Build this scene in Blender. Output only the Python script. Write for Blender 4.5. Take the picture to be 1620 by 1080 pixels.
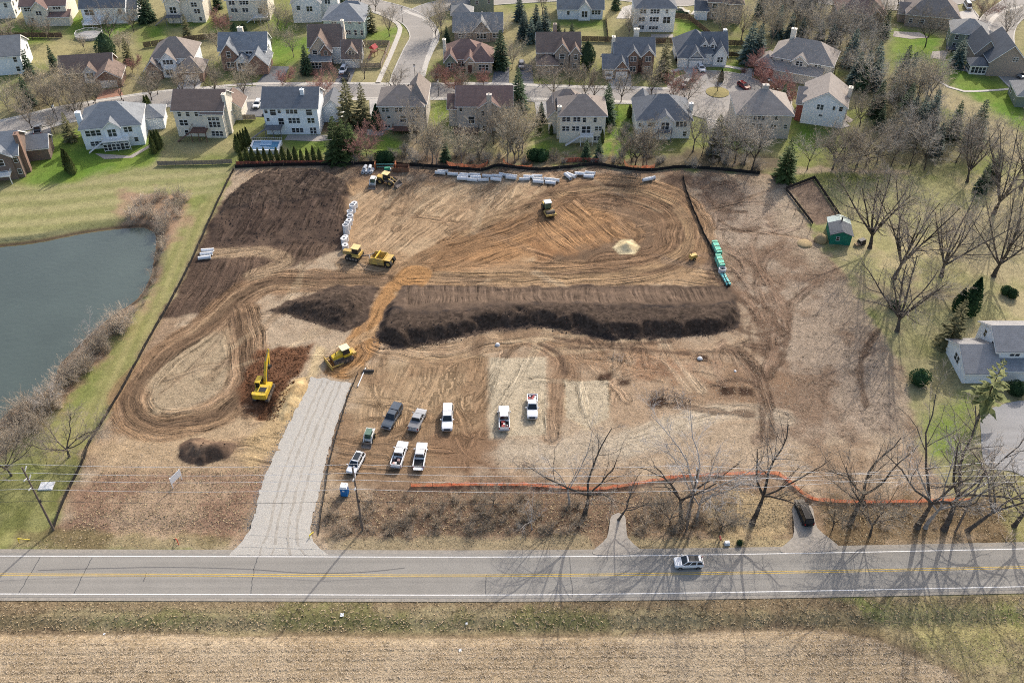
import bpy, math, random
import numpy as np
from mathutils import Vector, Matrix

# ------------------------------------------------------------------ camera, sky, sun, exposure
for o in list(bpy.data.objects):
    bpy.data.objects.remove(o)
SC = bpy.context.scene
COL = SC.collection
CAM_H = 126.0; CAM_TILT = math.radians(41.0); FOC = 1500.0
cam_d = bpy.data.cameras.new('camera'); cam = bpy.data.objects.new('camera', cam_d); COL.objects.link(cam)
cam.location = (0, 0, CAM_H); cam.rotation_euler = (math.radians(90) - CAM_TILT, 0, 0)
cam_d.sensor_width = 36; cam_d.sensor_fit = 'HORIZONTAL'; cam_d.lens = 36 * FOC / 1620.0
cam_d.clip_start = 1; cam_d.clip_end = 5000
SC.camera = cam
SUN_EL = math.radians(33.0); SUN_AZ = Vector((0.47, 0.883))
W = bpy.data.worlds.new('World'); SC.world = W; W.use_nodes = True
wn = W.node_tree.nodes; wl = W.node_tree.links
sky = wn.new('ShaderNodeTexSky'); sky.sky_type = 'NISHITA'; sky.sun_disc = False
sky.sun_elevation = SUN_EL; sky.sun_rotation = math.atan2(SUN_AZ.x, SUN_AZ.y)
sky.air_density = 1.0; sky.dust_density = 4.0; sky.ozone_density = 0.6
wn['Background'].inputs[1].default_value = 0.15
wl.new(sky.outputs[0], wn['Background'].inputs[0])
sun_d = bpy.data.lights.new('sun', 'SUN'); sun_d.energy = 2.5; sun_d.angle = math.radians(0.53); sun_d.color = (1.0, 0.935, 0.85)
sun = bpy.data.objects.new('sun', sun_d); COL.objects.link(sun)
sv = Vector((SUN_AZ.x * math.cos(SUN_EL), SUN_AZ.y * math.cos(SUN_EL), math.sin(SUN_EL)))
sun.rotation_euler = sv.to_track_quat('Z', 'Y').to_euler(); sun.location = (120, 200, 150)
SC.view_settings.view_transform = 'Standard'; SC.view_settings.look = 'None'
SC.view_settings.exposure = 0.70; SC.view_settings.gamma = 1.0
SC.render.engine = 'CYCLES'
SC.cycles.filter_width = 1.0; SC.cycles.max_bounces = 4; SC.cycles.diffuse_bounces = 3; SC.cycles.glossy_bounces = 2
SC.cycles.transparent_max_bounces = 6; SC.cycles.use_denoising = False

# ------------------------------------------------------------------ surveying: read a plan position off the photograph
_s, _c = math.sin(CAM_TILT), math.cos(CAM_TILT)
def G(px, py, z=0.0):
    u = (px - 810.0) / FOC; v = (py - 540.0) / FOC
    d = (CAM_H - z) / (_s + v * _c)
    return Vector((u * d, d * (_c - v * _s), z))
def GP(pts, z=0.0):
    return [G(p[0], p[1], z) for p in pts]

# ------------------------------------------------------------------ helpers
def tag(o, label=None, cat=None, group=None, kind=None):
    if label: o['label'] = label
    if cat: o['category'] = cat
    if group: o['group'] = group
    if kind: o['kind'] = kind
    return o
def empty(name, loc, rz=0.0, label=None, cat=None, group=None):
    o = bpy.data.objects.new(name, None); COL.objects.link(o)
    o.location = loc; o.rotation_euler = (0, 0, rz); o.empty_display_size = 0.3
    return tag(o, label, cat, group)
def link_mesh(name, me, parent=None, loc=None, rz=0.0, scale=None):
    o = bpy.data.objects.new(name, me); COL.objects.link(o)
    if parent is not None: o.parent = parent
    if loc is not None: o.location = loc
    if rz: o.rotation_euler = (0, 0, rz)
    if scale is not None: o.scale = scale
    return o
def srgb(r, g, b):
    f = lambda c: (c / 255 / 12.92) if c <= 10 else ((c / 255 + 0.055) / 1.055) ** 2.4
    return (f(r), f(g), f(b))

class MB:
    """collects simple shapes into one mesh"""
    def __init__(s): s.v = []; s.f = []
    def add(s, vs, fs):
        n = len(s.v); s.v.extend([tuple(v) for v in vs]); s.f.extend([tuple(i + n for i in f) for f in fs]); return s
    def box(s, x0, x1, y0, y1, z0, z1, M=None):
        vs = [Vector((x, y, z)) for z in (z0, z1) for x, y in ((x0, y0), (x1, y0), (x1, y1), (x0, y1))]
        if M is not None: vs = [M @ v for v in vs]
        return s.add(vs, [(3, 2, 1, 0), (4, 5, 6, 7), (0, 1, 5, 4), (1, 2, 6, 5), (2, 3, 7, 6), (3, 0, 4, 7)])
    def taper(s, x0, x1, y0, y1, z0, z1, ix, iy, M=None, dx=0, dy=0):
        vs = [Vector(p) for p in ((x0, y0, z0), (x1, y0, z0), (x1, y1, z0), (x0, y1, z0),
              (x0 + ix + dx, y0 + iy + dy, z1), (x1 - ix + dx, y0 + iy + dy, z1), (x1 - ix + dx, y1 - iy + dy, z1), (x0 + ix + dx, y1 - iy + dy, z1))]
        if M is not None: vs = [M @ v for v in vs]
        return s.add(vs, [(3, 2, 1, 0), (4, 5, 6, 7), (0, 1, 5, 4), (1, 2, 6, 5), (2, 3, 7, 6), (3, 0, 4, 7)])
    def tube(s, a, b, ra, rb=None, n=6, caps=True):
        a = Vector(a); b = Vector(b); rb = ra if rb is None else rb
        d = b - a
        if d.length < 1e-6: return s
        d.normalize()
        x = d.cross(Vector((0, 0, 1)) if abs(d.z) < 0.9 else Vector((1, 0, 0))).normalized(); y = d.cross(x)
        vs = []
        for i in range(n):
            t = 2 * math.pi * i / n; e = x * math.cos(t) + y * math.sin(t)
            vs.append(a + e * ra)
        for i in range(n):
            t = 2 * math.pi * i / n; e = x * math.cos(t) + y * math.sin(t)
            vs.append(b + e * rb)
        fs = [(i, (i + 1) % n, n + (i + 1) % n, n + i) for i in range(n)]
        if caps: fs += [tuple(range(n - 1, -1, -1)), tuple(range(n, 2 * n))]
        return s.add(vs, fs)
    def ring(s, a, b, ro, ri, n=14):
        """hollow pipe"""
        a = Vector(a); b = Vector(b); d = (b - a).normalized()
        x = d.cross(Vector((0, 0, 1)) if abs(d.z) < 0.9 else Vector((1, 0, 0))).normalized(); y = d.cross(x)
        vs = []
        for p, r in ((a, ro), (b, ro), (b, ri), (a, ri)):
            for i in range(n):
                t = 2 * math.pi * i / n
                vs.append(p + (x * math.cos(t) + y * math.sin(t)) * r)
        fs = []
        for k in range(4):
            k2 = (k + 1) % 4
            fs += [(k * n + i, k * n + (i + 1) % n, k2 * n + (i + 1) % n, k2 * n + i) for i in range(n)]
        return s.add(vs, fs)
    def extr(s, prof, axis, t0, t1, M=None):
        """profile polygon of (a,b) extruded along an axis: 'x' -> (t,a,b), 'y' -> (a,t,b), 'z' -> (a,b,t)"""
        n = len(prof); vs = []
        for t in (t0, t1):
            for a, b in prof:
                p = (t, a, b) if axis == 'x' else ((a, t, b) if axis == 'y' else (a, b, t))
                p = Vector(p); vs.append(M @ p if M is not None else p)
        fs = [tuple(range(n - 1, -1, -1)), tuple(range(n, 2 * n))] + [(i, (i + 1) % n, n + (i + 1) % n, n + i) for i in range(n)]
        return s.add(vs, fs)
    def loft(s, secs, closed_ends=True):
        """list of rings with equal count"""
        n = len(secs[0]); vs = [p for r in secs for p in r]; fs = []
        for k in range(len(secs) - 1):
            fs += [(k * n + i, k * n + (i + 1) % n, (k + 1) * n + (i + 1) % n, (k + 1) * n + i) for i in range(n)]
        if closed_ends: fs += [tuple(range(n - 1, -1, -1)), tuple(range((len(secs) - 1) * n, len(secs) * n))]
        return s.add(vs, fs)
    def mesh(s, name, mat, smooth=False, fix=True):
        me = bpy.data.meshes.new(name); me.from_pydata(s.v, [], s.f); me.materials.append(mat)
        if fix:
            import bmesh
            bm = bmesh.new(); bm.from_mesh(me); bmesh.ops.recalc_face_normals(bm, faces=bm.faces); bm.to_mesh(me); bm.free()
        if smooth: me.shade_smooth()
        me.update(); return me
    def build(s, name, mat, parent=None, smooth=False, loc=None, rz=0.0, fix=True):
        return link_mesh(name, s.mesh(name, mat, smooth, fix), parent, loc, rz)

def copy_tree(o, parent=None):
    c = o.copy(); COL.objects.link(c); c.parent = parent
    for ch in [x for x in ALLCH.get(o.name, o.children)]:
        copy_tree(ch, c)
    return c
ALLCH = {}

# ------------------------------------------------------------------ materials
def mat(name, color, rough=0.8, var=0.12, scale=2.0, bump=0.0, bscale=8.0, metal=0.0, spec=0.3, dirt=None, dirt_amt=0.0, objrand=0.0, sheen=0.0):
    m = bpy.data.materials.new(name); m.use_nodes = True
    nt = m.node_tree; n = nt.nodes; l = nt.links; b = n['Principled BSDF']
    b.inputs['Roughness'].default_value = rough; b.inputs['Metallic'].default_value = metal
    b.inputs['Specular IOR Level'].default_value = spec
    tc = n.new('ShaderNodeTexCoord')
    nz = n.new('ShaderNodeTexNoise'); nz.inputs['Scale'].default_value = scale; nz.inputs['Detail'].default_value = 4; nz.inputs['Roughness'].default_value = 0.65
    l.new(tc.outputs['Object'], nz.inputs['Vector'])
    mr = n.new('ShaderNodeMapRange'); mr.inputs[1].default_value = 0.25; mr.inputs[2].default_value = 0.75
    mr.inputs[3].default_value = 1 - var; mr.inputs[4].default_value = 1 + var
    l.new(nz.outputs[0], mr.inputs[0])
    val = mr.outputs[0]
    if objrand:
        oi = n.new('ShaderNodeObjectInfo'); m2 = n.new('ShaderNodeMapRange')
        m2.inputs[3].default_value = 1 - objrand; m2.inputs[4].default_value = 1 + objrand
        l.new(oi.outputs['Random'], m2.inputs[0])
        mm = n.new('ShaderNodeMath'); mm.operation = 'MULTIPLY'; l.new(val, mm.inputs[0]); l.new(m2.outputs[0], mm.inputs[1]); val = mm.outputs[0]
    mx = n.new('ShaderNodeMix'); mx.data_type = 'RGBA'; mx.blend_type = 'MULTIPLY'; mx.inputs[0].default_value = 1.0
    mx.inputs[6].default_value = (*color, 1)
    cmb = n.new('ShaderNodeCombineColor')
    for i in range(3): l.new(val, cmb.inputs[i])
    l.new(cmb.outputs[0], mx.inputs[7])
    out = mx.outputs[2]
    if dirt:
        nd = n.new('ShaderNodeTexNoise'); nd.inputs['Scale'].default_value = scale * 0.6; nd.inputs['Detail'].default_value = 5
        l.new(tc.outputs['Object'], nd.inputs['Vector'])
        rd = n.new('ShaderNodeMapRange'); rd.inputs[1].default_value = 0.45; rd.inputs[2].default_value = 0.7; rd.inputs[4].default_value = dirt_amt
        l.new(nd.outputs[0], rd.inputs[0])
        md = n.new('ShaderNodeMix'); md.data_type = 'RGBA'; l.new(rd.outputs[0], md.inputs[0]); l.new(out, md.inputs[6]); md.inputs[7].default_value = (*dirt, 1)
        out = md.outputs[2]
    l.new(out, b.inputs['Base Color'])
    if bump:
        nb = n.new('ShaderNodeTexNoise'); nb.inputs['Scale'].default_value = bscale; nb.inputs['Detail'].default_value = 3
        l.new(tc.outputs['Object'], nb.inputs['Vector'])
        bp = n.new('ShaderNodeBump'); bp.inputs['Strength'].default_value = bump; bp.inputs['Distance'].default_value = 0.1
        l.new(nb.outputs[0], bp.inputs['Height']); l.new(bp.outputs[0], b.inputs['Normal'])
    return m
def leafmat(name, color, var=0.35, objrand=0.25, trans=0.25):
    m = mat(name, color, rough=0.75, var=var, scale=3.0, spec=0.15, objrand=objrand)
    return m
_MC = {}
def M_(key, *a, **k):
    if key not in _MC: _MC[key] = mat(key, *a, **k)
    return _MC[key]
SOIL = (0.22, 0.16, 0.10)
M = dict(
    yellow=mat('machine_yellow', (0.62, 0.43, 0.035), 0.45, 0.10, 1.5, dirt=SOIL, dirt_amt=0.55),
    yellow_dull=mat('machine_tan_yellow', (0.56, 0.38, 0.10), 0.6, 0.12, 1.5, dirt=SOIL, dirt_amt=0.7),
    steel=mat('worn_steel', (0.20, 0.17, 0.15), 0.6, 0.2, 3, dirt=SOIL, dirt_amt=0.6),
    track=mat('track_steel', (0.07, 0.06, 0.055), 0.7, 0.3, 5, dirt=SOIL, dirt_amt=0.7),
    rubber=mat('tyre_rubber', (0.02, 0.02, 0.02), 0.8, 0.15, 5, dirt=(0.12, 0.09, 0.06), dirt_amt=0.4),
    rim=mat('wheel_rim', (0.45, 0.45, 0.46), 0.35, 0.1, 5, metal=0.6),
    glass=mat('vehicle_glass', (0.015, 0.02, 0.024), 0.08, 0.05, 2, spec=0.6),
    pane=mat('window_glass', (0.03, 0.037, 0.046), 0.15, 0.2, 2, spec=0.5, objrand=0.6),
    black=mat('black_plastic', (0.02, 0.02, 0.022), 0.6, 0.1, 3),
    white_paint=mat('white_trim_paint', (0.78, 0.77, 0.74), 0.6, 0.05, 1.5),
    lamp_red=mat('tail_lamp_red', (0.35, 0.01, 0.01), 0.2, 0.05, 2),
    lamp_clear=mat('head_lamp_lens', (0.7, 0.72, 0.75), 0.15, 0.05, 2),
    concrete=mat('concrete_pipe', (0.62, 0.63, 0.64), 0.85, 0.14, 2.5, bump=0.2, objrand=0.15),
    wood_pole=mat('weathered_pole_wood', (0.15, 0.12, 0.10), 0.9, 0.3, 4),
    wire=mat('aluminium_wire', (0.62, 0.62, 0.62), 0.5, 0.05, 2, metal=0.3),
    wire_dark=mat('black_cable', (0.05, 0.05, 0.05), 0.7, 0.05, 2),
    insul=mat('grey_insulator', (0.62, 0.62, 0.62), 0.4, 0.05, 2),
    silt=mat('black_silt_fabric', (0.014, 0.014, 0.015), 0.75, 0.25, 1.5, bump=0.5, bscale=1.5),
    stake=mat('wood_stake', (0.30, 0.22, 0.14), 0.9, 0.25, 5),
    orange=mat('orange_mesh', (0.70, 0.27, 0.15), 0.65, 0.25, 1.2, bump=0.6, bscale=2.0, dirt=(0.45, 0.30, 0.20), dirt_amt=0.8),
    red_orange=mat('faded_red_mesh', (0.44, 0.15, 0.10), 0.65, 0.25, 1.2, bump=0.6, bscale=2.0),
    fence_wood=mat('weathered_fence_wood', (0.125, 0.09, 0.065), 0.9, 0.3, 1.5, objrand=0.2),
    deck_wood=mat('deck_wood', (0.16, 0.09, 0.07), 0.8, 0.2, 3),
    bark=mat('dark_bark', (0.095, 0.08, 0.068), 0.95, 0.35, 3, objrand=0.25, spec=0.1),
    bark_grey=mat('grey_bark', (0.20, 0.17, 0.15), 0.95, 0.3, 3, objrand=0.2, spec=0.1),
    bark_pale=mat('pale_bark', (0.40, 0.365, 0.33), 0.9, 0.3, 2, objrand=0.15, spec=0.1),
    twig=mat('bare_twigs', (0.32, 0.275, 0.215), 0.95, 0.3, 1, objrand=0.25, spec=0.1),
    twig_grey=mat('grey_twigs', (0.44, 0.40, 0.34), 0.95, 0.3, 1, objrand=0.2, spec=0.1),
    twig_tan=mat('tan_budding_twigs', (0.48, 0.42, 0.31), 0.95, 0.3, 1, objrand=0.2, spec=0.1),
    twig_red=mat('red_budding_twigs', (0.36, 0.20, 0.17), 0.95, 0.3, 1, objrand=0.2, spec=0.1),
    twig_pale=mat('pale_twigs', (0.50, 0.47, 0.44), 0.9, 0.2, 1, objrand=0.1, spec=0.1),
    brush=mat('brush_twigs', (0.42, 0.345, 0.26), 0.95, 0.35, 0.7, objrand=0.3, spec=0.1),
    pond_brush=mat('pond_brush_twigs', (0.50, 0.425, 0.335), 0.95, 0.3, 0.7, objrand=0.3, spec=0.1),
    twig_dark=mat('dark_twigs', (0.36, 0.31, 0.255), 0.95, 0.3, 1, objrand=0.2, spec=0.1),
    loose=leafmat('yellow_green_needles', (0.19, 0.21, 0.075)),
    spruce=leafmat('spruce_needles', (0.065, 0.105, 0.055)),
    blue_spruce=leafmat('blue_spruce_needles', (0.095, 0.14, 0.12)),
    olive=leafmat('olive_needles', (0.16, 0.155, 0.075)),
    arb=leafmat('arborvitae_leaves', (0.10, 0.12, 0.04)),
    box=leafmat('clipped_shrub_leaves', (0.03, 0.07, 0.03)),
    fir=leafmat('fir_needles', (0.09, 0.13, 0.045)),
)

def translucent(m, fac):
    nt = m.node_tree; n = nt.nodes; l = nt.links; b_ = n['Principled BSDF']; out = n['Material Output']
    tr = n.new('ShaderNodeBsdfTranslucent'); l.new(b_.inputs['Base Color'].links[0].from_socket, tr.inputs['Color'])
    mx = n.new('ShaderNodeMixShader'); mx.inputs[0].default_value = fac; l.new(b_.outputs[0], mx.inputs[1]); l.new(tr.outputs[0], mx.inputs[2]); l.new(mx.outputs[0], out.inputs['Surface'])
translucent(M['orange'], 0.4); translucent(M['red_orange'], 0.3)
for k_ in ('spruce', 'blue_spruce', 'olive', 'arb', 'fir', 'box'): translucent(M[k_], 0.25)

def meshy(m, fac):
    """open plastic netting: part of the sheet is holes"""
    nt = m.node_tree; n = nt.nodes; l = nt.links; out = n['Material Output']; src = out.inputs['Surface'].links[0].from_socket
    tc = n.new('ShaderNodeTexCoord'); nz = n.new('ShaderNodeTexNoise'); nz.inputs['Scale'].default_value = 0.9; nz.inputs['Detail'].default_value = 3; l.new(tc.outputs['Object'], nz.inputs['Vector'])
    mr = n.new('ShaderNodeMapRange'); mr.inputs[1].default_value = 0.3; mr.inputs[2].default_value = 0.7; mr.inputs[3].default_value = fac - 0.3; mr.inputs[4].default_value = fac + 0.3; l.new(nz.outputs[0], mr.inputs[0])
    tp = n.new('ShaderNodeBsdfTransparent'); mx = n.new('ShaderNodeMixShader'); l.new(mr.outputs[0], mx.inputs[0]); l.new(src, mx.inputs[1]); l.new(tp.outputs[0], mx.inputs[2]); l.new(mx.outputs[0], out.inputs['Surface'])
meshy(M['orange'], 0.4); meshy(M['red_orange'], 0.2)
# ------------------------------------------------------------------ terrain: one height grid, split by what covers it
rng = np.random.default_rng(7)
def vnoise(x, y, scale, seed):
    """smooth value noise in 0..1"""
    r = np.random.default_rng(seed); T = r.random((256, 256))
    u = x / scale + 1000.37 * ((seed % 7) + 1); v = y / scale + 777.71
    iu = np.floor(u).astype(int); iv = np.floor(v).astype(int); fu = u - iu; fv = v - iv
    fu = fu * fu * (3 - 2 * fu); fv = fv * fv * (3 - 2 * fv)
    a = T[iu & 255, iv & 255]; b = T[(iu + 1) & 255, iv & 255]; c = T[iu & 255, (iv + 1) & 255]; d = T[(iu + 1) & 255, (iv + 1) & 255]
    return (a * (1 - fu) + b * fu) * (1 - fv) + (c * (1 - fu) + d * fu) * fv
def fbm(x, y, scale, seed, oct=4):
    t = 0; amp = 1; tot = 0
    for i in range(oct):
        t = t + amp * vnoise(x, y, scale / 2 ** i, seed + 13 * i); tot += amp; amp *= 0.55
    return t / tot
def spaced(a0, a1, step_fn):
    out = [a0]
    while out[-1] < a1: out.append(out[-1] + step_fn(out[-1]))
    return np.array(out)
gx = spaced(-700, 700, lambda x: 0.42 if abs(x) < 100 else min(60, 0.42 + (abs(x) - 100) * 0.012 + (max(0, abs(x) - 200)) * 0.25 + 0.3))
gy = spaced(-60, 900, lambda y: (0.40 if y < 216 else min(60, 0.62 + (y - 216) * 0.004 + max(0, y - 350) * 0.25)) if y > 62 else max(0.5, (66 - y) * 0.15))
GX, GY = np.meshgrid(gx, gy); NX, NY = len(gx), len(gy)
X = GX.ravel(); Y = GY.ravel(); NV = len(X)
Z = np.zeros(NV); C = np.zeros((NV, 3)); FL = np.zeros((NV, 3)); ROUGH = np.zeros(NV); DK = np.full(NV, -4.0); PL = np.full(NV, -4.0)
N1 = fbm(X, Y, 3.0, 3) - 0.5; N2 = fbm(X, Y, 14.0, 5) - 0.5; N3 = fbm(X, Y, 40.0, 9) - 0.5; NF = rng.random(NV) - 0.5
KA = 0.88
def A(r, g, b):
    c_ = np.array(srgb(r, g, b)); m_ = c_.mean(); return (m_ + (c_ - m_) * 0.88) * KA
def smooth(t): 
    t = np.clip(t, 0, 1); return t * t * (3 - 2 * t)
def dens(pts, step=1.5, closed=False):
    """Catmull-Rom through plan points"""
    P = [Vector((p[0], p[1])) for p in pts]; n = len(P); out = []
    rngi = range(n if closed else n - 1)
    for i in rngi:
        p0 = P[(i - 1) % n] if (closed or i > 0) else P[i]; p1 = P[i]; p2 = P[(i + 1) % n]; p3 = P[(i + 2) % n] if (closed or i + 2 < n) else P[(i + 1) % n]
        k = max(1, int((p2 - p1).length / step))
        for j in range(k):
            t = j / k
            out.append(0.5 * ((2 * p1) + (p2 - p0) * t + (2 * p0 - 5 * p1 + 4 * p2 - p3) * t * t + (3 * p1 - p0 - 3 * p2 + p3) * t ** 3))
    if not closed: out.append(P[-1])
    return out
def sel_box(pts, m):
    xs = [p[0] for p in pts]; ys = [p[1] for p in pts]
    return np.nonzero((X > min(xs) - m) & (X < max(xs) + m) & (Y > min(ys) - m) & (Y < max(ys) + m))[0]
def pdist(pts, idx, closed=True):
    """unsigned distance, signed lateral, arclength, inside"""
    x = X[idx]; y = Y[idx]; best = np.full(len(idx), 1e9); lat = np.zeros(len(idx)); arc = np.zeros(len(idx)); ins = np.zeros(len(idx), bool)
    n = len(pts); s0 = 0.0
    for i in range(n if closed else n - 1):
        ax, ay = pts[i][0], pts[i][1]; bx, by = pts[(i + 1) % n][0], pts[(i + 1) % n][1]
        dx, dy = bx - ax, by - ay; L = math.hypot(dx, dy)
        if L < 1e-6: continue
        t = np.clip(((x - ax) * dx + (y - ay) * dy) / (L * L), 0, 1)
        ex = x - ax - t * dx; ey = y - ay - t * dy; d = np.hypot(ex, ey)
        m = d < best
        best = np.where(m, d, best); sg = np.where(dx * ey - dy * ex > 0, 1.0, -1.0)
        lat = np.where(m, d * sg, lat); arc = np.where(m, s0 + t * L, arc); s0 += L
        if closed:
            cr = ((ay > y) != (by > y)); xi = ax + (y - ay) * dx / (dy if abs(dy) > 1e-9 else 1e-9)
            ins ^= cr & (x < xi)
    return best, lat, arc, ins
def paint(idx, w, col):
    w = w[:, None]; C[idx] = C[idx] * (1 - w) + np.array(col) * w
def area(px, col, soft=1.5, rag=1.5, alpha=1.0, patch=None, smoothed=False, world=False, rough=None):
    """paint a plan polygon; ragged edge, optional patchiness with a second colour"""
    pts = px if world else [p.to_2d() for p in GP(px)]
    if smoothed: pts = dens(pts, 2.0, True)
    idx = sel_box(pts, soft + rag + 1); d, _, _, ins = pdist(pts, idx)
    sd = np.where(ins, d, -d) + (N1[idx] * 2.2 + N2[idx] * 1.2) * rag
    w = smooth(sd / soft + 0.5) * alpha
    col = np.array(col)
    if patch is not None:
        q = smooth((N2[idx] + N1[idx] * 0.5) * 4 + 0.5)[:, None]
        col = col[None] * (1 - q) + np.array(patch)[None] * q
        C[idx] = C[idx] * (1 - w[:, None]) + col * w[:, None]
    else: paint(idx, w, col)
    if rough is not None: ROUGH[idx] = np.maximum(ROUGH[idx] * (1 - w), w * rough)
    return idx, w, sd
def track(px, hw, col, alpha=0.7, strength=1.0, closed=False, soft=1.2, world=False, freq=1.0):
    pts = dens(px if world else [p.to_2d() for p in GP(px)], 1.5, closed)
    idx = sel_box(pts, hw + 3); d, lat, arc, _ = pdist(pts, idx, closed)
    w = smooth((hw - d + N1[idx] * 1.6) / soft + 0.5)
    paint(idx, w * alpha, col)
    m = w * strength > FL[idx, 2]; k = idx[m]
    FL[k, 0] = lat[m] * freq + N2[k] * 4.5 + N3[k] * 5; FL[k, 1] = arc[m]; FL[k, 2] = (w * strength)[m]
    return pts
def crisp(px, arr, smoothed=False):
    """signed distance to a plan polygon, used by the soil shader for a sharp ragged edge"""
    pts = [p.to_2d() for p in GP(px)]
    if smoothed: pts = dens(pts, 1.5, True)
    idx = sel_box(pts, 4); d, _, _, ins = pdist(pts, idx); arr[idx] = np.maximum(arr[idx], np.clip(np.where(ins, d, -d), -4, 4))
def hatch(px, ang, col, alpha=0.5, strength=0.8, soft=3):
    pts = [p.to_2d() for p in GP(px)]
    idx = sel_box(pts, soft + 2); d, _, _, ins = pdist(pts, idx)
    w = smooth((np.where(ins, d, -d) + N1[idx] * 3) / soft + 0.5); paint(idx, w * alpha, col)
    ca, sa = math.cos(math.radians(ang)), math.sin(math.radians(ang))
    m = w * strength > FL[idx, 2]; k = idx[m]
    FL[k, 0] = -X[k] * sa + Y[k] * ca + N2[k] * 4.0; FL[k, 1] = X[k] * ca + Y[k] * sa; FL[k, 2] = (w * strength)[m]

# --- base: spring lawns, patchy
LAWN = A(122, 128, 68); LAWN2 = A(148, 140, 98); BRIGHT = A(96, 130, 34)
q = smooth((N2 + N3) * 2.6 + 0.5)[:, None]
C[:] = LAWN * (1 - q) + LAWN2 * q
# greener yards
for px in [[(40, 235), (130, 200), (245, 222), (250, 250), (60, 300), (30, 290)], [(150, 255), (245, 235), (250, 255), (95, 290)], [(455, 218), (535, 218), (535, 245), (455, 243)],
           [(600, 215), (660, 210), (665, 245), (560, 250)], [(690, 150), (715, 150), (715, 205), (685, 195)], [(960, 165), (1000, 165), (1000, 250), (945, 245)], [(860, 35), (955, 30), (965, 62), (875, 65)],
           [(1400, 70), (1500, 100), (1620, 145), (1620, 205), (1540, 165), (1450, 122)], [(1400, 45), (1480, 60), (1500, 95), (1410, 75)],
           [(1065, 30), (1110, 35), (1115, 65), (1065, 65)], [(1405, 40), (1500, 60), (1440, 120), (1405, 90)], [(1480, 130), (1620, 140), (1620, 200), (1540, 160)], [(1120, 108), (1180, 95), (1170, 125), (1120, 125)],
           [(1255, 190), (1310, 205), (1290, 245), (1255, 235)], [(0, 40), (80, 40), (80, 70), (0, 72)], [(15, 122), (50, 122), (60, 140), (15, 150)], [(420, 55), (520, 60), (460, 110), (425, 95)], [(225, 40), (350, 30), (350, 52), (230, 62)],
           [(100, 20), (225, 40), (160, 72), (110, 60)], [(430, 20), (470, 50), (430, 50)], [(580, 50), (640, 40), (620, 70), (580, 65)], [(845, 215), (880, 200), (870, 245), (845, 245)], [(1465, 660), (1530, 630), (1520, 720), (1475, 720)]]:
    area(px, BRIGHT, soft=6, rag=3, alpha=0.85, patch=A(112, 134, 44))
for px in [[(60, 70), (150, 60), (140, 95), (50, 100)], [(260, 45), (330, 40), (330, 58), (262, 62)], [(870, 40), (960, 45), (960, 62), (870, 62)], [(580, 70), (620, 72), (600, 105), (575, 100)], [(280, 222), (360, 218), (370, 240), (270, 240)]]:
    area(px, A(158, 148, 100), soft=6, rag=3, alpha=0.8)
# mulch beds and leaf litter behind the back-yard row and under the woods
LITTER = A(126, 108, 92)
area([(520, 245), (700, 244), (880, 250), (1000, 250), (1110, 235), (1240, 250), (1240, 272), (1040, 268), (900, 258), (760, 268), (520, 262)], LITTER, soft=5, rag=3, alpha=0.85, patch=A(100, 86, 72))
area([(1185, -40), (1420, -20), (1400, 110), (1450, 130), (1520, 200), (1560, 250), (1480, 275), (1300, 262), (1385, 190), (1340, 130), (1290, 70), (1185, 55)], A(118, 108, 84), soft=8, rag=4, alpha=0.85, patch=A(136, 128, 92))
area([(40, 110), (215, 120), (225, 150), (120, 170), (40, 190), (10, 160)], A(124, 110, 86), soft=6, rag=4, alpha=0.8, patch=A(140, 130, 92))
area([(500, 170), (600, 180), (600, 215), (500, 212)], A(112, 92, 76), soft=4, rag=2, alpha=0.9)
area([(620, 215), (690, 205), (690, 262), (650, 262)], A(104, 88, 76), soft=4, rag=2, alpha=0.8)
area([(1440, 90), (1480, 118), (1560, 165), (1620, 215), (1620, 262), (1540, 205), (1450, 140)], A(160, 146, 112), soft=5, rag=3, alpha=0.85)
area([(1235, 268), (1300, 264), (1440, 270), (1440, 277), (1300, 272), (1235, 280)], A(168, 148, 124), soft=2, rag=1, alpha=0.8)
# rough meadow under the big trees on the right
area([(1290, 290), (1620, 270), (1640, 540), (1500, 545), (1420, 560), (1330, 430)], A(156, 150, 102), soft=8, rag=4, alpha=0.85, patch=A(172, 158, 118))
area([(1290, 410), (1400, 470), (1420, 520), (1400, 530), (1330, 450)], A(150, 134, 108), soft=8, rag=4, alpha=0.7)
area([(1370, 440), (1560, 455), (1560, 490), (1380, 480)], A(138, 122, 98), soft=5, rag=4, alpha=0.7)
# mown park strips above and beside the pond
MOW = A(154, 148, 100); MOW2 = A(122, 126, 72)
idx, w, _ = area([(-60, 290), (90, 300), (240, 268), (372, 262), (345, 310), (300, 310), (190, 362), (60, 386), (-80, 396)], MOW, soft=4, rag=2)
st = (np.sin((Y[idx] - 0.16 * X[idx]) * 1.15 + N2[idx] * 2.5) * 0.5 + 0.5) * w; paint(idx, smooth(st) * 0.6, MOW2)
idx, w, _ = area([(345, 300), (368, 268), (355, 300), (240, 530), (130, 705), (85, 760), (60, 720), (140, 640), (215, 500), (255, 410), (290, 350)], A(146, 140, 88), soft=3, rag=1.5)
st = (np.sin((X[idx] + 0.02 * Y[idx]) * 2.3 + N2[idx] * 2) * 0.5 + 0.5) * w; paint(idx, smooth(st) * 0.6, A(122, 124, 68))
area([(-60, 735), (60, 760), (130, 720), (85, 835), (20, 870), (-60, 870)], A(140, 138, 82), soft=3, rag=2, patch=A(116, 118, 62))
area([(190, 300), (290, 305), (290, 350), (250, 400), (240, 460), (200, 520), (130, 600), (60, 680), (0, 720), (0, 650), (240, 400), (235, 360), (190, 362)], A(158, 128, 104), soft=4, rag=3, alpha=0.9)

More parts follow.
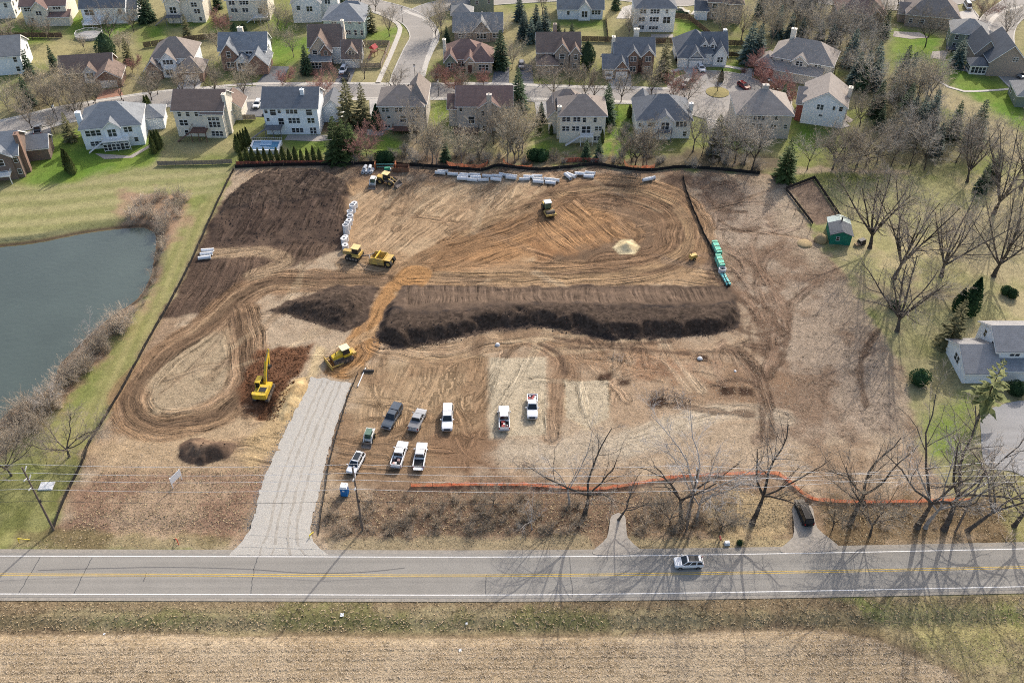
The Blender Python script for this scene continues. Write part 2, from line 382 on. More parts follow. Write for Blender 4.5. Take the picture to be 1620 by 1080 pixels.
# --- the site: stripped and trampled ground
SITE = [(370, 266), (520, 258), (640, 260), (760, 268), (880, 262), (1040, 268), (1200, 275), (1255, 290), (1290, 395), (1330, 425), (1400, 530), (1440, 600), (1450, 700), (1500, 780), (1600, 850), (1610, 868),
        (1250, 872), (850, 876), (400, 878), (90, 862), (85, 835), (133, 717), (165, 665), (240, 530), (300, 420)]
idx, w, _ = area(SITE, A(168, 148, 122), soft=2, rag=1.2, patch=A(150, 126, 100), rough=0.6)
site_w = np.zeros(NV); site_w[idx] = w
# right cleared side
area([(1085, 280), (1240, 285), (1300, 400), (1400, 540), (1440, 690), (1200, 700), (1180, 500), (1140, 430)], A(154, 136, 116), soft=5, rag=4, patch=A(128, 106, 86), rough=0.9)
area([(1190, 285), (1245, 288), (1300, 400), (1290, 420)], A(168, 152, 128), soft=6, rag=4, alpha=0.7)
area([(1090, 285), (1180, 290), (1160, 360), (1110, 340)], A(112, 92, 76), soft=6, rag=5, alpha=0.75)
area([(1165, 470), (1230, 470), (1240, 560), (1190, 560), (1170, 520)], A(112, 88, 68), soft=4, rag=5, alpha=0.8, rough=1.0)
area([(880, 520), (1180, 530), (1250, 600), (1180, 670), (980, 690), (880, 600)], A(158, 132, 104), soft=5, rag=4, alpha=0.7, patch=A(134, 106, 80), rough=0.8)
area([(1010, 560), (1110, 560), (1120, 600), (1010, 600)], A(142, 104, 76), soft=4, rag=4, alpha=0.6)
area([(740, 690), (980, 680), (1100, 655), (1130, 670), (960, 730), (740, 750)], A(172, 158, 136), soft=4, rag=4, alpha=0.75)
area([(960, 700), (1060, 650), (1160, 640), (1160, 655), (1060, 680), (985, 730)], A(184, 170, 146), soft=4, rag=2, alpha=0.6)
# dead grass on the road side, left
area([(95, 835), (160, 745), (420, 740), (400, 800), (375, 860), (110, 858)], A(158, 134, 108), soft=4, rag=3, patch=A(138, 110, 88), rough=0.8)
area([(140, 710), (300, 650), (460, 640), (430, 740), (160, 745)], A(174, 150, 116), soft=4, rag=3, alpha=0.8)
area([(30, 840), (100, 838), (370, 850), (365, 872), (0, 874)], A(140, 128, 92), soft=2, rag=2, alpha=0.85, patch=A(110, 100, 66), rough=0.6)
# scrub on the road side, right
area([(505, 770), (820, 765), (1010, 775), (1150, 770), (1260, 780), (1270, 860), (1010, 862), (960, 850), (505, 858)], A(138, 116, 92), soft=4, rag=3, patch=A(118, 96, 76), rough=0.9)
area([(515, 850), (930, 850), (930, 870), (515, 872)], A(152, 138, 106), soft=1.5, rag=1.5, alpha=0.8, rough=0.5)
area([(1120, 790), (1250, 790), (1255, 858), (1120, 858)], A(172, 152, 112), soft=3, rag=3, alpha=0.7)
area([(1000, 850), (1250, 850), (1250, 868), (1010, 870)], A(164, 148, 110), soft=1.5, rag=1.5, alpha=0.8, rough=0.5)
area([(1290, 790), (1600, 790), (1610, 862), (1310, 866)], A(138, 118, 90), soft=3, rag=3, patch=A(112, 94, 68), rough=0.8)
area([(1585, 760), (1640, 740), (1640, 868), (1600, 862)], A(140, 134, 84), soft=2, rag=1.5)
# north-west topsoil area
DARK = A(80, 65, 55); DARKER = A(58, 47, 41); BROWN = A(98, 80, 66)
area([(345, 320), (400, 282), (440, 275), (505, 278), (556, 292), (552, 340), (545, 395), (480, 418), (400, 435), (345, 498), (258, 502), (300, 420)], BROWN, soft=1.5, rag=1.2, patch=DARK, rough=0.9)
area([(348, 326), (375, 298), (410, 280), (450, 275), (505, 277), (558, 293), (546, 316), (480, 326), (420, 332), (365, 336)], A(70, 58, 52), soft=0.8, rag=1.0, alpha=1.0, patch=A(58, 49, 44), rough=0.8)
hatch([(300, 425), (480, 380), (545, 390), (420, 420), (350, 490), (265, 498)], 84, A(98, 78, 62), 0.3, 0.9)
hatch([(380, 300), (420, 280), (500, 280), (550, 293), (545, 360), (350, 380)], 80, DARKER, 0.1, 0.9)
# graded plain
area([(560, 285), (700, 290), (1075, 282), (1110, 360), (1150, 448), (640, 452), (560, 405), (552, 340)], A(174, 147, 112), soft=3, rag=2, alpha=0.95, patch=A(158, 128, 94), rough=0.4)
hatch([(560, 300), (800, 290), (830, 330), (640, 400), (565, 390)], 62, A(180, 154, 120), 0.35, 0.7)
area([(860, 300), (1060, 285), (1105, 380), (1080, 420), (980, 435), (850, 420), (880, 350)], A(124, 98, 74), soft=6, rag=4, alpha=0.85, patch=A(100, 80, 62))
area([(650, 440), (700, 390), (860, 325), (915, 308), (970, 340), (985, 375), (800, 425)], A(162, 122, 80), soft=4, rag=3, alpha=0.9, patch=A(142, 103, 66))
hatch([(850, 330), (915, 308), (985, 375), (900, 400), (840, 380)], 118, A(168, 128, 86), 0.35, 1.0)
hatch([(660, 435), (710, 385), (860, 325), (860, 380), (800, 420)], 32, A(150, 110, 70), 0.3, 1.0)
area([(560, 262), (1080, 270), (1080, 284), (560, 280)], A(130, 104, 82), soft=4, rag=3, alpha=0.7)
area([(1040, 280), (1085, 280), (1150, 450), (1110, 450), (1100, 370)], A(104, 84, 68), soft=2.5, rag=2, alpha=0.9)
# haul tracks: right loop, main junction, left loop
TRK = A(142, 112, 82); rk0 = random.Random(77)
track([(650, 437), (780, 437), (950, 434), (1050, 420), (1092, 388), (1090, 345), (1045, 308), (960, 293), (900, 300)], 5.5, A(150, 118, 84), 0.75, 1.0)
track([(760, 440), (900, 440), (1040, 436), (1130, 442)], 3.2, A(160, 132, 98), 0.7, 0.95)
track([(960, 420), (1040, 410), (1068, 385), (1060, 345), (1010, 315), (940, 305)], 5.0, A(122, 95, 70), 0.7, 0.95)
track([(990, 370), (950, 345), (880, 345), (760, 375), (680, 415), (650, 437)], 4.5, A(146, 112, 76), 0.6, 0.9)
track([(640, 440), (690, 405), (800, 360), (900, 318)], 4.0, A(128, 98, 68), 0.6, 1.0)
track([(645, 442), (600, 447), (500, 444), (425, 448), (380, 470), (330, 515), (255, 570), (210, 620), (212, 655), (245, 672), (310, 662), (360, 640), (385, 610), (392, 560), (380, 505), (372, 485)], 4.3, A(140, 110, 80), 0.75, 1.0)
track([(560, 420), (640, 425), (655, 440), (630, 450)], 4.0, A(150, 122, 90), 0.6, 0.9)
track([(330, 400), (380, 400), (420, 398), (450, 415), (400, 435)], 2.0, A(158, 134, 104), 0.8, 0.8)
track([(590, 545), (690, 560), (780, 540), (850, 525), (890, 530)], 3.5, A(156, 128, 96), 0.7, 0.9)
track([(845, 540), (890, 570), (880, 620), (870, 690)], 2.2, A(136, 108, 82), 0.6, 0.9)
track([(1155, 555), (1200, 600), (1212, 650), (1205, 700)], 1.8, A(126, 104, 84), 0.6, 0.9)
track([(1000, 690), (1100, 660), (1190, 650), (1240, 660)], 2.2, A(176, 162, 138), 0.5, 0.6)
area([(225, 600), (300, 535), (360, 520), (372, 560), (360, 615), (300, 650), (240, 655)], A(160, 141, 112), soft=3, rag=1.5, alpha=0.9)
for q_ in range(5):
    jx = [rk0.uniform(-9, 9) for _ in range(16)]; jy = [rk0.uniform(-6, 6) for _ in range(16)]
    track([(x_ + jx[i], y_ + jy[i] * .6) for i, (x_, y_) in enumerate([(650, 437), (780, 437), (950, 434), (1050, 420), (1088, 388), (1084, 345), (1035, 312), (950, 297), (860, 315), (740, 370)])], rk0.uniform(.7, 1.8), A(*rk0.choice([(118, 92, 68), (168, 138, 100), (98, 78, 60)])), .5, 1.0, soft=.5)
    track([(x_ + jx[i] * .8, y_ + jy[i]) for i, (x_, y_) in enumerate([(645, 442), (500, 444), (425, 448), (380, 470), (330, 515), (255, 570), (210, 620), (212, 655), (245, 672), (310, 662), (360, 640), (385, 610), (392, 560), (380, 505)])], rk0.uniform(.6, 1.5), A(*rk0.choice([(112, 86, 64), (166, 138, 104), (96, 76, 58)])), .55, 1.0, soft=.5)
# haul ramp of orange clay
track([(655, 435), (630, 465), (600, 505), (572, 545), (545, 580)], 3.8, A(162, 120, 72), 0.95, 0.9, soft=0.8)
# stray wheel marks all over the site
rk = random.Random(21)
def stray(n, cx, cy, rx, ry, cols, ang=(0, 180), L=(18, 45), al=.4, hw=(.5, 1.3)):
    for _ in range(n):
        p = G(cx + rk.uniform(-rx, rx), cy + rk.uniform(-ry, ry)).to_2d(); a = math.radians(rk.uniform(*ang)); ln = rk.uniform(*L); tn = rk.uniform(-.5, .5); pts = [p]
        for k in range(4): p = p + Vector((math.cos(a), math.sin(a))) * ln / 4; a += tn / 2 + rk.uniform(-.1, .1); pts.append(p)
        track(pts, rk.uniform(*hw), A(*rk.choice(cols)), al * rk.uniform(.6, 1.1), .85, world=True, soft=.5)
LT = [(184, 162, 128), (120, 94, 70), (150, 120, 90), (106, 84, 64)]
stray(26, 720, 340, 130, 40, LT, (40, 80)); stray(16, 960, 370, 120, 60, LT); stray(20, 680, 630, 110, 70, LT, (60, 120)); stray(14, 1000, 600, 150, 60, [(126, 104, 82), (150, 122, 94), (180, 164, 136)]); stray(14, 1200, 520, 50, 110, [(110, 88, 70), (128, 104, 84)], (60, 120), (12, 30), .6)
stray(10, 330, 560, 90, 80, LT, (20, 70)); stray(10, 1160, 370, 60, 70, [(116, 96, 80), (130, 110, 92)], (0, 180), (8, 20)); stray(8, 900, 560, 100, 20, LT, (-15, 15)); stray(8, 350, 680, 80, 40, LT, (-20, 30))
stray(12, 450, 340, 80, 50, [(70, 56, 48), (108, 86, 70)], (70, 100), (15, 30), .5)
for pts_ in ([(1175, 480), (1195, 500), (1215, 535), (1205, 560)], [(1190, 470), (1222, 495), (1235, 530)], [(1168, 520), (1200, 530), (1235, 520)], [(1180, 545), (1210, 550), (1240, 545)], [(1120, 430), (1150, 455), (1178, 480)], [(1200, 480), (1185, 520), (1195, 555)], [(1160, 555), (1190, 585), (1206, 630), (1207, 690)], [(1170, 550), (1203, 585), (1219, 630), (1219, 690)], [(1250, 500), (1240, 560), (1215, 600)],
             [(855, 545), (885, 560), (892, 590)], [(880, 535), (960, 545), (1060, 540)], [(900, 550), (1000, 552), (1090, 560)], [(1060, 640), (1130, 650), (1190, 655)], [(1130, 610), (1170, 600), (1200, 610)], [(700, 560), (690, 600), (700, 640)], [(720, 690), (740, 720), (780, 740)], [(735, 660), (745, 700), (735, 740)], [(1390, 520), (1360, 580), (1370, 640)], [(1110, 300), (1140, 330), (1180, 335)], [(1140, 350), (1170, 365), (1200, 360)]):
    track(pts_, rk.uniform(.35, .9), A(98, 78, 62), .75, .7, soft=.4)
# employee parking and demolished slabs
area([(560, 580), (640, 560), (770, 555), (775, 700), (730, 745), (515, 770), (530, 700)], A(160, 136, 104), soft=4, rag=3, alpha=0.9, patch=A(138, 112, 84), rough=0.3)
hatch([(570, 590), (770, 565), (770, 690), (560, 700)], 85, A(156, 126, 92), 0.3, 0.65)
area([(695, 690), (790, 680), (790, 740), (700, 745)], A(128, 98, 72), soft=4, rag=4, alpha=0.7)
area([(776, 566), (862, 566), (864, 688), (776, 692)], A(182, 167, 140), soft=1.5, rag=0.8, alpha=0.95)
area([(893, 603), (962, 602), (964, 662), (930, 680), (896, 660)], A(182, 164, 132), soft=1.5, rag=0.8, alpha=0.95)
# excavation
area([(375, 590), (405, 555), (500, 540), (495, 575), (470, 600), (440, 670), (400, 665), (370, 640)], A(106, 70, 46), soft=2, rag=2.5, alpha=0.95, patch=A(78, 52, 36), rough=1.0)
area([(500, 545), (515, 550), (505, 590), (485, 605), (490, 570)], A(186, 164, 124), soft=1.2, rag=0.6)
area([(425, 650), (470, 600), (490, 600), (450, 690), (400, 740), (380, 720)], A(176, 150, 108), soft=2.5, rag=1.5, alpha=0.9)
for px in [(955, 596), (985, 605), (1035, 640), (1040, 635), (1180, 620), (1150, 618), (1110, 565)]:
    p = G(*px); k = np.hypot(X - p.x, Y - p.y); area([(p.x - 1.4, p.y - 1), (p.x + 1.4, p.y - 1), (p.x + 1.6, p.y + 1), (p.x - 1, p.y + 1.2)], A(70, 52, 40), soft=1.2, rag=0.6, world=True)
# garden plot
area([(1245, 297), (1286, 282), (1333, 348), (1290, 357)], A(128, 108, 90), soft=1.2, rag=0.6, patch=A(112, 92, 76), rough=0.6)
# --- near side of the road: ditch grass and stubble field
area([(-100, 944), (1700, 936), (1700, 1100), (-100, 1100)], A(148, 134, 98), soft=1, rag=0.5, patch=A(134, 118, 84), rough=0.7)
area([(-100, 948), (1700, 940), (1700, 962), (-100, 968)], A(128, 108, 82), soft=1.5, rag=1.5, alpha=0.7)
area([(140, 968), (360, 965), (1000, 975), (1000, 992), (140, 990)], A(128, 126, 78), soft=3, rag=4, alpha=0.6, patch=A(112, 116, 62))
area([(1350, 945), (1620, 945), (1620, 1080), (1500, 1040), (1390, 985)], A(146, 138, 88), soft=3, rag=3, alpha=0.8, patch=A(122, 128, 66))
FIELD = [(-300, 1006), (0, 1004), (220, 1000), (640, 1008), (900, 1006), (1200, 995), (1300, 994), (1380, 1010), (1440, 1035), (1500, 1062), (1545, 1100), (1545, 1400), (-300, 1400)]
area([(p[0], p[1] - 9) for p in FIELD[:11]] + [(1560, 1120), (1450, 1080), (1380, 1030), (1200, 1010), (0, 1020)], A(114, 96, 76), soft=1.5, rag=1.2, alpha=0.75)
field_pts = [p.to_2d() for p in GP(FIELD[:11])] + [Vector((60, 40)), Vector((60, -40)), Vector((-130, -40)), Vector((-130, 75))]
idx, w, _ = area(field_pts, A(176, 157, 127), soft=1.0, rag=0.6, world=True, patch=A(160, 140, 109), rough=1.0)
row = np.sin((Y[idx] - 0.012 * X[idx]) * 2 * math.pi / 1.52 + N1[idx] * 1.2); paint(idx, smooth(row * 0.8 + 0.2) * 0.22 * w, A(146, 124, 98))
field_w = np.zeros(NV); field_w[idx] = w

# --- relief
Z += N3 * 0.1 + site_w * (N1 * 0.10)
fl_amp = FL[:, 2] * (fbm(FL[:, 0] * 3.0, FL[:, 1] * 0.12, 2.2, 31, 3) - 0.5); Z += fl_amp * 0.42
def mound(px, h, edge=4.0, lump=0.5, zfun=None, col=None, patch=None, seed=0, rag=1.4):
    pts = dens([p.to_2d() for p in GP(px)], 2.0, True)
    idx = sel_box(pts, 3); d, _, _, ins = pdist(pts, idx)
    sd = np.where(ins, d, -d) + (N1[idx] * 2.0 + N2[idx]) * rag
    k = smooth(sd / edge)
    lum = (fbm(X[idx], Y[idx], 3.6, 50 + seed, 3) - 0.5) * lump * 1.6 + (fbm(X[idx], Y[idx], 1.3, 90 + seed, 2) - 0.5) * lump * 0.9
    hh = h * k if zfun is None else h * k * zfun(X[idx], Y[idx])
    ii = sd > 0
    Z[idx[ii]] += hh[ii] + (lum * smooth(sd / 1.5))[ii]
    if col is not None:
        w = smooth(sd / 0.5 + 0.5); q = smooth(N1[idx] * 6 + 0.5)[:, None]
        cc = np.array(col)[None] * (1 - q) + np.array(patch if patch is not None else col)[None] * q
        C[idx] = C[idx] * (1 - w[:, None]) + cc * w[:, None]; FL[idx, 2] *= (1 - w); ROUGH[idx] = np.maximum(ROUGH[idx], w)
    m = np.zeros(NV, bool); m[idx[sd > 0.0]] = True
    return m
bern_far = G(900, 450).y
def berm_z(x, y):
    # a long gentle back slope up from the haul road and a steep front face
    yr = G(900, 493).y + (fbm(x, x * 0, 9.0, 77, 3) - 0.5) * 4.5
    return np.clip((bern_far - y) / np.maximum(bern_far - yr, 1.0), 0.0, 1.0) ** 1.3 * np.where(y < yr, 1.0, 1.0)
mounds = []
def nw_z(x, y):
    # highest along its far side, running out gently towards the near side
    y0 = G(450, 392).y; y1 = G(450, 296).y
    return np.clip((y - y0) / (y1 - y0), 0.03, 1.0) ** 1.2
mounds.append((mound([(640, 451), (760, 455), (950, 452), (1145, 455), (1168, 490), (1165, 515), (1120, 530), (1040, 532), (960, 531), (900, 520), (840, 512), (780, 520), (720, 535), (660, 548), (615, 546), (592, 535), (605, 500)], 2.0, 3.0, 0.30, berm_z, None, None, 1, rag=1.8),
    'long dark topsoil berm across the middle of the site'))
area([(636, 451), (760, 453), (950, 450), (1148, 453), (1172, 490), (1168, 516), (1120, 531), (960, 532), (840, 513), (660, 549), (590, 536), (604, 500)], A(100, 83, 69), soft=0.6, rag=1.0, patch=A(86, 71, 59), rough=0.6)
area([(596, 528), (612, 495), (680, 505), (760, 497), (830, 490), (930, 488), (1000, 496), (1060, 497), (1130, 492), (1160, 482), (1172, 500), (1165, 518), (1120, 532), (1040, 535), (960, 534), (900, 523), (840, 515), (780, 523), (720, 538), (660, 551), (615, 549), (592, 538)], A(74, 64, 59), soft=0.8, rag=1.6, patch=A(60, 52, 48), rough=0.7)
FL[sel_box([G(592, 535).to_2d(), G(1170, 452).to_2d()], 0), 2] *= 0.15
hatch([(640, 454), (1140, 456), (1155, 485), (1000, 490), (830, 485), (640, 492)], 92, A(104, 86, 70), 0.15, 0.95, 1.5)
mounds.append((mound([(425, 490), (470, 470), (520, 455), (590, 452), (592, 475), (575, 510), (545, 524), (500, 512), (455, 500)], 2.2, 6.0, 0.28, None, A(90, 74, 62), A(70, 58, 50), 2),
    'rounded dark soil mound left of the orange clay ramp'))
mounds.append((mound([(345, 326), (375, 298), (410, 280), (450, 274), (505, 276), (556, 292), (552, 330), (545, 380), (470, 395), (400, 392), (345, 385), (325, 370)], 2.6, 3.2, 0.26, nw_z, None, None, 3),
    'dark topsoil stockpile in the far left corner of the site'))
mounds.append((mound([(288, 705), (310, 692), (340, 698), (372, 706), (360, 722), (320, 733), (290, 726)], 1.6, 3.0, 0.5, None, A(122, 100, 80), A(96, 78, 64), 4),
    'small dark soil heap left of the gravel drive'))
mounds.append((mound([(969, 391), (983, 379), (1001, 379), (1012, 391), (1004, 402), (980, 402)], 2.6, 5.2, 0.05, None, A(206, 188, 146), A(198, 178, 134), 5, rag=0.2),
    'pale sand pile inside the tyre track loop'))
mounds.append((mound([(440, 640), (462, 600), (484, 595), (490, 612), (470, 650), (452, 672), (440, 664)], 1.6, 3.5, 0.3, None, A(192, 166, 118), A(176, 148, 102), 6, rag=0.5),
    'tan clay heap beside the gravel drive and excavator'))
crisp([(596, 530), (612, 500), (680, 507), (760, 498), (830, 491), (930, 489), (1000, 497), (1060, 498), (1130, 493), (1160, 484), (1172, 500), (1165, 517), (1120, 531), (1040, 534), (960, 533), (900, 522), (840, 514), (780, 522), (720, 537), (660, 550), (615, 548), (592, 538)], DK)
crisp([(352, 322), (375, 299), (410, 281), (450, 276), (505, 278), (556, 293), (546, 312), (480, 322), (420, 328), (368, 332)], DK)
crisp([(428, 491), (470, 474), (520, 458), (586, 455), (586, 475), (570, 508), (545, 521), (500, 510), (455, 499)], DK)
crisp([(777, 567), (862, 567), (863, 686), (778, 690)], PL); crisp([(893, 603), (962, 602), (963, 660), (932, 676), (897, 660)], PL)
# pit in front of the excavator
pp = [p.to_2d() for p in GP([(405, 640), (425, 610), (440, 640), (425, 668), (402, 668), (390, 650)])]
idx = sel_box(pp, 3); d, _, _, ins = pdist(dens(pp, 1.5, True), idx); Z[idx] -= smooth(np.where(ins, d, -d) / 2.0) * 1.2
# pond basin
POND = [(-330, 400), (-60, 398), (0, 392), (60, 385), (130, 371), (190, 363), (228, 361), (243, 368), (246, 385), (242, 412), (236, 442), (215, 474), (188, 492), (148, 522), (122, 548), (91, 580), (80, 612), (16, 648), (-60, 700), (-330, 740)]
WATER_Z = -1.1
pond_pts = dens([p.to_2d() for p in GP(POND, WATER_Z)], 2.0, True)
idx = sel_box(pond_pts, 8); d, _, _, ins = pdist(pond_pts, idx); sd = np.where(ins, d, -d)
bank = smooth(-sd / 4.0)
Z[idx] = np.where(sd > 0, WATER_Z - np.minimum(sd * 0.5, 2.0), WATER_Z + (Z[idx] - WATER_Z) * bank)
paint(idx, smooth(1 - np.abs(sd + 0.7) / 1.2), A(92, 76, 60))
# ditch beyond the near shoulder, level bed below the highway
road_c = [p.to_2d() for p in GP([(-200, 908), (0, 908.5), (405, 909.5), (810, 910), (1215, 905), (1620, 897), (1900, 890)])]
ROADC = [Vector((x_, road_c[0].y)) for x_ in range(-700, -110, 10)] + dens(road_c, 3.0)
_t = (ROADC[-1] - ROADC[-4]).normalized(); ROADC += [ROADC[-1] + _t * (10.0 * k_) for k_ in range(1, 60)]
idx = np.nonzero((Y > 60) & (Y < 140))[0]; d, lat, _, _ = pdist(ROADC, idx, False)
Z[idx] = np.where(d < 7.0, np.minimum(Z[idx] * 0, 0) - 0.06, Z[idx])
Z[idx] -= np.exp(-((lat + 9.6) / 1.8) ** 2) * 0.7 + np.exp(-((lat - 9.0) / 2.0) ** 2) * 0.35
Z[idx] += np.where(lat < -12, np.sin((Y[idx] - 0.012 * X[idx]) * 2 * math.pi / 1.52) * 0.035 * field_w[idx], 0)
# lawns lie a little lower under built surfaces: keep the far neighbourhood level
far = (Y > 212) | (np.abs(X) > 105); Z[far & (Z > -0.5)] *= 0.4

# --- faces, split by cover
ii = np.arange((NX - 1) * (NY - 1)); r = ii // (NX - 1); c = ii % (NX - 1); v0 = r * NX + c
QUADS = np.stack([v0, v0 + 1, v0 + NX + 1, v0 + NX], 1)
def ground_mat(name, fine=0.35, flow=0.9, bump=0.6, fs=2.6, base=0.35, scf=0.34):
    m = bpy.data.materials.new(name); m.use_nodes = True; nt = m.node_tree; n = nt.nodes; l = nt.links; b = n['Principled BSDF']
    b.inputs['Roughness'].default_value = 0.95; b.inputs['Specular IOR Level'].default_value = 0.08
    at = n.new('ShaderNodeAttribute'); at.attribute_name = 'soil'
    af = n.new('ShaderNodeAttribute'); af.attribute_name = 'flow'
    ar = n.new('ShaderNodeAttribute'); ar.attribute_name = 'clod'
    tc = n.new('ShaderNodeTexCoord')
    def noise(scale, det, rough, vec, dist=0.0):
        t = n.new('ShaderNodeTexNoise'); t.inputs['Scale'].default_value = scale; t.inputs['Detail'].default_value = det; t.inputs['Roughness'].default_value = rough; t.inputs['Distortion'].default_value = dist
        l.new(vec, t.inputs['Vector']); return t.outputs[0]
    def rng_(v, a, b_, c_, d_):
        r_ = n.new('ShaderNodeMapRange'); r_.inputs[1].default_value = a; r_.inputs[2].default_value = b_; r_.inputs[3].default_value = c_; r_.inputs[4].default_value = d_; l.new(v, r_.inputs[0]); return r_.outputs[0]
    def mth(op, a, b_=None, val=None):
        q_ = n.new('ShaderNodeMath'); q_.operation = op; l.new(a, q_.inputs[0])
        if b_ is not None: l.new(b_, q_.inputs[1])
        if val is not None: q_.inputs[1].default_value = val
        return q_.outputs[0]
    nf = noise(fs, 6, 0.75, tc.outputs['Object']); nm = noise(0.35, 4, 0.6, tc.outputs['Object'], 0.6); nc = noise(1.1, 5, 0.7, tc.outputs['Object'], 1.2)
    # stretched tyre and blade marks
    sep = n.new('ShaderNodeSeparateXYZ'); l.new(af.outputs['Vector'], sep.inputs[0])
    cmb = n.new('ShaderNodeCombineXYZ'); l.new(mth('MULTIPLY', sep.outputs[0], val=1.45), cmb.inputs[0]); l.new(mth('MULTIPLY', sep.outputs[1], val=0.045), cmb.inputs[1])
    ns = noise(1.0, 4, 0.72, cmb.outputs[0], 0.25)
    stripe = rng_(ns, 0.37, 0.63, -1.0, 1.0)
    nbk = noise(0.16, 3, 0.6, tc.outputs['Object'], 0.8)
    sw = mth('MULTIPLY', mth('MULTIPLY', stripe, sep.outputs[2]), rng_(nbk, 0.36, 0.62, 0.15, 1.15))
    cl = mth('MULTIPLY', mth('ADD', rng_(nf, 0.3, 0.7, -fine, fine), rng_(nc, 0.32, 0.68, -0.30, 0.30)), mth('ADD', mth('MULTIPLY', ar.outputs['Fac'], val=0.75), val=base))
    nsc = noise(0.42, 7, 0.68, tc.outputs['Object'], 1.5)
    scuff = mth('MULTIPLY', rng_(nsc, 0.555, 0.60, 0.0, -scf), ar.outputs['Fac'])
    litt = mth('MULTIPLY', rng_(noise(1.7, 6, 0.8, tc.outputs['Object'], 0.5), 0.60, 0.64, 0.0, 0.32), ar.outputs['Fac'])
    cl = mth('ADD', mth('ADD', cl, scuff), litt)
    tot = mth('ADD', mth('ADD', cl, rng_(nm, 0.3, 0.7, -0.13, 0.13)), mth('MULTIPLY', sw, val=flow * 0.68))
    mul = mth('MAXIMUM', mth('ADD', tot, val=1.0), val=0.2)
    # sharp ragged boundaries of heaped topsoil and of the old slabs, clods as cells
    vo = n.new('ShaderNodeTexVoronoi'); vo.inputs['Scale'].default_value = 1.8; vo.inputs['Randomness'].default_value = 1.0; l.new(tc.outputs['Object'], vo.inputs['Vector'])
    sv = n.new('ShaderNodeSeparateColor'); l.new(vo.outputs['Color'], sv.inputs[0])
    wob = mth('ADD', rng_(nc, 0.0, 1.0, -1.6, 1.6), rng_(sv.outputs[0], 0, 1, -0.35, 0.35))
    def edge_fac(name_, amp):
        ae = n.new('ShaderNodeAttribute'); ae.attribute_name = name_
        return rng_(mth('ADD', ae.outputs['Fac'], mth('MULTIPLY', wob, val=amp)), -0.12, 0.12, 0.0, 1.0)
    def blend(fac, a_, col_):
        q_ = n.new('ShaderNodeMix'); q_.data_type = 'RGBA'; l.new(fac, q_.inputs[0]); l.new(a_, q_.inputs[6]); q_.inputs[7].default_value = (*col_, 1); return q_.outputs[2]
    dkf = edge_fac('dark_edge', 1.5); base_c = blend(edge_fac('pale_edge', 0.45), at.outputs['Color'], tuple(A(178, 163, 136)))
    base_c = blend(dkf, base_c, tuple(A(76, 63, 53)))
    mul = mth('MULTIPLY', mul, mth('ADD', mth('MULTIPLY', mth('MULTIPLY', rng_(sv.outputs[0], 0, 1, -0.36, 0.36), dkf), val=1.0), val=1.0))
    vm = n.new('ShaderNodeVectorMath'); vm.operation = 'SCALE'; l.new(base_c, vm.inputs[0]); l.new(mul, vm.inputs['Scale'])
    l.new(vm.outputs[0], b.inputs['Base Color'])
    bh = mth('ADD', mth('ADD', mth('MULTIPLY', nf, val=0.5), mth('MULTIPLY', mth('MULTIPLY', nc, ar.outputs['Fac']), val=0.35)), mth('MULTIPLY', sw, val=0.35))
    bp = n.new('ShaderNodeBump'); bp.inputs['Strength'].default_value = bump; bp.inputs['Distance'].default_value = 0.35
    l.new(bh, bp.inputs['Height']); l.new(bp.outputs[0], b.inputs['Normal'])
    return m
def grid_object(name, fmask, material):
    F_ = QUADS[fmask]; u, inv = np.unique(F_, return_inverse=True); inv = inv.reshape(-1, 4)
    me = bpy.data.meshes.new(name); nv = len(u); nf = len(inv)
    me.vertices.add(nv); me.vertices.foreach_set('co', np.stack([X[u], Y[u], Z[u]], 1).astype(np.float32).ravel())
    me.loops.add(nf * 4); me.loops.foreach_set('vertex_index', inv.astype(np.int32).ravel())
    me.polygons.add(nf); me.polygons.foreach_set('loop_start', (np.arange(nf) * 4).astype(np.int32))
    me.polygons.foreach_set('use_smooth', np.ones(nf, bool))
    a = me.attributes.new('soil', 'FLOAT_COLOR', 'POINT'); a.data.foreach_set('color', np.concatenate([C[u], np.ones((nv, 1))], 1).astype(np.float32).ravel())
    a = me.attributes.new('flow', 'FLOAT_VECTOR', 'POINT'); a.data.foreach_set('vector', FL[u].astype(np.float32).ravel())
    for an_, ar_ in (('dark_edge', DK), ('pale_edge', PL)): a = me.attributes.new(an_, 'FLOAT', 'POINT'); a.data.foreach_set('value', ar_[u].astype(np.float32))
    a = me.attributes.new('clod', 'FLOAT', 'POINT'); a.data.foreach_set('value', ROUGH[u].astype(np.float32))
    me.materials.append(material); me.update(calc_edges=True); me.validate()
    return link_mesh(name, me)
soil_m = ground_mat('soil', 0.55, 1.0, 0.8, 3.6, 0.4); turf_m = ground_mat('turf', 0.45, 0.8, 0.5, 4.0, 0.7); heap_m = ground_mat('heaped_soil', 0.26, 1.0, 0.3, 2.6, 0.3, 0.12); stub_m = ground_mat('stubble_ground', 0.42, 0.8, 0.9, 3.4)
def fany(vm): return vm[QUADS].sum(1) >= 3
left = np.ones(len(QUADS), bool)
for vm_, lab in mounds:
    fm = fany(vm_) & left; left &= ~fm
    o = grid_object('sand_pile' if 'sand' in lab else ('clay_heap' if 'clay heap' in lab else 'soil_mound'), fm, heap_m); tag(o, lab, 'soil pile')
fm = fany(field_w > 0.5) & left; left &= ~fm; tag(grid_object('crop_field', fm, stub_m), kind='structure')
fm = fany(site_w > 0.5) & left; left &= ~fm; tag(grid_object('graded_ground', fm, soil_m), kind='structure')
tag(grid_object('ground', left, turf_m), kind='structure')
def zat(x, y):
    i = int(np.clip(np.searchsorted(gx, x), 1, NX - 1)); j = int(np.clip(np.searchsorted(gy, y), 1, NY - 1))
    return float(Z[j * NX + i])
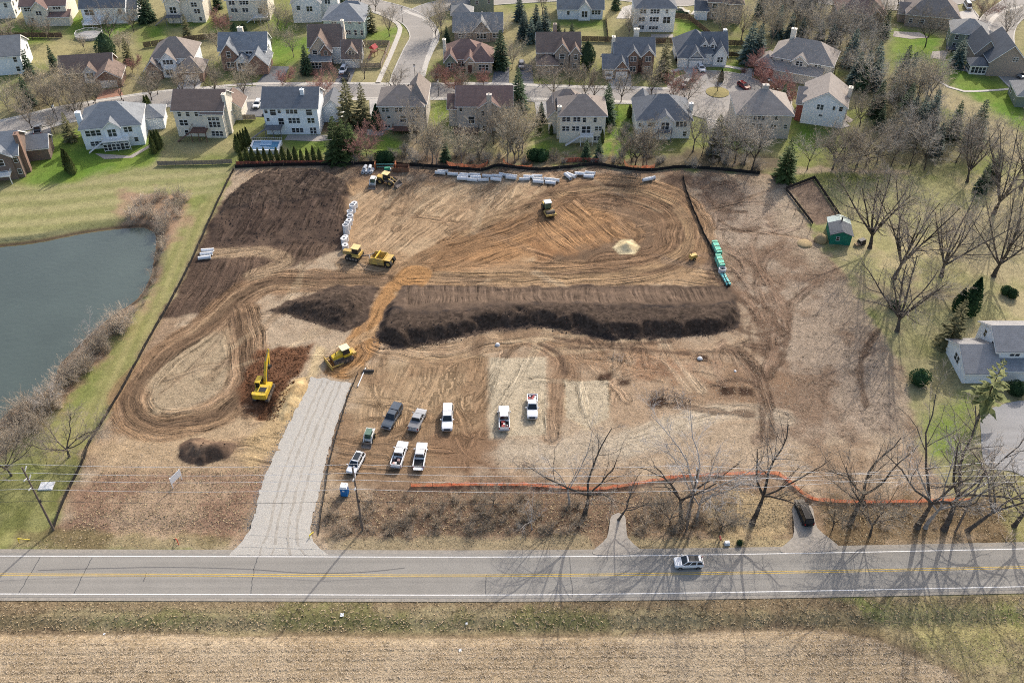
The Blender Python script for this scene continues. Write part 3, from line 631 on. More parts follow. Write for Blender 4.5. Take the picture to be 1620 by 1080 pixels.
def cat_(x, y):
    i = int(np.clip(np.searchsorted(gx, x), 1, NX - 1)); j = int(np.clip(np.searchsorted(gy, y), 1, NY - 1))
    return C[j * NX + i]

# water
wm = mat('pond_water', (0.066, 0.086, 0.074), 0.12, 0.15, 0.05, spec=0.5)
nt = wm.node_tree; nb = nt.nodes.new('ShaderNodeTexNoise'); nb.inputs['Scale'].default_value = 0.9; nb.inputs['Detail'].default_value = 5
tcw = nt.nodes.new('ShaderNodeTexCoord'); nt.links.new(tcw.outputs['Object'], nb.inputs['Vector'])
bpw = nt.nodes.new('ShaderNodeBump'); bpw.inputs['Strength'].default_value = 0.4; bpw.inputs['Distance'].default_value = 0.12
nt.links.new(nb.outputs[0], bpw.inputs['Height']); nt.links.new(bpw.outputs[0], nt.nodes['Principled BSDF'].inputs['Normal'])
cxy = Vector((-115, 150)); wp = [(p.x + (p.x - cxy.x) * 0.015, p.y + (p.y - cxy.y) * 0.012, WATER_Z) for p in pond_pts]
b = MB(); b.add(wp, [tuple(range(len(wp)))]); tag(b.build('pond', wm), kind='structure')
# ------------------------------------------------------------------ paved surfaces
def strip(path, w0, w1, z, off=0.0):
    """flat ribbon; offsets to the left of the path direction"""
    vs = []; n = len(path)
    for i, p in enumerate(path):
        a = path[max(0, i - 1)]; b_ = path[min(n - 1, i + 1)]; t = (b_ - a).normalized(); nn = Vector((-t.y, t.x))
        for o_ in (w0, w1):
            q = p + nn * o_; vs.append((q.x, q.y, z))
    return vs, [(2 * i, 2 * i + 1, 2 * i + 3, 2 * i + 2) for i in range(n - 1)]
def solid_strip(mb, path, w0, w1, z0, z1):
    n = len(path); secs = []
    for i, p in enumerate(path):
        a = path[max(0, i - 1)]; b_ = path[min(n - 1, i + 1)]; t = (b_ - a).normalized(); nn = Vector((-t.y, t.x))
        q0 = p + nn * w0; q1 = p + nn * w1
        secs.append([(q0.x, q0.y, z0), (q1.x, q1.y, z0), (q1.x, q1.y, z1), (q0.x, q0.y, z1)])
    return mb.loft(secs)
def flat(name, vs, fs, m, parent=None):
    me = bpy.data.meshes.new(name); me.from_pydata([tuple(v) for v in vs], [], fs); me.materials.append(m)
    import bmesh
    bm = bmesh.new(); bm.from_mesh(me); bmesh.ops.recalc_face_normals(bm, faces=bm.faces)
    for f in bm.faces:
        if f.normal.z < 0: f.normal_flip()
    bm.to_mesh(me); bm.free()
    return link_mesh(name, me, parent)
def road_mat(name, col, wheel=0.0):
    m = mat(name, col, 0.9, 0.08, 0.25, bump=0.15, bscale=6, spec=0.15)
    nt = m.node_tree; n = nt.nodes; l = nt.links; b_ = n['Principled BSDF']; src = b_.inputs['Base Color'].links[0].from_socket
    tc = n.new('ShaderNodeTexCoord'); mp = n.new('ShaderNodeMapping'); mp.inputs['Scale'].default_value = (0.012, 0.75, 1); l.new(tc.outputs['Object'], mp.inputs[0])
    nz = n.new('ShaderNodeTexNoise'); nz.inputs['Scale'].default_value = 1.0; nz.inputs['Detail'].default_value = 3; l.new(mp.outputs[0], nz.inputs['Vector'])
    nf = n.new('ShaderNodeTexNoise'); nf.inputs['Scale'].default_value = 5.0; nf.inputs['Detail'].default_value = 5; l.new(tc.outputs['Object'], nf.inputs['Vector'])
    ad = n.new('ShaderNodeMath'); ad.operation = 'ADD'; l.new(nz.outputs[0], ad.inputs[0]); l.new(nf.outputs[0], ad.inputs[1])
    mr = n.new('ShaderNodeMapRange'); mr.inputs[1].default_value = 0.6; mr.inputs[2].default_value = 1.4; mr.inputs[3].default_value = 1 - wheel; mr.inputs[4].default_value = 1 + wheel; l.new(ad.outputs[0], mr.inputs[0])
    vm = n.new('ShaderNodeVectorMath'); vm.operation = 'SCALE'; l.new(src, vm.inputs[0]); l.new(mr.outputs[0], vm.inputs['Scale']); l.new(vm.outputs[0], b_.inputs['Base Color'])
    return m
ASPH = road_mat('aged_asphalt', (0.25, 0.236, 0.212), 0.22)
SHOUL = mat('gravel_shoulder', (0.27, 0.245, 0.21), 0.95, 0.25, 1.5, bump=0.4, bscale=5)
PAINT_W = mat('road_paint_white', (0.68, 0.67, 0.65), 0.7, 0.2, 1.2); PAINT_Y = mat('road_paint_yellow', (0.50, 0.34, 0.07), 0.7, 0.25, 1.2)
TAR = mat('tar_sealant', (0.08, 0.08, 0.08), 0.6, 0.1, 3)
STREET = road_mat('concrete_street', (0.30, 0.28, 0.255), 0.10)
WALK = mat('sidewalk_concrete', (0.48, 0.45, 0.40), 0.9, 0.1, 0.8)
DRIVE_A = mat('driveway_asphalt', (0.13, 0.135, 0.145), 0.9, 0.15, 0.6); DRIVE_C = mat('driveway_concrete', (0.42, 0.40, 0.37), 0.9, 0.12, 0.6); DRIVE_R = mat('brick_paver_drive', (0.30, 0.16, 0.11), 0.9, 0.15, 1.0)
PATIO = mat('patio_pavers', (0.36, 0.32, 0.28), 0.9, 0.15, 1.5)
# highway (white lines about 7.2 m apart)
hw = 3.55
vs, fs = strip(ROADC, -4.75, 4.9, 0.012); SH = flat('road_shoulder', vs, fs, SHOUL); tag(SH, kind='structure')
vs, fs = strip(ROADC, -4.15, 4.15, 0.03); RD = flat('road', vs, fs, ASPH); tag(RD, kind='structure')
for a_ in (-hw, hw):
    vs, fs = strip(ROADC, a_ - 0.075, a_ + 0.075, 0.036); flat('edge_line', vs, fs, PAINT_W, RD)
for a_ in (-0.17, 0.17):
    vs, fs = strip(ROADC, a_ - 0.065, a_ + 0.065, 0.036); flat('centre_line', vs, fs, PAINT_Y, RD)
rc = random.Random(3)
for (pa, pb) in [((64, 881), (30, 938)), ((145, 882), (116, 940)), ((403, 895), (396, 941)), ((407, 881), (404, 894)), ((769, 909), (768, 940)), ((900, 880), (906, 944)), ((1206, 878), (1207, 900)), ((232, 906), (227, 920))]:
    a_ = G(*pa).to_2d(); b_ = G(*pb).to_2d(); k = 9
    path = [a_.lerp(b_, i / k) + Vector((rc.uniform(-.10, .10), 0)) for i in range(k + 1)]
    vs, fs = strip(path, -0.06, 0.06, 0.0335); flat('crack', vs, fs, TAR, RD)
sk = dens([p.to_2d() for p in GP([(60, 902), (150, 899), (270, 897), (390, 900), (480, 906), (570, 905), (640, 898)])], 2)
vs, fs = strip(sk, -0.09, 0.09, 0.0335); flat('skid_mark', vs, fs, mat('tyre_skid', (0.13, 0.125, 0.12), 0.9, 0.2, 2), RD)
# gravel construction drive
GRAV = mat('crushed_limestone', (0.40, 0.382, 0.345), 0.95, 0.26, 6.0, bump=0.6, bscale=9, spec=0.1, dirt=(0.30, 0.25, 0.20), dirt_amt=0.28)
gl = [(492, 598), (462, 660), (430, 728), (412, 775), (396, 835), (362, 878)]; gr = [(556, 607), (540, 650), (524, 700), (507, 770), (492, 845), (520, 878)]
gl = dens([p.to_2d() for p in GP(gl)], 1.0); gr = dens([p.to_2d() for p in GP(gr)], 1.0); K = 60; ncr = 10; vs = []
rg = random.Random(5)
for i in range(K + 1):
    a_ = gl[int(i * (len(gl) - 1) / K)]; b_ = gr[int(i * (len(gr) - 1) / K)]
    for j in range(ncr + 1):
        p = a_.lerp(b_, j / ncr)
        if j in (0, ncr): p = p + Vector((rg.uniform(-.18, .18), rg.uniform(-.1, .1)))
        if i == 0: p = p + Vector((0, rg.uniform(-.6, .5)))
        e_ = min(j, ncr - j) / ncr
        vs.append((p.x, p.y, (0.045 + 0.10 * min(1, e_ * 5)) * min(1, (K - i) / 8) + 0.04 + rg.uniform(-.008, .008)))
n_ = ncr + 1
fs = [(i * n_ + j, i * n_ + j + 1, (i + 1) * n_ + j + 1, (i + 1) * n_ + j) for i in range(K) for j in range(ncr)]
GD = tag(flat('gravel_drive', vs, fs, GRAV), kind='structure')
# worn wheel paths in the stone and spilled stones along its edges
WP = mat('compacted_stone', (0.33, 0.305, 0.265), 0.95, 0.3, 2.0, bump=0.4, bscale=8, spec=0.1)
for f_ in (0.3, 0.44, 0.62, 0.76):
    path = [gl[int(i * (len(gl) - 1) / 30)].lerp(gr[int(i * (len(gr) - 1) / 30)], f_ + rg.uniform(-.015, .015)) for i in range(31)]
    n_p = len(path); vv = []
    for i, p in enumerate(path):
        e_ = min(f_, 1 - f_); zz = (0.045 + 0.10 * min(1, e_ * 5)) * min(1, (60 - i * 2) / 8) + 0.052; w_ = rg.uniform(.1, .3); vv += [(p.x - w_, p.y, zz), (p.x + w_, p.y, zz)]
    flat('wheel_path', vv, [(2 * i, 2 * i + 1, 2 * i + 3, 2 * i + 2) for i in range(n_p - 1)], WP, GD)
V = []; Fs = []
for _ in range(2600):
    side = gl if rg.random() < .5 else gr; p = side[rg.randrange(len(side))]; o_ = abs(rg.gauss(0, .55)) * (-1 if side is gl else 1); s_ = rg.uniform(.03, .10); x_, y_ = p.x + o_, p.y + rg.uniform(-.5, .5); z_ = zat(x_, y_); k = len(V)
    V.extend([(x_ - s_, y_, z_ - .02), (x_, y_ - s_, z_ - .02), (x_ + s_, y_, z_ - .02), (x_, y_ + s_, z_ - .02), (x_, y_, z_ + s_)]); Fs.extend([(k, k + 1, k + 4), (k + 1, k + 2, k + 4), (k + 2, k + 3, k + 4), (k + 3, k, k + 4)])
me_ = bpy.data.meshes.new('spilled_stones'); me_.from_pydata(V, [], Fs); me_.materials.append(GRAV); tag(link_mesh('spilled_stones', me_, GD), kind='stuff')
# old house drives to the highway
def poly_pave(name, px, m, z=0.05, smooth_=True, kind='structure', world=False):
    pts = px if world else [p.to_2d() for p in GP(px)]
    if smooth_: pts = dens(pts, 1.0, True)
    return tag(flat(name, [(p.x, p.y, z) for p in pts], [tuple(range(len(pts)))], m), kind=kind)
OLD = mat('old_drive_gravel', (0.30, 0.272, 0.235), 0.95, 0.22, 1.5, bump=0.3, bscale=4)
poly_pave('driveway', [(968, 815), (988, 815), (993, 850), (1012, 874), (938, 876), (960, 850)], OLD, 0.075)
poly_pave('driveway', [(1255, 800), (1283, 800), (1293, 835), (1325, 868), (1235, 873), (1254, 850), (1256, 830)], OLD, 0.075)
poly_pave('driveway', [(1560, 650), (1640, 640), (1640, 750), (1600, 745), (1560, 735), (1552, 690)], road_mat('farm_drive', (0.28, 0.275, 0.27), 0.12), 0.12)
# neighbourhood streets
KERB = mat('kerb_concrete', (0.46, 0.44, 0.40), 0.9, 0.1, 1)
def street(px, w, name='street', z=0.10, kerb=True, kr=(0, 0)):
    path = dens([p.to_2d() for p in GP(px)], 3.0)
    vs, fs = strip(path, -w / 2, w / 2, z); o = flat(name, vs, fs, STREET); tag(o, kind='structure')
    if kerb:
        for s_ in (-1, 1):
            mb = MB(); solid_strip(mb, path, s_ * w / 2 if s_ < 0 else w / 2, s_ * (w / 2 + 0.35), -0.1, z + 0.06); k_ = mb.build('kerb', KERB, o)
    return path, o
MAIN = [(-160, 240), (-60, 218), (0, 204), (70, 188), (150, 171), (250, 158), (380, 150), (500, 146), (640, 145), (760, 147), (900, 151), (1010, 153), (1095, 153)]
main_path, _ = street(MAIN, 9.0, z=0.10)
side_path, _ = street([(640, 145), (645, 120), (662, 80), (672, 58), (660, 36), (630, 20), (585, 8), (540, -2), (470, -14)], 9.0, z=0.106)
up_path, _ = street([(650, 30), (690, 12), (760, 2), (850, -4), (960, -8), (1080, 2), (1150, -20)], 9.0, z=0.112)
street([(1640, 150), (1600, 110), (1575, 70), (1580, 35), (1610, 10), (1650, -20)], 11.0, z=0.10)
street([(1290, -4), (1360, 6), (1440, 8), (1500, 0), (1540, -10)], 9.0, z=0.118)
# cul-de-sac disc with planted island
cc = G(1140, 151); rC = 15.5
pts = [Vector((cc.x + rC * math.cos(t * math.pi / 24), cc.y + rC * 1.0 * math.sin(t * math.pi / 24))) for t in range(48)]
poly_pave('street', pts, STREET, 0.124, False, world=True)
def ring_walk(c_, r0, r1, a0, a1, z0, z1, name, m):
    path = [Vector((c_.x + (r0 + r1) / 2 * math.cos(math.radians(a0 + (a1 - a0) * i / 30)), c_.y + (r0 + r1) / 2 * math.sin(math.radians(a0 + (a1 - a0) * i / 30)))) for i in range(31)]
    mb = MB(); solid_strip(mb, path, -(r1 - r0) / 2, (r1 - r0) / 2, z0, z1); return mb.build(name, m)
tag(ring_walk(cc, rC, rC + 0.35, -150, 160, -0.1, 0.2, 'kerb', KERB), kind='structure')
tag(ring_walk(cc, rC + 3.2, rC + 4.7, -40, 130, -0.1, 0.13, 'sidewalk', WALK), kind='structure')
ci = G(1135, 147)
isl = MB()
r_i = 3.4; secs = []
for rr, zz in ((r_i, 0.05), (r_i, 0.26), (r_i - 0.3, 0.28), (1.5, 0.45), (0.05, 0.5)):
    secs.append([(ci.x + rr * math.cos(t * math.pi / 10), ci.y + rr * math.sin(t * math.pi / 10), zz) for t in range(20)])
isl.loft(secs); tag(isl.build('traffic_island', mat('island_turf', tuple(A(150, 138, 84)), 0.95, 0.25, 1.5)), 'round grassy island in the middle of the cul-de-sac', 'island')
# sidewalks
def walk(px, w=1.5, z=0.115):
    path = dens([p.to_2d() for p in GP(px)], 3.0); mb = MB(); solid_strip(mb, path, -w / 2, w / 2, -0.1, z); return tag(mb.build('sidewalk', WALK), kind='structure')
walk([(-160, 222), (0, 192), (90, 171), (150, 161), (240, 147), (330, 139), (400, 133.5), (540, 132.5), (590, 133), (628, 133.5)])
walk([(672, 133.5), (760, 132.5), (900, 137), (1000, 139), (1060, 140), (1085, 128)])
walk([(-80, 250), (0, 223), (60, 207), (120, 191), (250, 170), (400, 160), (590, 157), (720, 157), (850, 157), (1000, 162), (1080, 167), (1120, 177)])
walk([(597, 134), (610, 105), (625, 70), (633, 45), (622, 33), (600, 22), (560, 12), (520, 4)])
walk([(666, 132), (676, 95), (688, 62), (687, 45), (672, 30), (650, 22), (640, 17)])
walk([(1095, 24), (1108, 8), (1100, -6)]); walk([(1565, 60), (1562, 45), (1580, 22), (1620, 10)]); walk([(1470, 118), (1500, 138), (1525, 145), (1590, 142), (1640, 135)], 1.0)
# driveways
for px, m_ in [([(405, 133), (430, 105), (458, 106), (440, 147), (405, 147)], DRIVE_A), ([(525, 140), (540, 110), (563, 108), (550, 142)], DRIVE_A), ([(776, 140), (782, 112), (806, 106), (805, 142)], DRIVE_A), ([(825, 142), (822, 100), (842, 104), (845, 142)], DRIVE_A),
               ([(957, 118), (998, 116), (1000, 148), (970, 148)], DRIVE_C), ([(1078, 107), (1115, 105), (1125, 128), (1098, 135)], DRIVE_C), ([(1150, 132), (1185, 108), (1205, 112), (1165, 138)], DRIVE_C), ([(275, 152), (285, 128), (320, 128), (312, 152)], DRIVE_C),
               ([(145, 170), (160, 143), (190, 140), (200, 160)], DRIVE_R), ([(40, 210), (80, 200), (85, 233), (40, 240)], DRIVE_A), ([(375, 160), (412, 158), (418, 185), (378, 186)], DRIVE_A), ([(515, 162), (545, 155), (540, 185), (505, 190)], DRIVE_A),
               ([(845, 158), (872, 158), (872, 185), (850, 190)], DRIVE_C), ([(584, 152), (610, 152), (600, 205), (586, 200)], DRIVE_C), ([(1115, 170), (1140, 172), (1150, 200), (1120, 205)], DRIVE_C), ([(975, 30), (985, 12), (1000, 8), (1003, 30)], DRIVE_C), ([(1300, 175), (1335, 190), (1345, 200), (1325, 205)], DRIVE_C), ([(1515, 20), (1540, 15), (1560, 40), (1530, 45)], DRIVE_C),
               ([(1205, 165), (1250, 160), (1262, 185), (1235, 190)], DRIVE_C), ([(890, 165), (890, 158), (885, 180), (868, 190)], DRIVE_C)]:
    poly_pave('driveway', px, m_, 0.085 if m_ is not DRIVE_A else 0.09, False)
# ------------------------------------------------------------------ houses
LANDMARKS = []
WALLC = dict(white=(0.80, 0.79, 0.76), cream=(0.72, 0.67, 0.57), greige=(0.50, 0.46, 0.41), bluewhite=(0.80, 0.83, 0.85), tan=(0.46, 0.39, 0.31), brick=(0.25, 0.165, 0.13), redbrick=(0.28, 0.10, 0.08), stone=(0.33, 0.275, 0.23),
             teal=(0.34, 0.43, 0.42), grey=(0.38, 0.39, 0.39), green=(0.22, 0.25, 0.20), brownwall=(0.20, 0.15, 0.125))
ROOFC = dict(brown=(0.20, 0.15, 0.125), redbrown=(0.205, 0.14, 0.122), slate=(0.155, 0.165, 0.18), grey=(0.25, 0.25, 0.245), bluegrey=(0.23, 0.245, 0.26), tangrey=(0.31, 0.275, 0.245), pale=(0.28, 0.275, 0.275), dark=(0.11, 0.12, 0.135), taupe=(0.25, 0.215, 0.19))
def roofmat(k):
    key = 'shingle_' + k
    if key not in _MC:
        m = mat(key, ROOFC[k], 0.9, 0.16, 0.7, spec=0.12); nt = m.node_tree; n = nt.nodes; l = nt.links; b_ = n['Principled BSDF']; src = b_.inputs['Base Color'].links[0].from_socket
        tc = n.new('ShaderNodeTexCoord'); nz = n.new('ShaderNodeTexNoise'); nz.inputs['Scale'].default_value = 6; nz.inputs['Detail'].default_value = 3; l.new(tc.outputs['Object'], nz.inputs['Vector'])
        sp = n.new('ShaderNodeSeparateXYZ'); l.new(tc.outputs['Object'], sp.inputs[0])
        sn = n.new('ShaderNodeMath'); sn.operation = 'SINE'; mu = n.new('ShaderNodeMath'); mu.operation = 'MULTIPLY'; mu.inputs[1].default_value = 28.0; l.new(sp.outputs[2], mu.inputs[0]); l.new(mu.outputs[0], sn.inputs[0])
        mr = n.new('ShaderNodeMapRange'); mr.inputs[1].default_value = -1; mr.inputs[3].default_value = -0.05; mr.inputs[4].default_value = 0.05; l.new(sn.outputs[0], mr.inputs[0])
        m2 = n.new('ShaderNodeMapRange'); m2.inputs[1].default_value = 0.3; m2.inputs[2].default_value = 0.7; m2.inputs[3].default_value = 0.82; m2.inputs[4].default_value = 1.18; l.new(nz.outputs[0], m2.inputs[0])
        ad = n.new('ShaderNodeMath'); ad.operation = 'ADD'; l.new(mr.outputs[0], ad.inputs[0]); l.new(m2.outputs[0], ad.inputs[1])
        vm = n.new('ShaderNodeVectorMath'); vm.operation = 'SCALE'; l.new(src, vm.inputs[0]); l.new(ad.outputs[0], vm.inputs['Scale']); l.new(vm.outputs[0], b_.inputs['Base Color'])
        _MC[key] = m
    return _MC[key]
def wallmat(k): return M_('wall_' + k, WALLC[k], 0.85, 0.10 if 'brick' not in k and k != 'stone' else 0.3, 0.8 if 'brick' not in k and k != 'stone' else 3.0, spec=0.15)
# shared window meshes (unit size, sits on the wall plane, faces -y)
mb = MB(); mb.box(-0.5, 0.5, -0.03, 0.02, -0.5, 0.5); PANE_ME = mb.mesh('pane', M['pane'])
def frame_mesh():
    mb = MB(); t = 0.085
    mb.box(-0.5 - t, 0.5 + t, -0.07, 0.02, 0.5, 0.5 + t * 0.8); mb.box(-0.5 - t, 0.5 + t, -0.09, 0.02, -0.5 - t * 0.8, -0.5)
    mb.box(-0.5 - t, -0.5, -0.07, 0.02, -0.5, 0.5); mb.box(0.5, 0.5 + t, -0.07, 0.02, -0.5, 0.5); mb.box(-0.5, 0.5, -0.05, 0.02, -0.025, 0.025)
    return mb.mesh('frame', M['white_paint'])
FRAME_ME = frame_mesh()
mb = MB(); mb.box(-0.5, 0.5, -0.05, 0.02, -0.5, 0.5)
for k in range(1, 4): mb.box(-0.49, 0.49, -0.06, -0.045, -0.5 + k * 0.25 - 0.012, -0.5 + k * 0.25 + 0.012)
GDOOR_ME = mb.mesh('garage_door', M['white_paint'])
mb = MB(); mb.box(-0.5, 0.5, -0.06, 0.02, -0.5, 0.5); DOOR_ME = mb.mesh('door', M_('door_paint', (0.12, 0.06, 0.05), 0.5))
mb = MB(); mb.box(-0.15, 0.15, -0.15, 0.15, 0, 0.28); VENT_ME = mb.mesh('roof_vent', M['black'])
FROT = {'S': 0.0, 'E': math.pi / 2, 'N': math.pi, 'W': -math.pi / 2}
def opening(root, kind, face, x, y, z, w, h):
    me = {'win': PANE_ME, 'gar': GDOOR_ME, 'door': DOOR_ME}[kind]; nm = {'win': 'window', 'gar': 'garage_door', 'door': 'door'}[kind]
    o = link_mesh(nm, me, root, (x, y, z), FROT[face], (w, 1, h))
    if kind == 'win': link_mesh('frame', FRAME_ME, o)
    return o
OH = 0.45
def roof_shape(blk):
    """roof solid plus white fascia for one block"""
    x0, x1, y0, y1, h, rt, rise = blk[:7]; t = 0.17; R_ = MB(); Fc = MB()
    if rt in ('gx', 'gy'):
        a0, a1, e0, e1 = (y0, y1, x0, x1) if rt == 'gx' else (x0, x1, y0, y1)
        mid = (a0 + a1) / 2; sl = rise / (mid - a0); ax = 'x' if rt == 'gx' else 'y'; u = 0.10
        prof = [(a0 - OH, h - OH * sl + u), (mid, h + rise + u), (a1 + OH, h - OH * sl + u), (a1 + OH, h - OH * sl + u + t), (mid, h + rise + u + t * 1.15), (a0 - OH, h - OH * sl + u + t)]
        R_.extr(prof, ax, e0 - OH, e1 + OH)
        pf = [(a0 - OH - .05, h - OH * sl - .10), (mid, h + rise - .10), (a1 + OH + .05, h - OH * sl - .10), (a1 + OH + .05, h - OH * sl + u + .06), (mid, h + rise + u + .07), (a0 - OH - .05, h - OH * sl + u + .06)]
        Fc.extr(pf, ax, e0 - OH - .07, e0 - OH + .06); Fc.extr(pf, ax, e1 + OH - .06, e1 + OH + .07)
        for a_ in (a0 - OH, a1 + OH):
            z_ = h - OH * sl
            if rt == 'gx': Fc.box(e0 - OH, e1 + OH, a_ - .06, a_ + .06, z_ - .1, z_ + .12)
            else: Fc.box(a_ - .06, a_ + .06, e0 - OH, e1 + OH, z_ - .1, z_ + .12)
    elif rt == 'h':
        X0, X1, Y0, Y1 = x0 - OH, x1 + OH, y0 - OH, y1 + OH; z = h; m = min(X1 - X0, Y1 - Y0) / 2
        if X1 - X0 >= Y1 - Y0: ra, rb = (X0 + m, (Y0 + Y1) / 2), (X1 - m + 1e-3, (Y0 + Y1) / 2)
        else: ra, rb = ((X0 + X1) / 2, Y0 + m), ((X0 + X1) / 2, Y1 - m)
        vs = [(X0, Y0, z), (X1, Y0, z), (X1, Y1, z), (X0, Y1, z), (X0, Y0, z + t), (X1, Y0, z + t), (X1, Y1, z + t), (X0, Y1, z + t), (ra[0], ra[1], z + rise + t), (rb[0], rb[1], z + rise + t)]
        fs = [(3, 2, 1, 0), (0, 1, 5, 4), (1, 2, 6, 5), (2, 3, 7, 6), (3, 0, 4, 7)]
        if X1 - X0 >= Y1 - Y0: fs += [(4, 5, 9, 8), (5, 6, 9), (6, 7, 8, 9), (7, 4, 8)]
        else: fs += [(4, 5, 8), (5, 6, 9, 8), (6, 7, 9), (7, 4, 8, 9)]
        R_.add(vs, fs); Fc.box(X0 - .05, X1 + .05, Y0 - .05, Y1 + .05, z - .16, z + .05)
    elif rt == 's':   # lean-to falling towards the viewer side
        R_.extr([(y0 - OH, h), (y1, h + rise), (y1, h + rise + t), (y0 - OH, h + t)], 'x', x0 - OH, x1 + OH); Fc.box(x0 - OH, x1 + OH, y0 - OH - .05, y0 - OH + .04, h - .12, h + .1)
    else:
        R_.box(x0 - OH, x1 + OH, y0 - OH, y1 + OH, h, h + t); Fc.box(x0 - OH - .04, x1 + OH + .04, y0 - OH - .04, y1 + OH + .04, h - .2, h - .01)
    return R_, Fc
def wall_shape(mb, blk):
    x0, x1, y0, y1, h, rt, rise = blk[:7]; z0 = -0.3
    if rt == 'gx': mb.extr([(y0, z0), (y1, z0), (y1, h), ((y0 + y1) / 2, h + rise), (y0, h)], 'x', x0, x1)
    elif rt == 'gy': mb.extr([(x0, z0), (x1, z0), (x1, h), ((x0 + x1) / 2, h + rise), (x0, h)], 'y', y0, y1)
    elif rt == 's': mb.extr([(y0, z0), (y1, z0), (y1, h + rise - .05), (y0, h)], 'x', x0, x1)
    else: mb.box(x0, x1, y0, y1, z0, h)
def house(label, px, py, rot, blocks, wall, roof, wins=(), chim=(), decks=(), doors=(), auto=None, porch=(), name='house', vents=0, rng_seed=0, land=None, chimc=None):
    """blocks: (x0,x1,y0,y1,eave,type,rise[,wallkey[,roofkey]]) in metres from the mid of the near wall; wins: (face,x,y,z,w,h,n)"""
    p = G(px, py); root = empty(name, (p.x, p.y, 0), math.radians(rot), label, 'house')
    LANDMARKS.append((land or label, p.x, p.y))
    rr = random.Random(px * 7 + py + rng_seed); groups = {}
    for b_ in blocks: groups.setdefault(b_[7] if len(b_) > 7 and b_[7] else wall, []).append(b_)
    for wk, bl in groups.items():
        for b_ in bl:
            mb = MB(); wall_shape(mb, b_); mb.build('wall', wallmat(wk), root)
    for b_ in blocks:
        R_, Fc = roof_shape(b_); rk = b_[8] if len(b_) > 8 else roof
        ro = R_.build('roof', roofmat(rk), root); Fc.build('fascia', M['white_paint'], ro)
    b0 = blocks[0]
    for k in range(vents):
        xx = b0[0] + (b0[1] - b0[0]) * (0.2 + 0.6 * (k + 0.5) / vents); link_mesh('roof_vent', VENT_ME, root, (xx, (b0[2] + b0[3]) / 2 + 0.5, b0[4] + b0[6] * 0.93))
    for (f, x, y, z, w, h, n) in wins:
        for i in range(n):
            o_ = (i - (n - 1) / 2) * (w + 0.22)
            opening(root, 'win', f, x + (o_ if f in 'SN' else 0), y + (o_ if f in 'EW' else 0), z, w, h)
    if auto:
        for (bi, faces, zs) in auto:
            x0, x1, y0, y1 = blocks[bi][:4]
            for f in faces:
                L = (x1 - x0) if f in 'SN' else (y1 - y0); n = max(1, int(L / 3.1))
                for zi, z in enumerate(zs):
                    for i in range(n):
                        if rr.random() < 0.2 and n > 1: continue
                        c_ = -L / 2 + L * (i + 0.5) / n + rr.uniform(-.2, .2); w = rr.choice([0.95, 0.95, 1.5])
                        if f == 'S': opening(root, 'win', 'S', (x0 + x1) / 2 + c_, y0, z, w, 1.4)
                        if f == 'E': opening(root, 'win', 'E', x1, (y0 + y1) / 2 + c_, z, w, 1.4)
                        if f == 'W': opening(root, 'win', 'W', x0, (y0 + y1) / 2 + c_, z, w, 1.4)
    for (k, f, x, y, z, w, h) in doors: opening(root, k, f, x, y, z, w, h)
    for (x, y, w, d, z0, z1) in chim:
        mb = MB(); mb.box(x - w / 2, x + w / 2, y - d / 2, y + d / 2, z0, z1); mb.box(x - w / 2 - .08, x + w / 2 + .08, y - d / 2 - .08, y + d / 2 + .08, z1, z1 + 0.15)
        mb.tube((x, y, z1 + .15), (x, y, z1 + .5), 0.16, n=8); mb.build('chimney', wallmat(chimc or wall), root)
    for (x0, x1, y0, y1, z, mk) in decks:
        dm = M['deck_wood'] if mk == 'wood' else (M['white_paint'] if mk == 'white' else M_('deck_grey', (0.16, 0.16, 0.17), 0.8))
        mb = MB(); mb.box(x0, x1, y0, y1, z - .2, z); dk = mb.build('deck', dm, root)
        rm = MB()
        for (ax, ay, bx, by) in ((x0, y0, x1, y0), (x0, y0, x0, y1), (x1, y0, x1, y1)):
            rm.tube((ax, ay, z + .95), (bx, by, z + .95), 0.05, n=4)
            k = int(max(abs(bx - ax), abs(by - ay)) / 0.45)
            for i in range(k + 1): rm.tube((ax + (bx - ax) * i / k, ay + (by - ay) * i / k, z), (ax + (bx - ax) * i / k, ay + (by - ay) * i / k, z + .95), 0.03, n=4)
        rm.build('railing', dm, dk)
        for ax in (x0 + .15, (x0 + x1) / 2, x1 - .15):
            if z > 0.6: pm = MB(); pm.box(ax - .08, ax + .08, y0 + .1, y0 + .26, -0.2, z - .2); pm.build('post', dm, dk)
        if z > 1.5:
            sm = MB(); n = int(z / 0.19)
            for i in range(n): sm.box(x0 - 0.27 * (n - i) - .0, x0 - 0.27 * (n - i) + .3, y0 + .1, y0 + 1.1, z - (n - i) * 0.19 - .06, z - (n - i) * .19)
            sm.build('stairs', dm, dk)
    for (x0, x1, y0, y1, h) in porch:
        for i in range(4):
            xx = x0 + (x1 - x0) * i / 3; pm = MB(); pm.box(xx - .12, xx + .12, y0 + .1, y0 + .34, 0, h); pm.build('post', M['white_paint'], root)
    return root
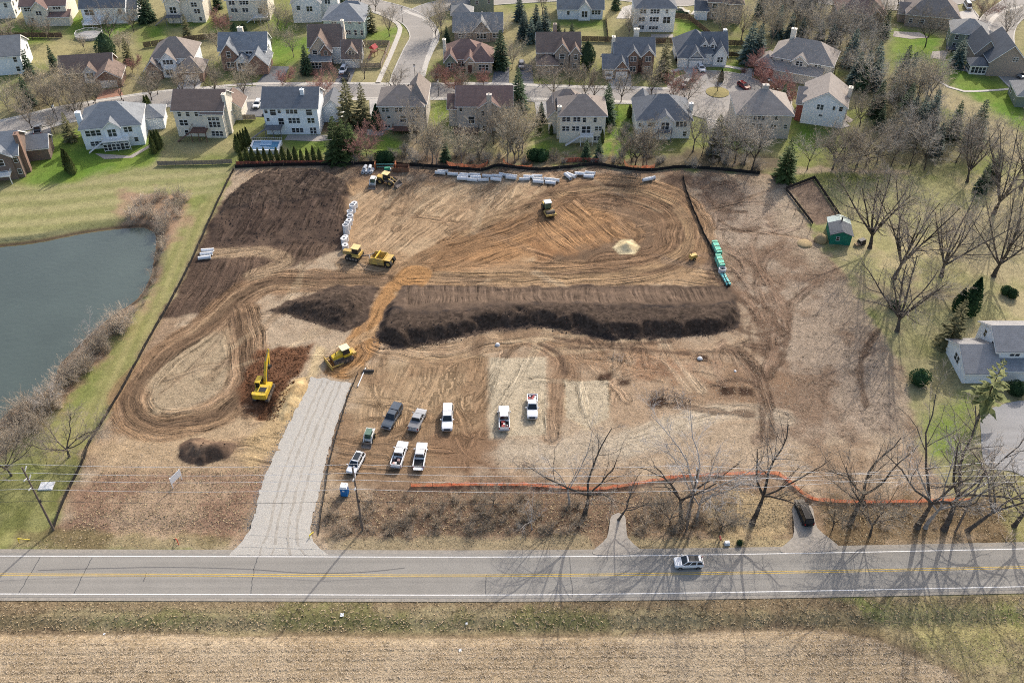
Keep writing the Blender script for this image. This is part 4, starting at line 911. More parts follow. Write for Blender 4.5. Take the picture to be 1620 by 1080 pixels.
# ---- back row along the site (their rear walls face the site)
house('blue-white house with grey hip roof and screened porch beside arborvitae', 184, 233, 11, [(-7.5, 7.5, 0, 11, 6.0, 'h', 4.3), (-1.6, 2.2, -0.6, 3, 6.2, 'gy', 1.6), (5.5, 12, 8, 15, 3.4, 'h', 2.2)], 'bluewhite', 'bluegrey',
      wins=[('S', -4.6, 0, 4.6, 1.1, 1.5, 3), ('S', -4.4, 0, 1.6, 0.9, 1.2, 3), ('S', 0.2, -0.6, 4.5, 0.9, 2.0, 2), ('S', 4.2, 0, 4.8, 0.9, 1.4, 2), ('S', 5.6, 0, 1.8, 0.9, 1.2, 1), ('S', 0.6, -2.2, 1.3, 0.85, 1.7, 6)],
      chim=[(-7.9, 4, 1.3, 1.1, 0, 8.8)], decks=[(-2.6, 4.2, -2.2, 0, 2.9, 'white')], vents=6)
house('white house with brown gable roof and red wood deck', 321, 218, -1, [(-6.6, 6.6, 0.6, 10.5, 7.9, 'gx', 3.2), (1.2, 6.5, 0, 4, 7.2, 'gx', 1.2), (2.5, 8.5, 10, 16, 4.0, 'gy', 2.4)], 'cream', 'brown',
      wins=[('S', -5, .6, 6.7, .9, 1.5, 1), ('S', -2.8, .6, 6.7, .9, 1.5, 1), ('S', 0.1, .6, 6.8, .9, 1.5, 2), ('S', -4.4, .6, 4.1, .95, 1.6, 2), ('S', -4.2, .6, 1.2, .95, 1.4, 1), ('S', 4.0, 0, 5.6, .85, .9, 3), ('S', 4.0, 0, 4.0, .85, 1.6, 3), ('S', 4.2, 0, 1.3, .85, 1.4, 3), ('E', 6.6, 4.5, 6, .9, 1.3, 1), ('E', 6.6, 7.5, 3.4, .9, 1.3, 1)],
      chim=[(7.0, 3, 0.9, 1.3, 0, 11.2)], decks=[(-2.2, 2.0, -2.6, 0.6, 2.9, 'wood')], vents=9)
house('white house with dark slate gable roof above the pool', 465, 213, 0, [(-7.2, 7.2, 0, 10, 8.0, 'gx', 3.2), (7.2, 12.0, 7, 14, 4.4, 'gy', 2.2)], 'bluewhite', 'slate',
      wins=[('S', -6.4, 0, 7.0, .8, 1.3, 1), ('S', -4.6, 0, 6.7, 1.5, 1.9, 1), ('S', -2.9, 0, 7.0, .8, 1.3, 1), ('S', 0.4, 0, 6.9, .85, 1.4, 3), ('S', 5.0, 0, 6.7, 1.5, 1.9, 1), ('S', -6.2, 0, 4.5, .7, .9, 1), ('S', -2.8, 0, 3.9, 1.4, 1.9, 1), ('S', 0.7, 0, 4.2, .85, 1.5, 3), ('S', 5.2, 0, 4.2, .8, 1.4, 2), ('S', 1.2, 0, 1.3, .85, 1.3, 3), ('S', 5.4, 0, 1.2, .7, 1.8, 2)],
      chim=[(3.2, 3.3, 1.0, 0.9, 8, 11.4)], decks=[(-7.0, -2.6, -2.8, 0, 2.9, 'grey')], doors=[], vents=8)
house('grey-brown hip-roofed house behind a bare tree and pines', 638, 206, -1, [(-6.2, 5.8, 0, 10, 7.2, 'h', 3.4), (1.5, 6.4, 1.5, 13, 7.2, 'h', 4.4)], 'greige', 'taupe',
      wins=[('S', -4.4, 0, 6.0, .85, 1.2, 2), ('S', -0.8, 0, 6.0, .85, 1.2, 2), ('S', -3.6, 0, 3.9, .9, .8, 1), ('S', 0.2, 0, 3.4, 1.6, 1.9, 1), ('S', -4.2, 0, 1.2, .6, .9, 2), ('S', 3.6, 0, 5.8, .9, 1.3, 2), ('S', 3.6, 0, 3.4, .9, 1.4, 2)],
      decks=[(-2.6, 2.6, -2.6, 0, 1.2, 'wood')], vents=6)
house('greige house with red-brown roof and stone chimney gable', 766, 208, 0, [(-7.2, 7.4, 0.8, 10, 7.3, 'gx', 3.2), (-1.2, 4.2, 0, 4, 7.2, 'gy', 2.0), (-9.6, -7.2, 3, 10, 5.4, 'gx', 2.2)], 'greige', 'redbrown',
      wins=[('S', -6.2, .8, 6.2, .7, 1.3, 1), ('S', -0.3, 0, 5.4, .7, 1.4, 1), ('S', 3.2, 0, 5.4, .7, 1.4, 1), ('S', -3.4, .8, 3.0, 1.6, 2.0, 1), ('S', 0.0, 0, 1.0, .7, 1.4, 1), ('S', 5.6, .8, 6.3, .8, 1.3, 2), ('S', 5.6, .8, 3.6, .8, 1.4, 2), ('S', 5.8, .8, 1.2, .8, 1.3, 2)],
      chim=[(1.5, -0.5, 1.3, 1.1, 0, 11.0)], decks=[(-8.0, -1.6, -2.2, .8, 0.7, 'wood')])
house('cream house with taupe hip roof and white stairs to deck', 919, 226, 0, [(-5.8, 6.2, 0, 10, 7.9, 'h', 3.5), (-8.5, -5.4, 5, 14, 5.0, 'gy', 2.0), (-7, 0, 10, 15, 6.6, 'h', 2.6)], 'cream', 'taupe',
      wins=[('S', -4.2, 0, 6.9, .9, 1.3, 2), ('S', -1.4, 0, 6.9, .8, 1.3, 2), ('S', 0.6, 0, 6.7, .8, 1.3, 1), ('S', 3.4, 0, 6.7, .8, 1.3, 1), ('S', -4.2, 0, 4.2, .8, 1.3, 2), ('S', -1.6, 0, 4.2, .8, 1.3, 2), ('S', 1.2, 0, 3.9, 1.0, 1.9, 2), ('S', 4.4, 0, 4.2, .75, 1.2, 2), ('S', 4.2, 0, 1.3, .75, 1.2, 2)],
      chim=[(-5.9, 2.5, 1.0, 1.1, 0, 9.2)], decks=[(-0.4, 3.0, -2.0, 0, 2.8, 'white')], vents=5)
house('white walkout house with dark blue-grey hip roof', 1048, 219, 0, [(-7.2, 7.2, 0, 12, 5.4, 'h', 4.4), (-1.8, 2.2, -0.7, 4, 5.6, 'gy', 1.7), (-6.5, -2, 10, 15, 4.6, 'gy', 2.2)], 'white', 'slate',
      wins=[('S', -6.4, 0, 4.0, .7, 1.0, 1), ('S', -3.4, 0, 4.1, .8, 1.1, 2), ('S', 0.2, -.7, 4.0, .9, 2.1, 2), ('S', 4.6, 0, 4.2, .8, 1.5, 3), ('S', 5.8, 0, 1.4, .9, 1.3, 1), ('S', -4, 0, 1.2, .8, 1.2, 2)],
      chim=[(7.6, 5, 1.0, 1.0, 0, 7.6)], decks=[(-1.6, 2.0, -2.2, -.7, 2.8, 'grey')], vents=6)
house('greige house with broad tan hip roof below the cul-de-sac', 1202, 219, -2, [(-7.0, 7.4, 0, 12, 7.0, 'h', 4.2)], 'greige', 'tangrey',
      wins=[('S', -5.2, 0, 6.0, .8, 1.1, 2), ('S', -1.2, 0, 6.0, .8, 1.1, 3), ('S', 3.4, 0, 6.0, .8, 1.1, 1), ('S', -5.4, 0, 3.6, .9, 1.5, 2), ('S', -1.4, 0, 3.6, .8, 1.6, 3), ('S', 3.0, 0, 3.4, .7, 1.5, 2), ('S', 6.2, 0, 3.6, .8, 1.2, 1)], chim=[(0.6, 6.5, 1.6, 1.1, 9, 12.2)], vents=7)
house('white-sided house with red brick front and grey roof', 1298, 199, -17, [(-5.6, 5.6, 0, 12, 6.2, 'gy', 3.6), (-7.2, -5.6, 1, 4.5, 5.4, 'gx', 1.4, 'redbrick'), (-7.2, -5.6, 6, 9.5, 5.4, 'gx', 1.4, 'redbrick')], 'bluewhite', 'tangrey',
      wins=[('S', -1.2, 0, 5.4, .7, 1.4, 2), ('S', 2.4, 0, 5.6, .6, 1.0, 1), ('S', 4.2, 0, 5.6, .9, 1.2, 1), ('S', -0.6, 0, 3.0, .9, .5, 1), ('W', -7.2, 2.7, 4.2, .9, 1.4, 1), ('W', -7.2, 2.7, 1.6, .9, 1.6, 1)], chim=[(5.9, 7, 1.0, 1.6, 0, 8.8)], chimc='cream')
house('wide tan house with columned front porch at cul-de-sac', 1256, 131, -24, [(-8, 9.5, 2.5, 13, 5.8, 'h', 4.4), (-12, -6.5, 0, 8, 3.4, 'h', 2.6, 'redbrick'), (-6.5, 7, 0, 2.6, 3.0, 's', 1.7), (-2, 2.5, 1.8, 6, 5.8, 'gy', 1.8)], 'greige', 'tangrey',
      wins=[('S', -5, 2.5, 5.2, .8, 1.0, 1), ('S', 0.2, 1.8, 5.2, .8, 1.3, 2), ('S', 5.4, 2.5, 5.0, .8, 1.1, 2), ('S', -9.2, 0, 1.7, .9, 1.5, 2), ('E', 9.5, 5, 2, .8, 1.2, 1), ('E', 9.5, 9, 2, .8, 1.2, 1)], chim=[(-4, 9, 1.5, 1.2, 7, 12.2)], chimc='cream', porch=[(-5, 6.5, 0, 0, 2.9)])
# house at the left edge
house('dark brown house with tall brick chimney at the left edge', 4, 284, 12, [(-9, 5.5, 0, 11, 6.6, 'gx', 3.4), (-2, 4, -0.6, 4, 6.6, 'gy', 2.0), (4.5, 10.5, 8, 14, 3.6, 'gx', 2.0)], 'brownwall', 'bluegrey',
      wins=[('S', 1.2, -.6, 4.9, 1.6, 1.6, 1), ('S', 1.2, -.6, 1.8, 1.6, 1.5, 1), ('S', 4.7, 0, 5.0, .9, 1.3, 1), ('S', 4.7, 0, 1.8, .9, 1.3, 1)], chim=[(6.0, 3.0, 1.0, 1.6, 0, 10.5)], chimc='brick', decks=[(-4, 3, -3, -.6, 2.4, 'white')])
# ---- far side of the street (fronts face the camera)
house('white gabled house with grey roof at the left edge', 12, 119, 10, [(-9, 5.2, 0, 11, 6.0, 'gx', 3.6)], 'bluewhite', 'grey', auto=[(0, 'S', (4.6, 1.7)), (0, 'E', (4.6, 1.7))])
house('long low brown-roofed ranch house with brick garage', 137, 137, 9, [(-7, 7.5, 3, 11, 3.4, 'gx', 3.2), (-0.5, 3.2, 2, 6, 3.4, 'gy', 1.8, 'bluewhite'), (3.4, 10.5, -2, 6, 3.0, 'gy', 2.4, 'brick')], 'brick', 'brown', wins=[('S', -5, 3, 1.8, 1, 1.5, 2), ('S', 1.3, 2, 2.2, .8, 1.8, 2), ('S', -2.5, 3, 1.8, 1, 1.5, 1)], doors=[('gar', 'S', 7, -2, 1.2, 4.6, 2.2)])
house('brown-grey house with three front gables and brick base', 276, 127, 3, [(-6, 6, 3, 13, 5.6, 'h', 4.2), (-3.4, 1.0, 1.8, 6, 5.4, 'gy', 2.2), (1.6, 9.0, -1.5, 6, 3.2, 'h', 3.0, 'brick'), (-8, -3.5, 0.8, 7, 3.2, 'gy', 2.6, 'brick')], 'bluewhite', 'taupe', wins=[('S', -1.2, 1.8, 4.8, .8, 1.3, 3), ('S', -5.8, .8, 1.8, 1, 1.5, 2), ('S', -1.4, 1.8, 1.7, .9, 1.6, 2)], doors=[('gar', 'S', 5.4, -1.5, 1.2, 4.8, 2.2)])
house('blue-grey roofed house with two brick front gables', 388, 114, 2, [(-7.2, 6.6, 3, 11, 5.8, 'gx', 3.4), (-6.6, -1.8, 1, 6, 5.4, 'gy', 3.0, 'brick'), (1.6, 7.4, -2, 6, 3.4, 'gy', 3.0, 'brick'), (-2.4, 1.4, 0.6, 4, 3.2, 'gy', 1.6)], 'bluewhite', 'bluegrey',
      wins=[('S', -4.2, 1, 5.0, 1.1, 1.8, 1), ('S', -4.2, 1, 1.8, .9, 1.6, 2), ('S', 1.4, 3, 5.0, .8, 1.2, 2), ('S', -0.5, .6, 1.6, .8, 1.8, 3), ('E', 7.4, 1.5, 1.8, .8, 1.2, 3), ('E', 6.6, 7, 4.6, .9, 1.4, 2)], chim=[(-1, 7.5, 1.6, 1.0, 8, 10.6)], chimc='cream')
house('steep cross-gabled house with green porch roof and garage', 528, 108, 1, [(-7.2, 2.6, 3, 12, 5.8, 'gx', 4.6), (-6.6, -0.4, 1, 7, 5.6, 'gy', 4.0, 'tan'), (-3.4, -0.4, 0.4, 4, 5.4, 'gy', 2.0, 'brick'), (-6.8, -0.4, -1.2, 1.2, 2.8, 's', 1.0, 'brick', 'grey'), (3.0, 8.4, 0, 8, 3.2, 'gx', 3.8, 'grey'), (4.4, 7.2, 0.6, 4, 5.0, 'gy', 1.6, 'tan')], 'white', 'brown',
      wins=[('S', -5.2, 1, 4.6, 1.3, 1.2, 1), ('S', -1.9, .4, 4.6, .9, 1.2, 1), ('S', -4.8, -1.2, 1.4, .8, 1.6, 3), ('S', 5.8, .6, 4.5, .7, 1.1, 2), ('E', 8.4, 3, 3.5, .8, 1.2, 1)], doors=[('gar', 'S', 5.8, 0, 1.2, 4.4, 2.2)], chim=[(3.0, 7.5, .9, 1.3, 0, 11.6)], chimc='cream')
house('teal house with grey hip roof on the corner lot', 547, 61, -4, [(-6.6, 6.2, 0, 11, 5.8, 'h', 3.4), (-4, 5, 9, 14, 5.0, 'h', 2.6)], 'teal', 'bluegrey', wins=[('S', -3.2, 0, 4.9, .7, .9, 2), ('S', 1.8, 0, 5.2, 1, .7, 1), ('S', 5.0, 0, 5.2, .8, .8, 1), ('S', 1.0, 0, 2.0, .7, 1.4, 2), ('S', 3.4, 0, 2.0, .8, 1.6, 1), ('S', 5.4, 0, 2.0, .7, 1.6, 1)])
house('low hip-roofed tan house with arched entry and red shrubs', 741, 116, 0, [(-7, 5.0, 2.5, 12, 3.4, 'h', 4.0), (0.6, 7.2, 0, 9, 3.6, 'h', 3.4, 'tan'), (-7.0, -3.6, 1, 5, 3.4, 'gy', 2.2, 'green'), (-0.8, 1.8, -.4, 4, 4.0, 'gy', 1.4, 'tan')], 'tan', 'redbrown', wins=[('S', -5.3, 1, 1.9, .8, 1.6, 2), ('S', 4.6, 0, 1.8, .8, 1.6, 3), ('S', -2.2, 2.5, 1.8, .8, 1.5, 2)], doors=[('door', 'S', 0.5, -.4, 1.4, 1.2, 2.6)], chim=[(-7.3, 7, .9, 1.2, 0, 7.4)], chimc='cream')
house('grey gable-roofed house with pale rear wall behind birches', 756, 66, 0, [(-7.4, 7.6, 0, 9, 3.6, 'gx', 3.8), (-1.5, 4.0, -.5, 6, 3.8, 'gy', 3.2), (-8.5, -2, 8, 14, 5.4, 'h', 2.4)], 'stone', 'grey', wins=[('S', -5, 0, 2, .9, 1.3, 2), ('S', 1.2, -.5, 2.0, .8, 1.6, 3), ('S', 5.8, 0, 2, .9, 1.3, 2)])
house('pale green gabled house above the pale birches', 752, 26, 2, [(-1.5, 6.2, 0, 11, 5.8, 'gy', 3.0), (-7.5, -1.5, 2, 11, 3.4, 'gx', 2.8)], 'green', 'grey', wins=[('S', 4.6, 0, 4.8, .7, 1.2, 1), ('S', 0.6, 0, 4.6, 1, 1, 1)])
house('brown-roofed stone house with two front gables', 884, 114, 1, [(-6.4, 6.2, 2, 11, 5.6, 'gx', 3.8), (-1.2, 3.0, 1, 6, 5.8, 'gy', 2.6), (3.2, 6.4, .6, 6, 5.6, 'gy', 2.0), (-6.4, -0.5, -1.5, 4, 3.0, 'h', 1.8)], 'stone', 'brown', auto=[(0, 'S', (4.6,)), (1, 'S', (4.4, 1.6)), (2, 'S', (4.4, 1.6)), (3, 'S', (1.6,))], chim=[(-1, 9, 1.1, 1.1, 8, 11)])
house('brick house with slate roof and two-door garage', 996, 121, 0, [(-4.6, 7.0, 2.5, 11, 6.0, 'gx', 3.0), (-0.6, 2.4, 1.4, 5, 6.0, 'gy', 1.7, 'brick'), (3.6, 7.0, 1.4, 5, 6.0, 'gy', 1.7, 'brick'), (-8.0, -1.2, -1.4, 6, 3.4, 'gx', 2.4, 'tan'), (-4.6, -0.8, -1.8, 3, 3.4, 'gy', 2.4, 'brick')], 'brick', 'slate',
      wins=[('S', 0.9, 1.4, 4.8, .7, 1.4, 2), ('S', 5.3, 1.4, 4.8, .7, 1.4, 2), ('S', 0.9, 1.4, 1.7, .7, 1.4, 2), ('S', 5.3, 1.4, 1.7, .7, 1.4, 2), ('S', 3.0, 2.5, 4.8, .9, 1.0, 1)], doors=[('gar', 'S', -6.4, -1.4, 1.2, 2.4, 2.2), ('gar', 'S', -2.7, -1.8, 1.2, 3.4, 2.2), ('door', 'S', 3.0, 2.5, 1.2, 1.0, 2.2)], chim=[(-4.9, 6, .9, 1.4, 0, 9.6), (2.2, 9.5, 1.5, 1, 8, 10.5)], chimc='cream')
house('slate-roofed white house with twin dormers and wide garage', 1109, 106, 0, [(-7.2, 3.6, 1.5, 12, 3.6, 'h', 5.2), (0.5, 7.6, 2, 11, 3.6, 'gx', 4.4), (3.6, 7.6, 0.6, 6, 3.4, 'gy', 3.0), (-7.2, 0.6, -0.6, 5, 3.2, 'h', 2.6), (-4.2, 0.2, -.9, 3, 3.2, 'gy', 2.4, 'grey'), (0.0, 1.6, 2.6, 5, 6.0, 'gy', 1.0), (2.4, 4.0, 2.6, 5, 6.0, 'gy', 1.0)], 'white', 'slate',
      wins=[('S', .8, 2.6, 5.3, .8, 1.0, 1), ('S', 3.2, 2.6, 5.3, .8, 1.0, 1), ('S', 5.6, .6, 2.0, .7, 1.5, 2), ('S', 1.6, 2, 1.8, .8, 1.5, 1)], doors=[('gar', 'S', -5.6, -.6, 1.2, 2.6, 2.2), ('gar', 'S', -2.0, -.9, 1.2, 3.8, 2.2), ('door', 'S', 3.0, 2, 1.3, 1.1, 2.3)], chim=[(7.4, 7.5, 1.0, 1.0, 0, 8.4)])
# ---- third row
house('cream house with red-brown roof and rear porch', 78, 42, 4, [(-8, 6.2, 2, 12, 6.2, 'gx', 3.2), (-4.0, 0.6, 0, 5, 6.0, 'gy', 2.2), (0.6, 7, 0, 3, 3.0, 's', 1.2)], 'cream', 'redbrown', wins=[('S', -6, 2, 5, .9, 1.3, 2), ('S', 3.4, 2, 5.2, .6, .8, 3), ('S', -2, 0, 4.4, .7, 1.3, 2), ('S', -5.4, 2, 1.6, .9, 1.2, 1)], porch=[(1, 6.6, 0, 0, 2.8)])
house('grey house with slate gable roof and white corner deck', 170, 40, 4, [(-7.5, 6.5, 1, 10, 5.6, 'gx', 3.8), (6.5, 9.5, 3, 9, 4.2, 'gx', 2.0)], 'bluewhite', 'slate', wins=[('S', -5, 1, 4, 1.3, 1.8, 2), ('S', 4.8, 1, 4, .9, 1.4, 1), ('E', 6.5, 5.5, 4.4, .8, 1.5, 3)], decks=[(-7, -1.0, -2.8, 1, 1.4, 'white')])
house('beige house with bay window and raised rear porch', 300, 37, 2, [(-7.2, 5.2, 1, 11, 7.6, 'h', 3.4), (-6.6, -2.2, 0, 4, 7.4, 'gy', 1.8), (1.0, 5.4, .4, 5, 7.6, 'gy', 2.0)], 'cream', 'taupe', wins=[('S', -4.4, 0, 4.4, .9, 2, 2), ('S', 2.6, .4, 6, .8, 1.4, 2), ('S', 3.2, .4, 3.8, .8, 1.4, 2), ('S', 3.8, .4, 1.2, .8, 1.2, 1)], decks=[(-7, -2, -2.2, 0, 2.8, 'grey')])
house('cream house with taupe roof and small rear deck', 396, 33, 2, [(-6.8, 6.6, 0, 10, 7.2, 'gx', 3.2)], 'cream', 'taupe', wins=[('S', -5, 0, 6, .8, 1.2, 2), ('S', -1, 0, 6.0, .8, 1.2, 3), ('S', -4.6, 0, 3.6, .9, 1.2, 2), ('S', -1, 0, 3.6, .8, 1.2, 2), ('S', 3.8, 0, 3.2, 1.4, 1.9, 1)], decks=[(1.6, 6.2, -2.2, 0, 1.8, 'white')])
house('white house with grey gables behind the teal house', 495, 36, 3, [(-6.2, 3, 0, 10, 6.6, 'gy', 3.6), (2, 8.5, 3, 12, 7.0, 'gx', 3.0)], 'white', 'grey', wins=[('S', -4, 0, 5, 1.1, 1.4, 1), ('S', -.5, 0, 4.6, .8, 1.6, 2), ('S', 5.2, 3, 5.6, .7, 1.2, 2)])
house('pale blue house with grey cross gable and wide lawn', 918, 33, 0, [(-7.4, 7.4, 1, 10, 3.8, 'gx', 4.4), (-0.6, 3.2, 0, 5, 4.0, 'gy', 2.2)], 'bluewhite', 'grey', wins=[('S', -4, 1, 2.2, .8, 1.2, 1), ('S', 1.3, 0, 2.2, .8, 1.9, 2), ('S', 5.2, 1, 2.4, .8, 1.4, 3)])
house('tall white house with dark hip roof and rear terrace', 1035, 51, 0, [(-6.6, 6.2, 0, 11, 7.8, 'h', 3.8)], 'white', 'slate', wins=[('S', -4.2, 0, 6.8, .8, 1.3, 2), ('S', -.4, 0, 6.8, .8, 1.4, 3), ('S', 3.4, 0, 6.8, .8, 1.3, 1), ('S', -4.4, 0, 4.2, .8, 1.3, 2), ('S', -.4, 0, 4.2, .8, 1.4, 3), ('S', 3.6, 0, 4.0, 1.0, 2, 2), ('S', -4.4, 0, 1.6, .8, 1.2, 2), ('S', -.4, 0, 1.4, .8, 1.0, 3)], vents=0, chim=[(0, 8, 1.8, 1.2, 9, 11.8)])
house('brown stone house with bay tower among bare trees', 1142, 36, -8, [(-5, 4, 2, 11, 6.2, 'gx', 3.2), (1.5, 6, 0, 9, 6.4, 'h', 3.6), (-9, -5, 1, 7, 3.4, 'gx', 1.8, 'bluewhite', 'dark')], 'stone', 'brown', auto=[(0, 'S', (4.6, 1.6)), (1, 'S', (4.6, 1.6))])
house('reddish-roofed house half hidden in the woods', 1362, 42, -6, [(-8, 7, 0, 11, 4.2, 'h', 4.2), (1, 6, -2, 4, 3.8, 'gy', 2.2)], 'stone', 'redbrown', auto=[(0, 'SE', (2.0,))])
house('large brown hip-roofed house beyond the rocky bed', 1476, 46, -14, [(-9, 7, 0, 12, 4.0, 'h', 5.2), (-11, -7, 3, 9, 3.2, 'gx', 2.2)], 'stone', 'taupe', auto=[(0, 'SW', (2.0,))])
house('sage green house with grey roof behind a dark spruce', 1527, 82, -16, [(-5.4, 5, 0, 9, 5.6, 'h', 3.0), (3.4, 8.6, -1, 7, 3.4, 'h', 2.2, 'tan', 'dark')], 'green', 'grey', auto=[(0, 'SW', (4.2, 1.6))], decks=[(-6, -2, -2, 0, 1.0, 'grey')])
house('brick house with dark roof and glazed sunroom', 1578, 121, -6, [(-3.4, 7.0, 0, 13, 4.6, 'gy', 5.0), (-8.2, -3.0, 0.6, 5, 2.8, 'h', 1.6, 'white'), (-6, 0, 6, 16, 4.6, 'gy', 3.8)], 'stone', 'dark', wins=[('S', 3.4, 0, 5.4, .6, 1.3, 2), ('S', -5.8, .6, 1.4, .85, 1.8, 4), ('W', -8.2, 2.8, 1.4, .9, 1.8, 3)])
house('green-roofed porch house cut by the right edge', 1640, 172, -10, [(-6, 6, 0, 9, 3.4, 'h', 3.0)], 'green', 'grey', auto=[(0, 'SW', (1.8,))])
house('white house in the far top-left corner', 4, 30, 6, [(-7, 4.4, 0, 10, 6.0, 'gx', 3.2)], 'white', 'grey', auto=[(0, 'SE', (4.4, 1.6))])
house('small white house beyond the side street bend', 700, -6, 0, [(-7, 7, 0, 10, 5, 'gx', 3)], 'white', 'grey', auto=[(0, 'S', (3.8, 1.6))])
# ---- farmhouse on the right
house('white farmhouse with grey roofs at the right edge', 1592, 606, 0, [(-2.4, 14, 3, 11.4, 5.8, 'gx', 2.4), (-8.6, -2.41, 0, 9.5, 2.9, 'gx', 2.7), (-2.4, 14, 0.6, 3.0, 2.8, 's', 0.9, 'white', 'bluegrey')], 'bluewhite', 'pale',
      wins=[('W', -8.6, 4.6, 2.4, .9, 1.5, 2), ('W', -2.4, 8.8, 5.2, .9, 1.5, 1), ('W', -2.4, 5.2, 5.2, .9, 1.5, 1), ('S', 1.2, 3, 4.9, .8, 1.1, 2), ('S', 5.2, 3, 4.9, .8, 1.1, 2)], porch=[(2, 12, 0.8, 0, 2.8)])
# ---- small outbuildings, pool, yard things
def shed():
    p = G(1328, 387); root = empty('shed', (p.x, p.y, 0), math.radians(-8), 'green shed with white and black roof beside the garden plot', 'shed'); LANDMARKS.append(('the green shed', p.x, p.y))
    gm = M_('shed_green', (0.012, 0.16, 0.11), 0.7, 0.15, 1.2); w, d, h, r = 2.3, 6.8, 2.6, 0.9
    mb = MB(); mb.extr([(-w, -.2), (w, -.2), (w, h), (0, h + r), (-w, h)], 'y', 0, d); mb.build('wall', gm, root)
    sl = r / w
    def rf(y0, y1, m):
        b_ = MB(); o = .35; b_.extr([(-w - o, h - o * sl + .06), (0, h + r + .06), (w + o, h - o * sl + .06), (w + o, h - o * sl + .18), (0, h + r + .19), (-w - o, h - o * sl + .18)], 'y', y0, y1); b_.build('roof', m, root)
    rf(-.3, 4.7, roofmat('dark')); rf(4.71, d + .3, M_('white_sheet_roof', (0.42, 0.50, 0.47), 0.5))
    mb = MB(); mb.tube((0.3, 4.6, h + r - .3), (0.3, 4.6, h + r + 1.0), .18, n=8); mb.build('flue', M['black'], root)
    opening(root, 'win', 'S', -.7, 0, 1.6, .7, .9); mb = MB(); mb.box(1.0, 1.9, -.06, .02, 0, 1.9); mb.build('door', gm, root)
shed()
def pool():
    p = G(420, 236); root = empty('swimming_pool', (p.x, p.y, 0), 0, 'above-ground pool with white deck and blue steps', 'pool')
    wmat_ = M_('pool_white', (0.66, 0.68, 0.7), 0.5); mb = MB(); x0, x1, y0, y1 = -3.8, 4.0, -2.6, 2.8
    mb.box(x0, x1, y0, y0 + .5, -.1, 1.1); mb.box(x0, x1, y1 - .5, y1, -.1, 1.1); mb.box(x0, x0 + .5, y0 + .5, y1 - .5, -.1, 1.1); mb.box(x1 - .5, x1, y0 + .5, y1 - .5, -.1, 1.1); mb.build('pool_wall', wmat_, root)
    mb = MB(); mb.box(x0 + .5, x1 - .5, y0 + .5, y1 - .5, .5, .85); mb.build('pool_water', M_('pool_blue_water', (0.08, 0.22, 0.36), 0.1, spec=.5), root)
    mb = MB()
    for i in range(4): mb.box(-1.4, 1.6, y1 - .5 - .5 * i - .5, y1 - .5 - .5 * i, .86, 1.3 - .1 * i)
    mb.build('steps', M_('pool_step_blue', (0.30, 0.45, 0.60), 0.5), root)
    mb = MB()
    for i in range(16):
        for (xx, yy) in ((x0 + (x1 - x0) * i / 15, y0), (x0 + (x1 - x0) * i / 15, y1)): mb.tube((xx, yy, 1.1), (xx, yy, 1.9), .03, n=4)
    for yy in (y0, y1): mb.tube((x0, yy, 1.9), (x1, yy, 1.9), .04, n=4)
    mb.build('railing', M['white_paint'], root)
pool()
def swingset():
    p = G(592, 88); root = empty('play_set', (p.x, p.y, 0), math.radians(-30), 'wooden swing set with red canopy in fenced corner yard', 'swing set')
    wd = M_('play_wood', (0.22, 0.09, 0.06), 0.8); mb = MB()
    for x in (-.8, .8):
        for y in (-.8, .8): mb.tube((x, y, 0), (x, y, 2.6), .09, n=4)
    mb.box(-.9, .9, -.9, .9, 1.3, 1.45); mb.build('tower', wd, root)
    mb = MB(); mb.taper(-1.1, 1.1, -1.1, 1.1, 2.5, 3.5, 1.0, .1); mb.build('canopy', M_('play_red', (0.42, 0.06, 0.06), 0.7), root)
    mb = MB(); mb.tube((.8, 0, 2.3), (4.2, 0, 2.3), .08, n=5)
    for s_ in (-1, 1): mb.tube((4.2, 0, 2.3), (4.4, s_ * 1.2, 0), .07, n=5)
    mb.build('swing_beam', wd, root)
    mb = MB(); mb.box(-.4, .4, -3.4, -.8, 0, .1, Matrix.Translation((0, -.9, 1.3)) @ Matrix.Rotation(math.radians(28), 4, 'X') @ Matrix.Translation((0, .9, 0))); mb.build('slide', M_('slide_tan', (0.4, 0.2, .12), .5), root)
swingset()
def gazebo_deck(px, py, lab):
    p = G(px, py); root = empty('ground_deck', (p.x, p.y, 0), math.radians(8), lab, 'deck')
    n = 8; pts = [(4.4 * math.cos(2 * math.pi * (i + .5) / n), 3.4 * math.sin(2 * math.pi * (i + .5) / n)) for i in range(n)]
    mb = MB(); mb.extr(pts, 'z', 0, .8); mb.build('platform', M_('grey_deck_board', (0.34, 0.33, 0.32), .85, .15, 2), root)
    mb = MB()
    for i in range(n):
        a = Vector((*pts[i], .8)); b_ = Vector((*pts[(i + 1) % n], .8))
        mb.tube(a + Vector((0, 0, 1)), b_ + Vector((0, 0, 1)), .05, n=4)
        for k in range(9): q_ = a.lerp(b_, k / 9); mb.tube(q_, q_ + Vector((0, 0, 1)), .035, n=4)
    mb.build('railing', M['white_paint'], root)
gazebo_deck(142, 59, 'octagonal grey deck with white railing in back yard')
# patios
for px in [[(150, 243), (205, 247), (245, 225), (240, 232), (210, 250), (165, 252)], [(455, 214), (520, 214), (525, 222), (500, 224), (450, 222)], [(1415, 50), (1455, 52), (1470, 60), (1440, 62), (1412, 58)], [(1475, 82), (1500, 80), (1495, 95), (1472, 92)], [(1030, 55), (1065, 55), (1065, 60), (1030, 60)], [(580, 205), (610, 207), (605, 215), (580, 214)], [(1335, 180), (1350, 190), (1345, 195), (1330, 190)], [(1515, 102), (1540, 105), (1535, 115), (1510, 110)]]:
    poly_pave('patio', px, PATIO, 0.06, False)
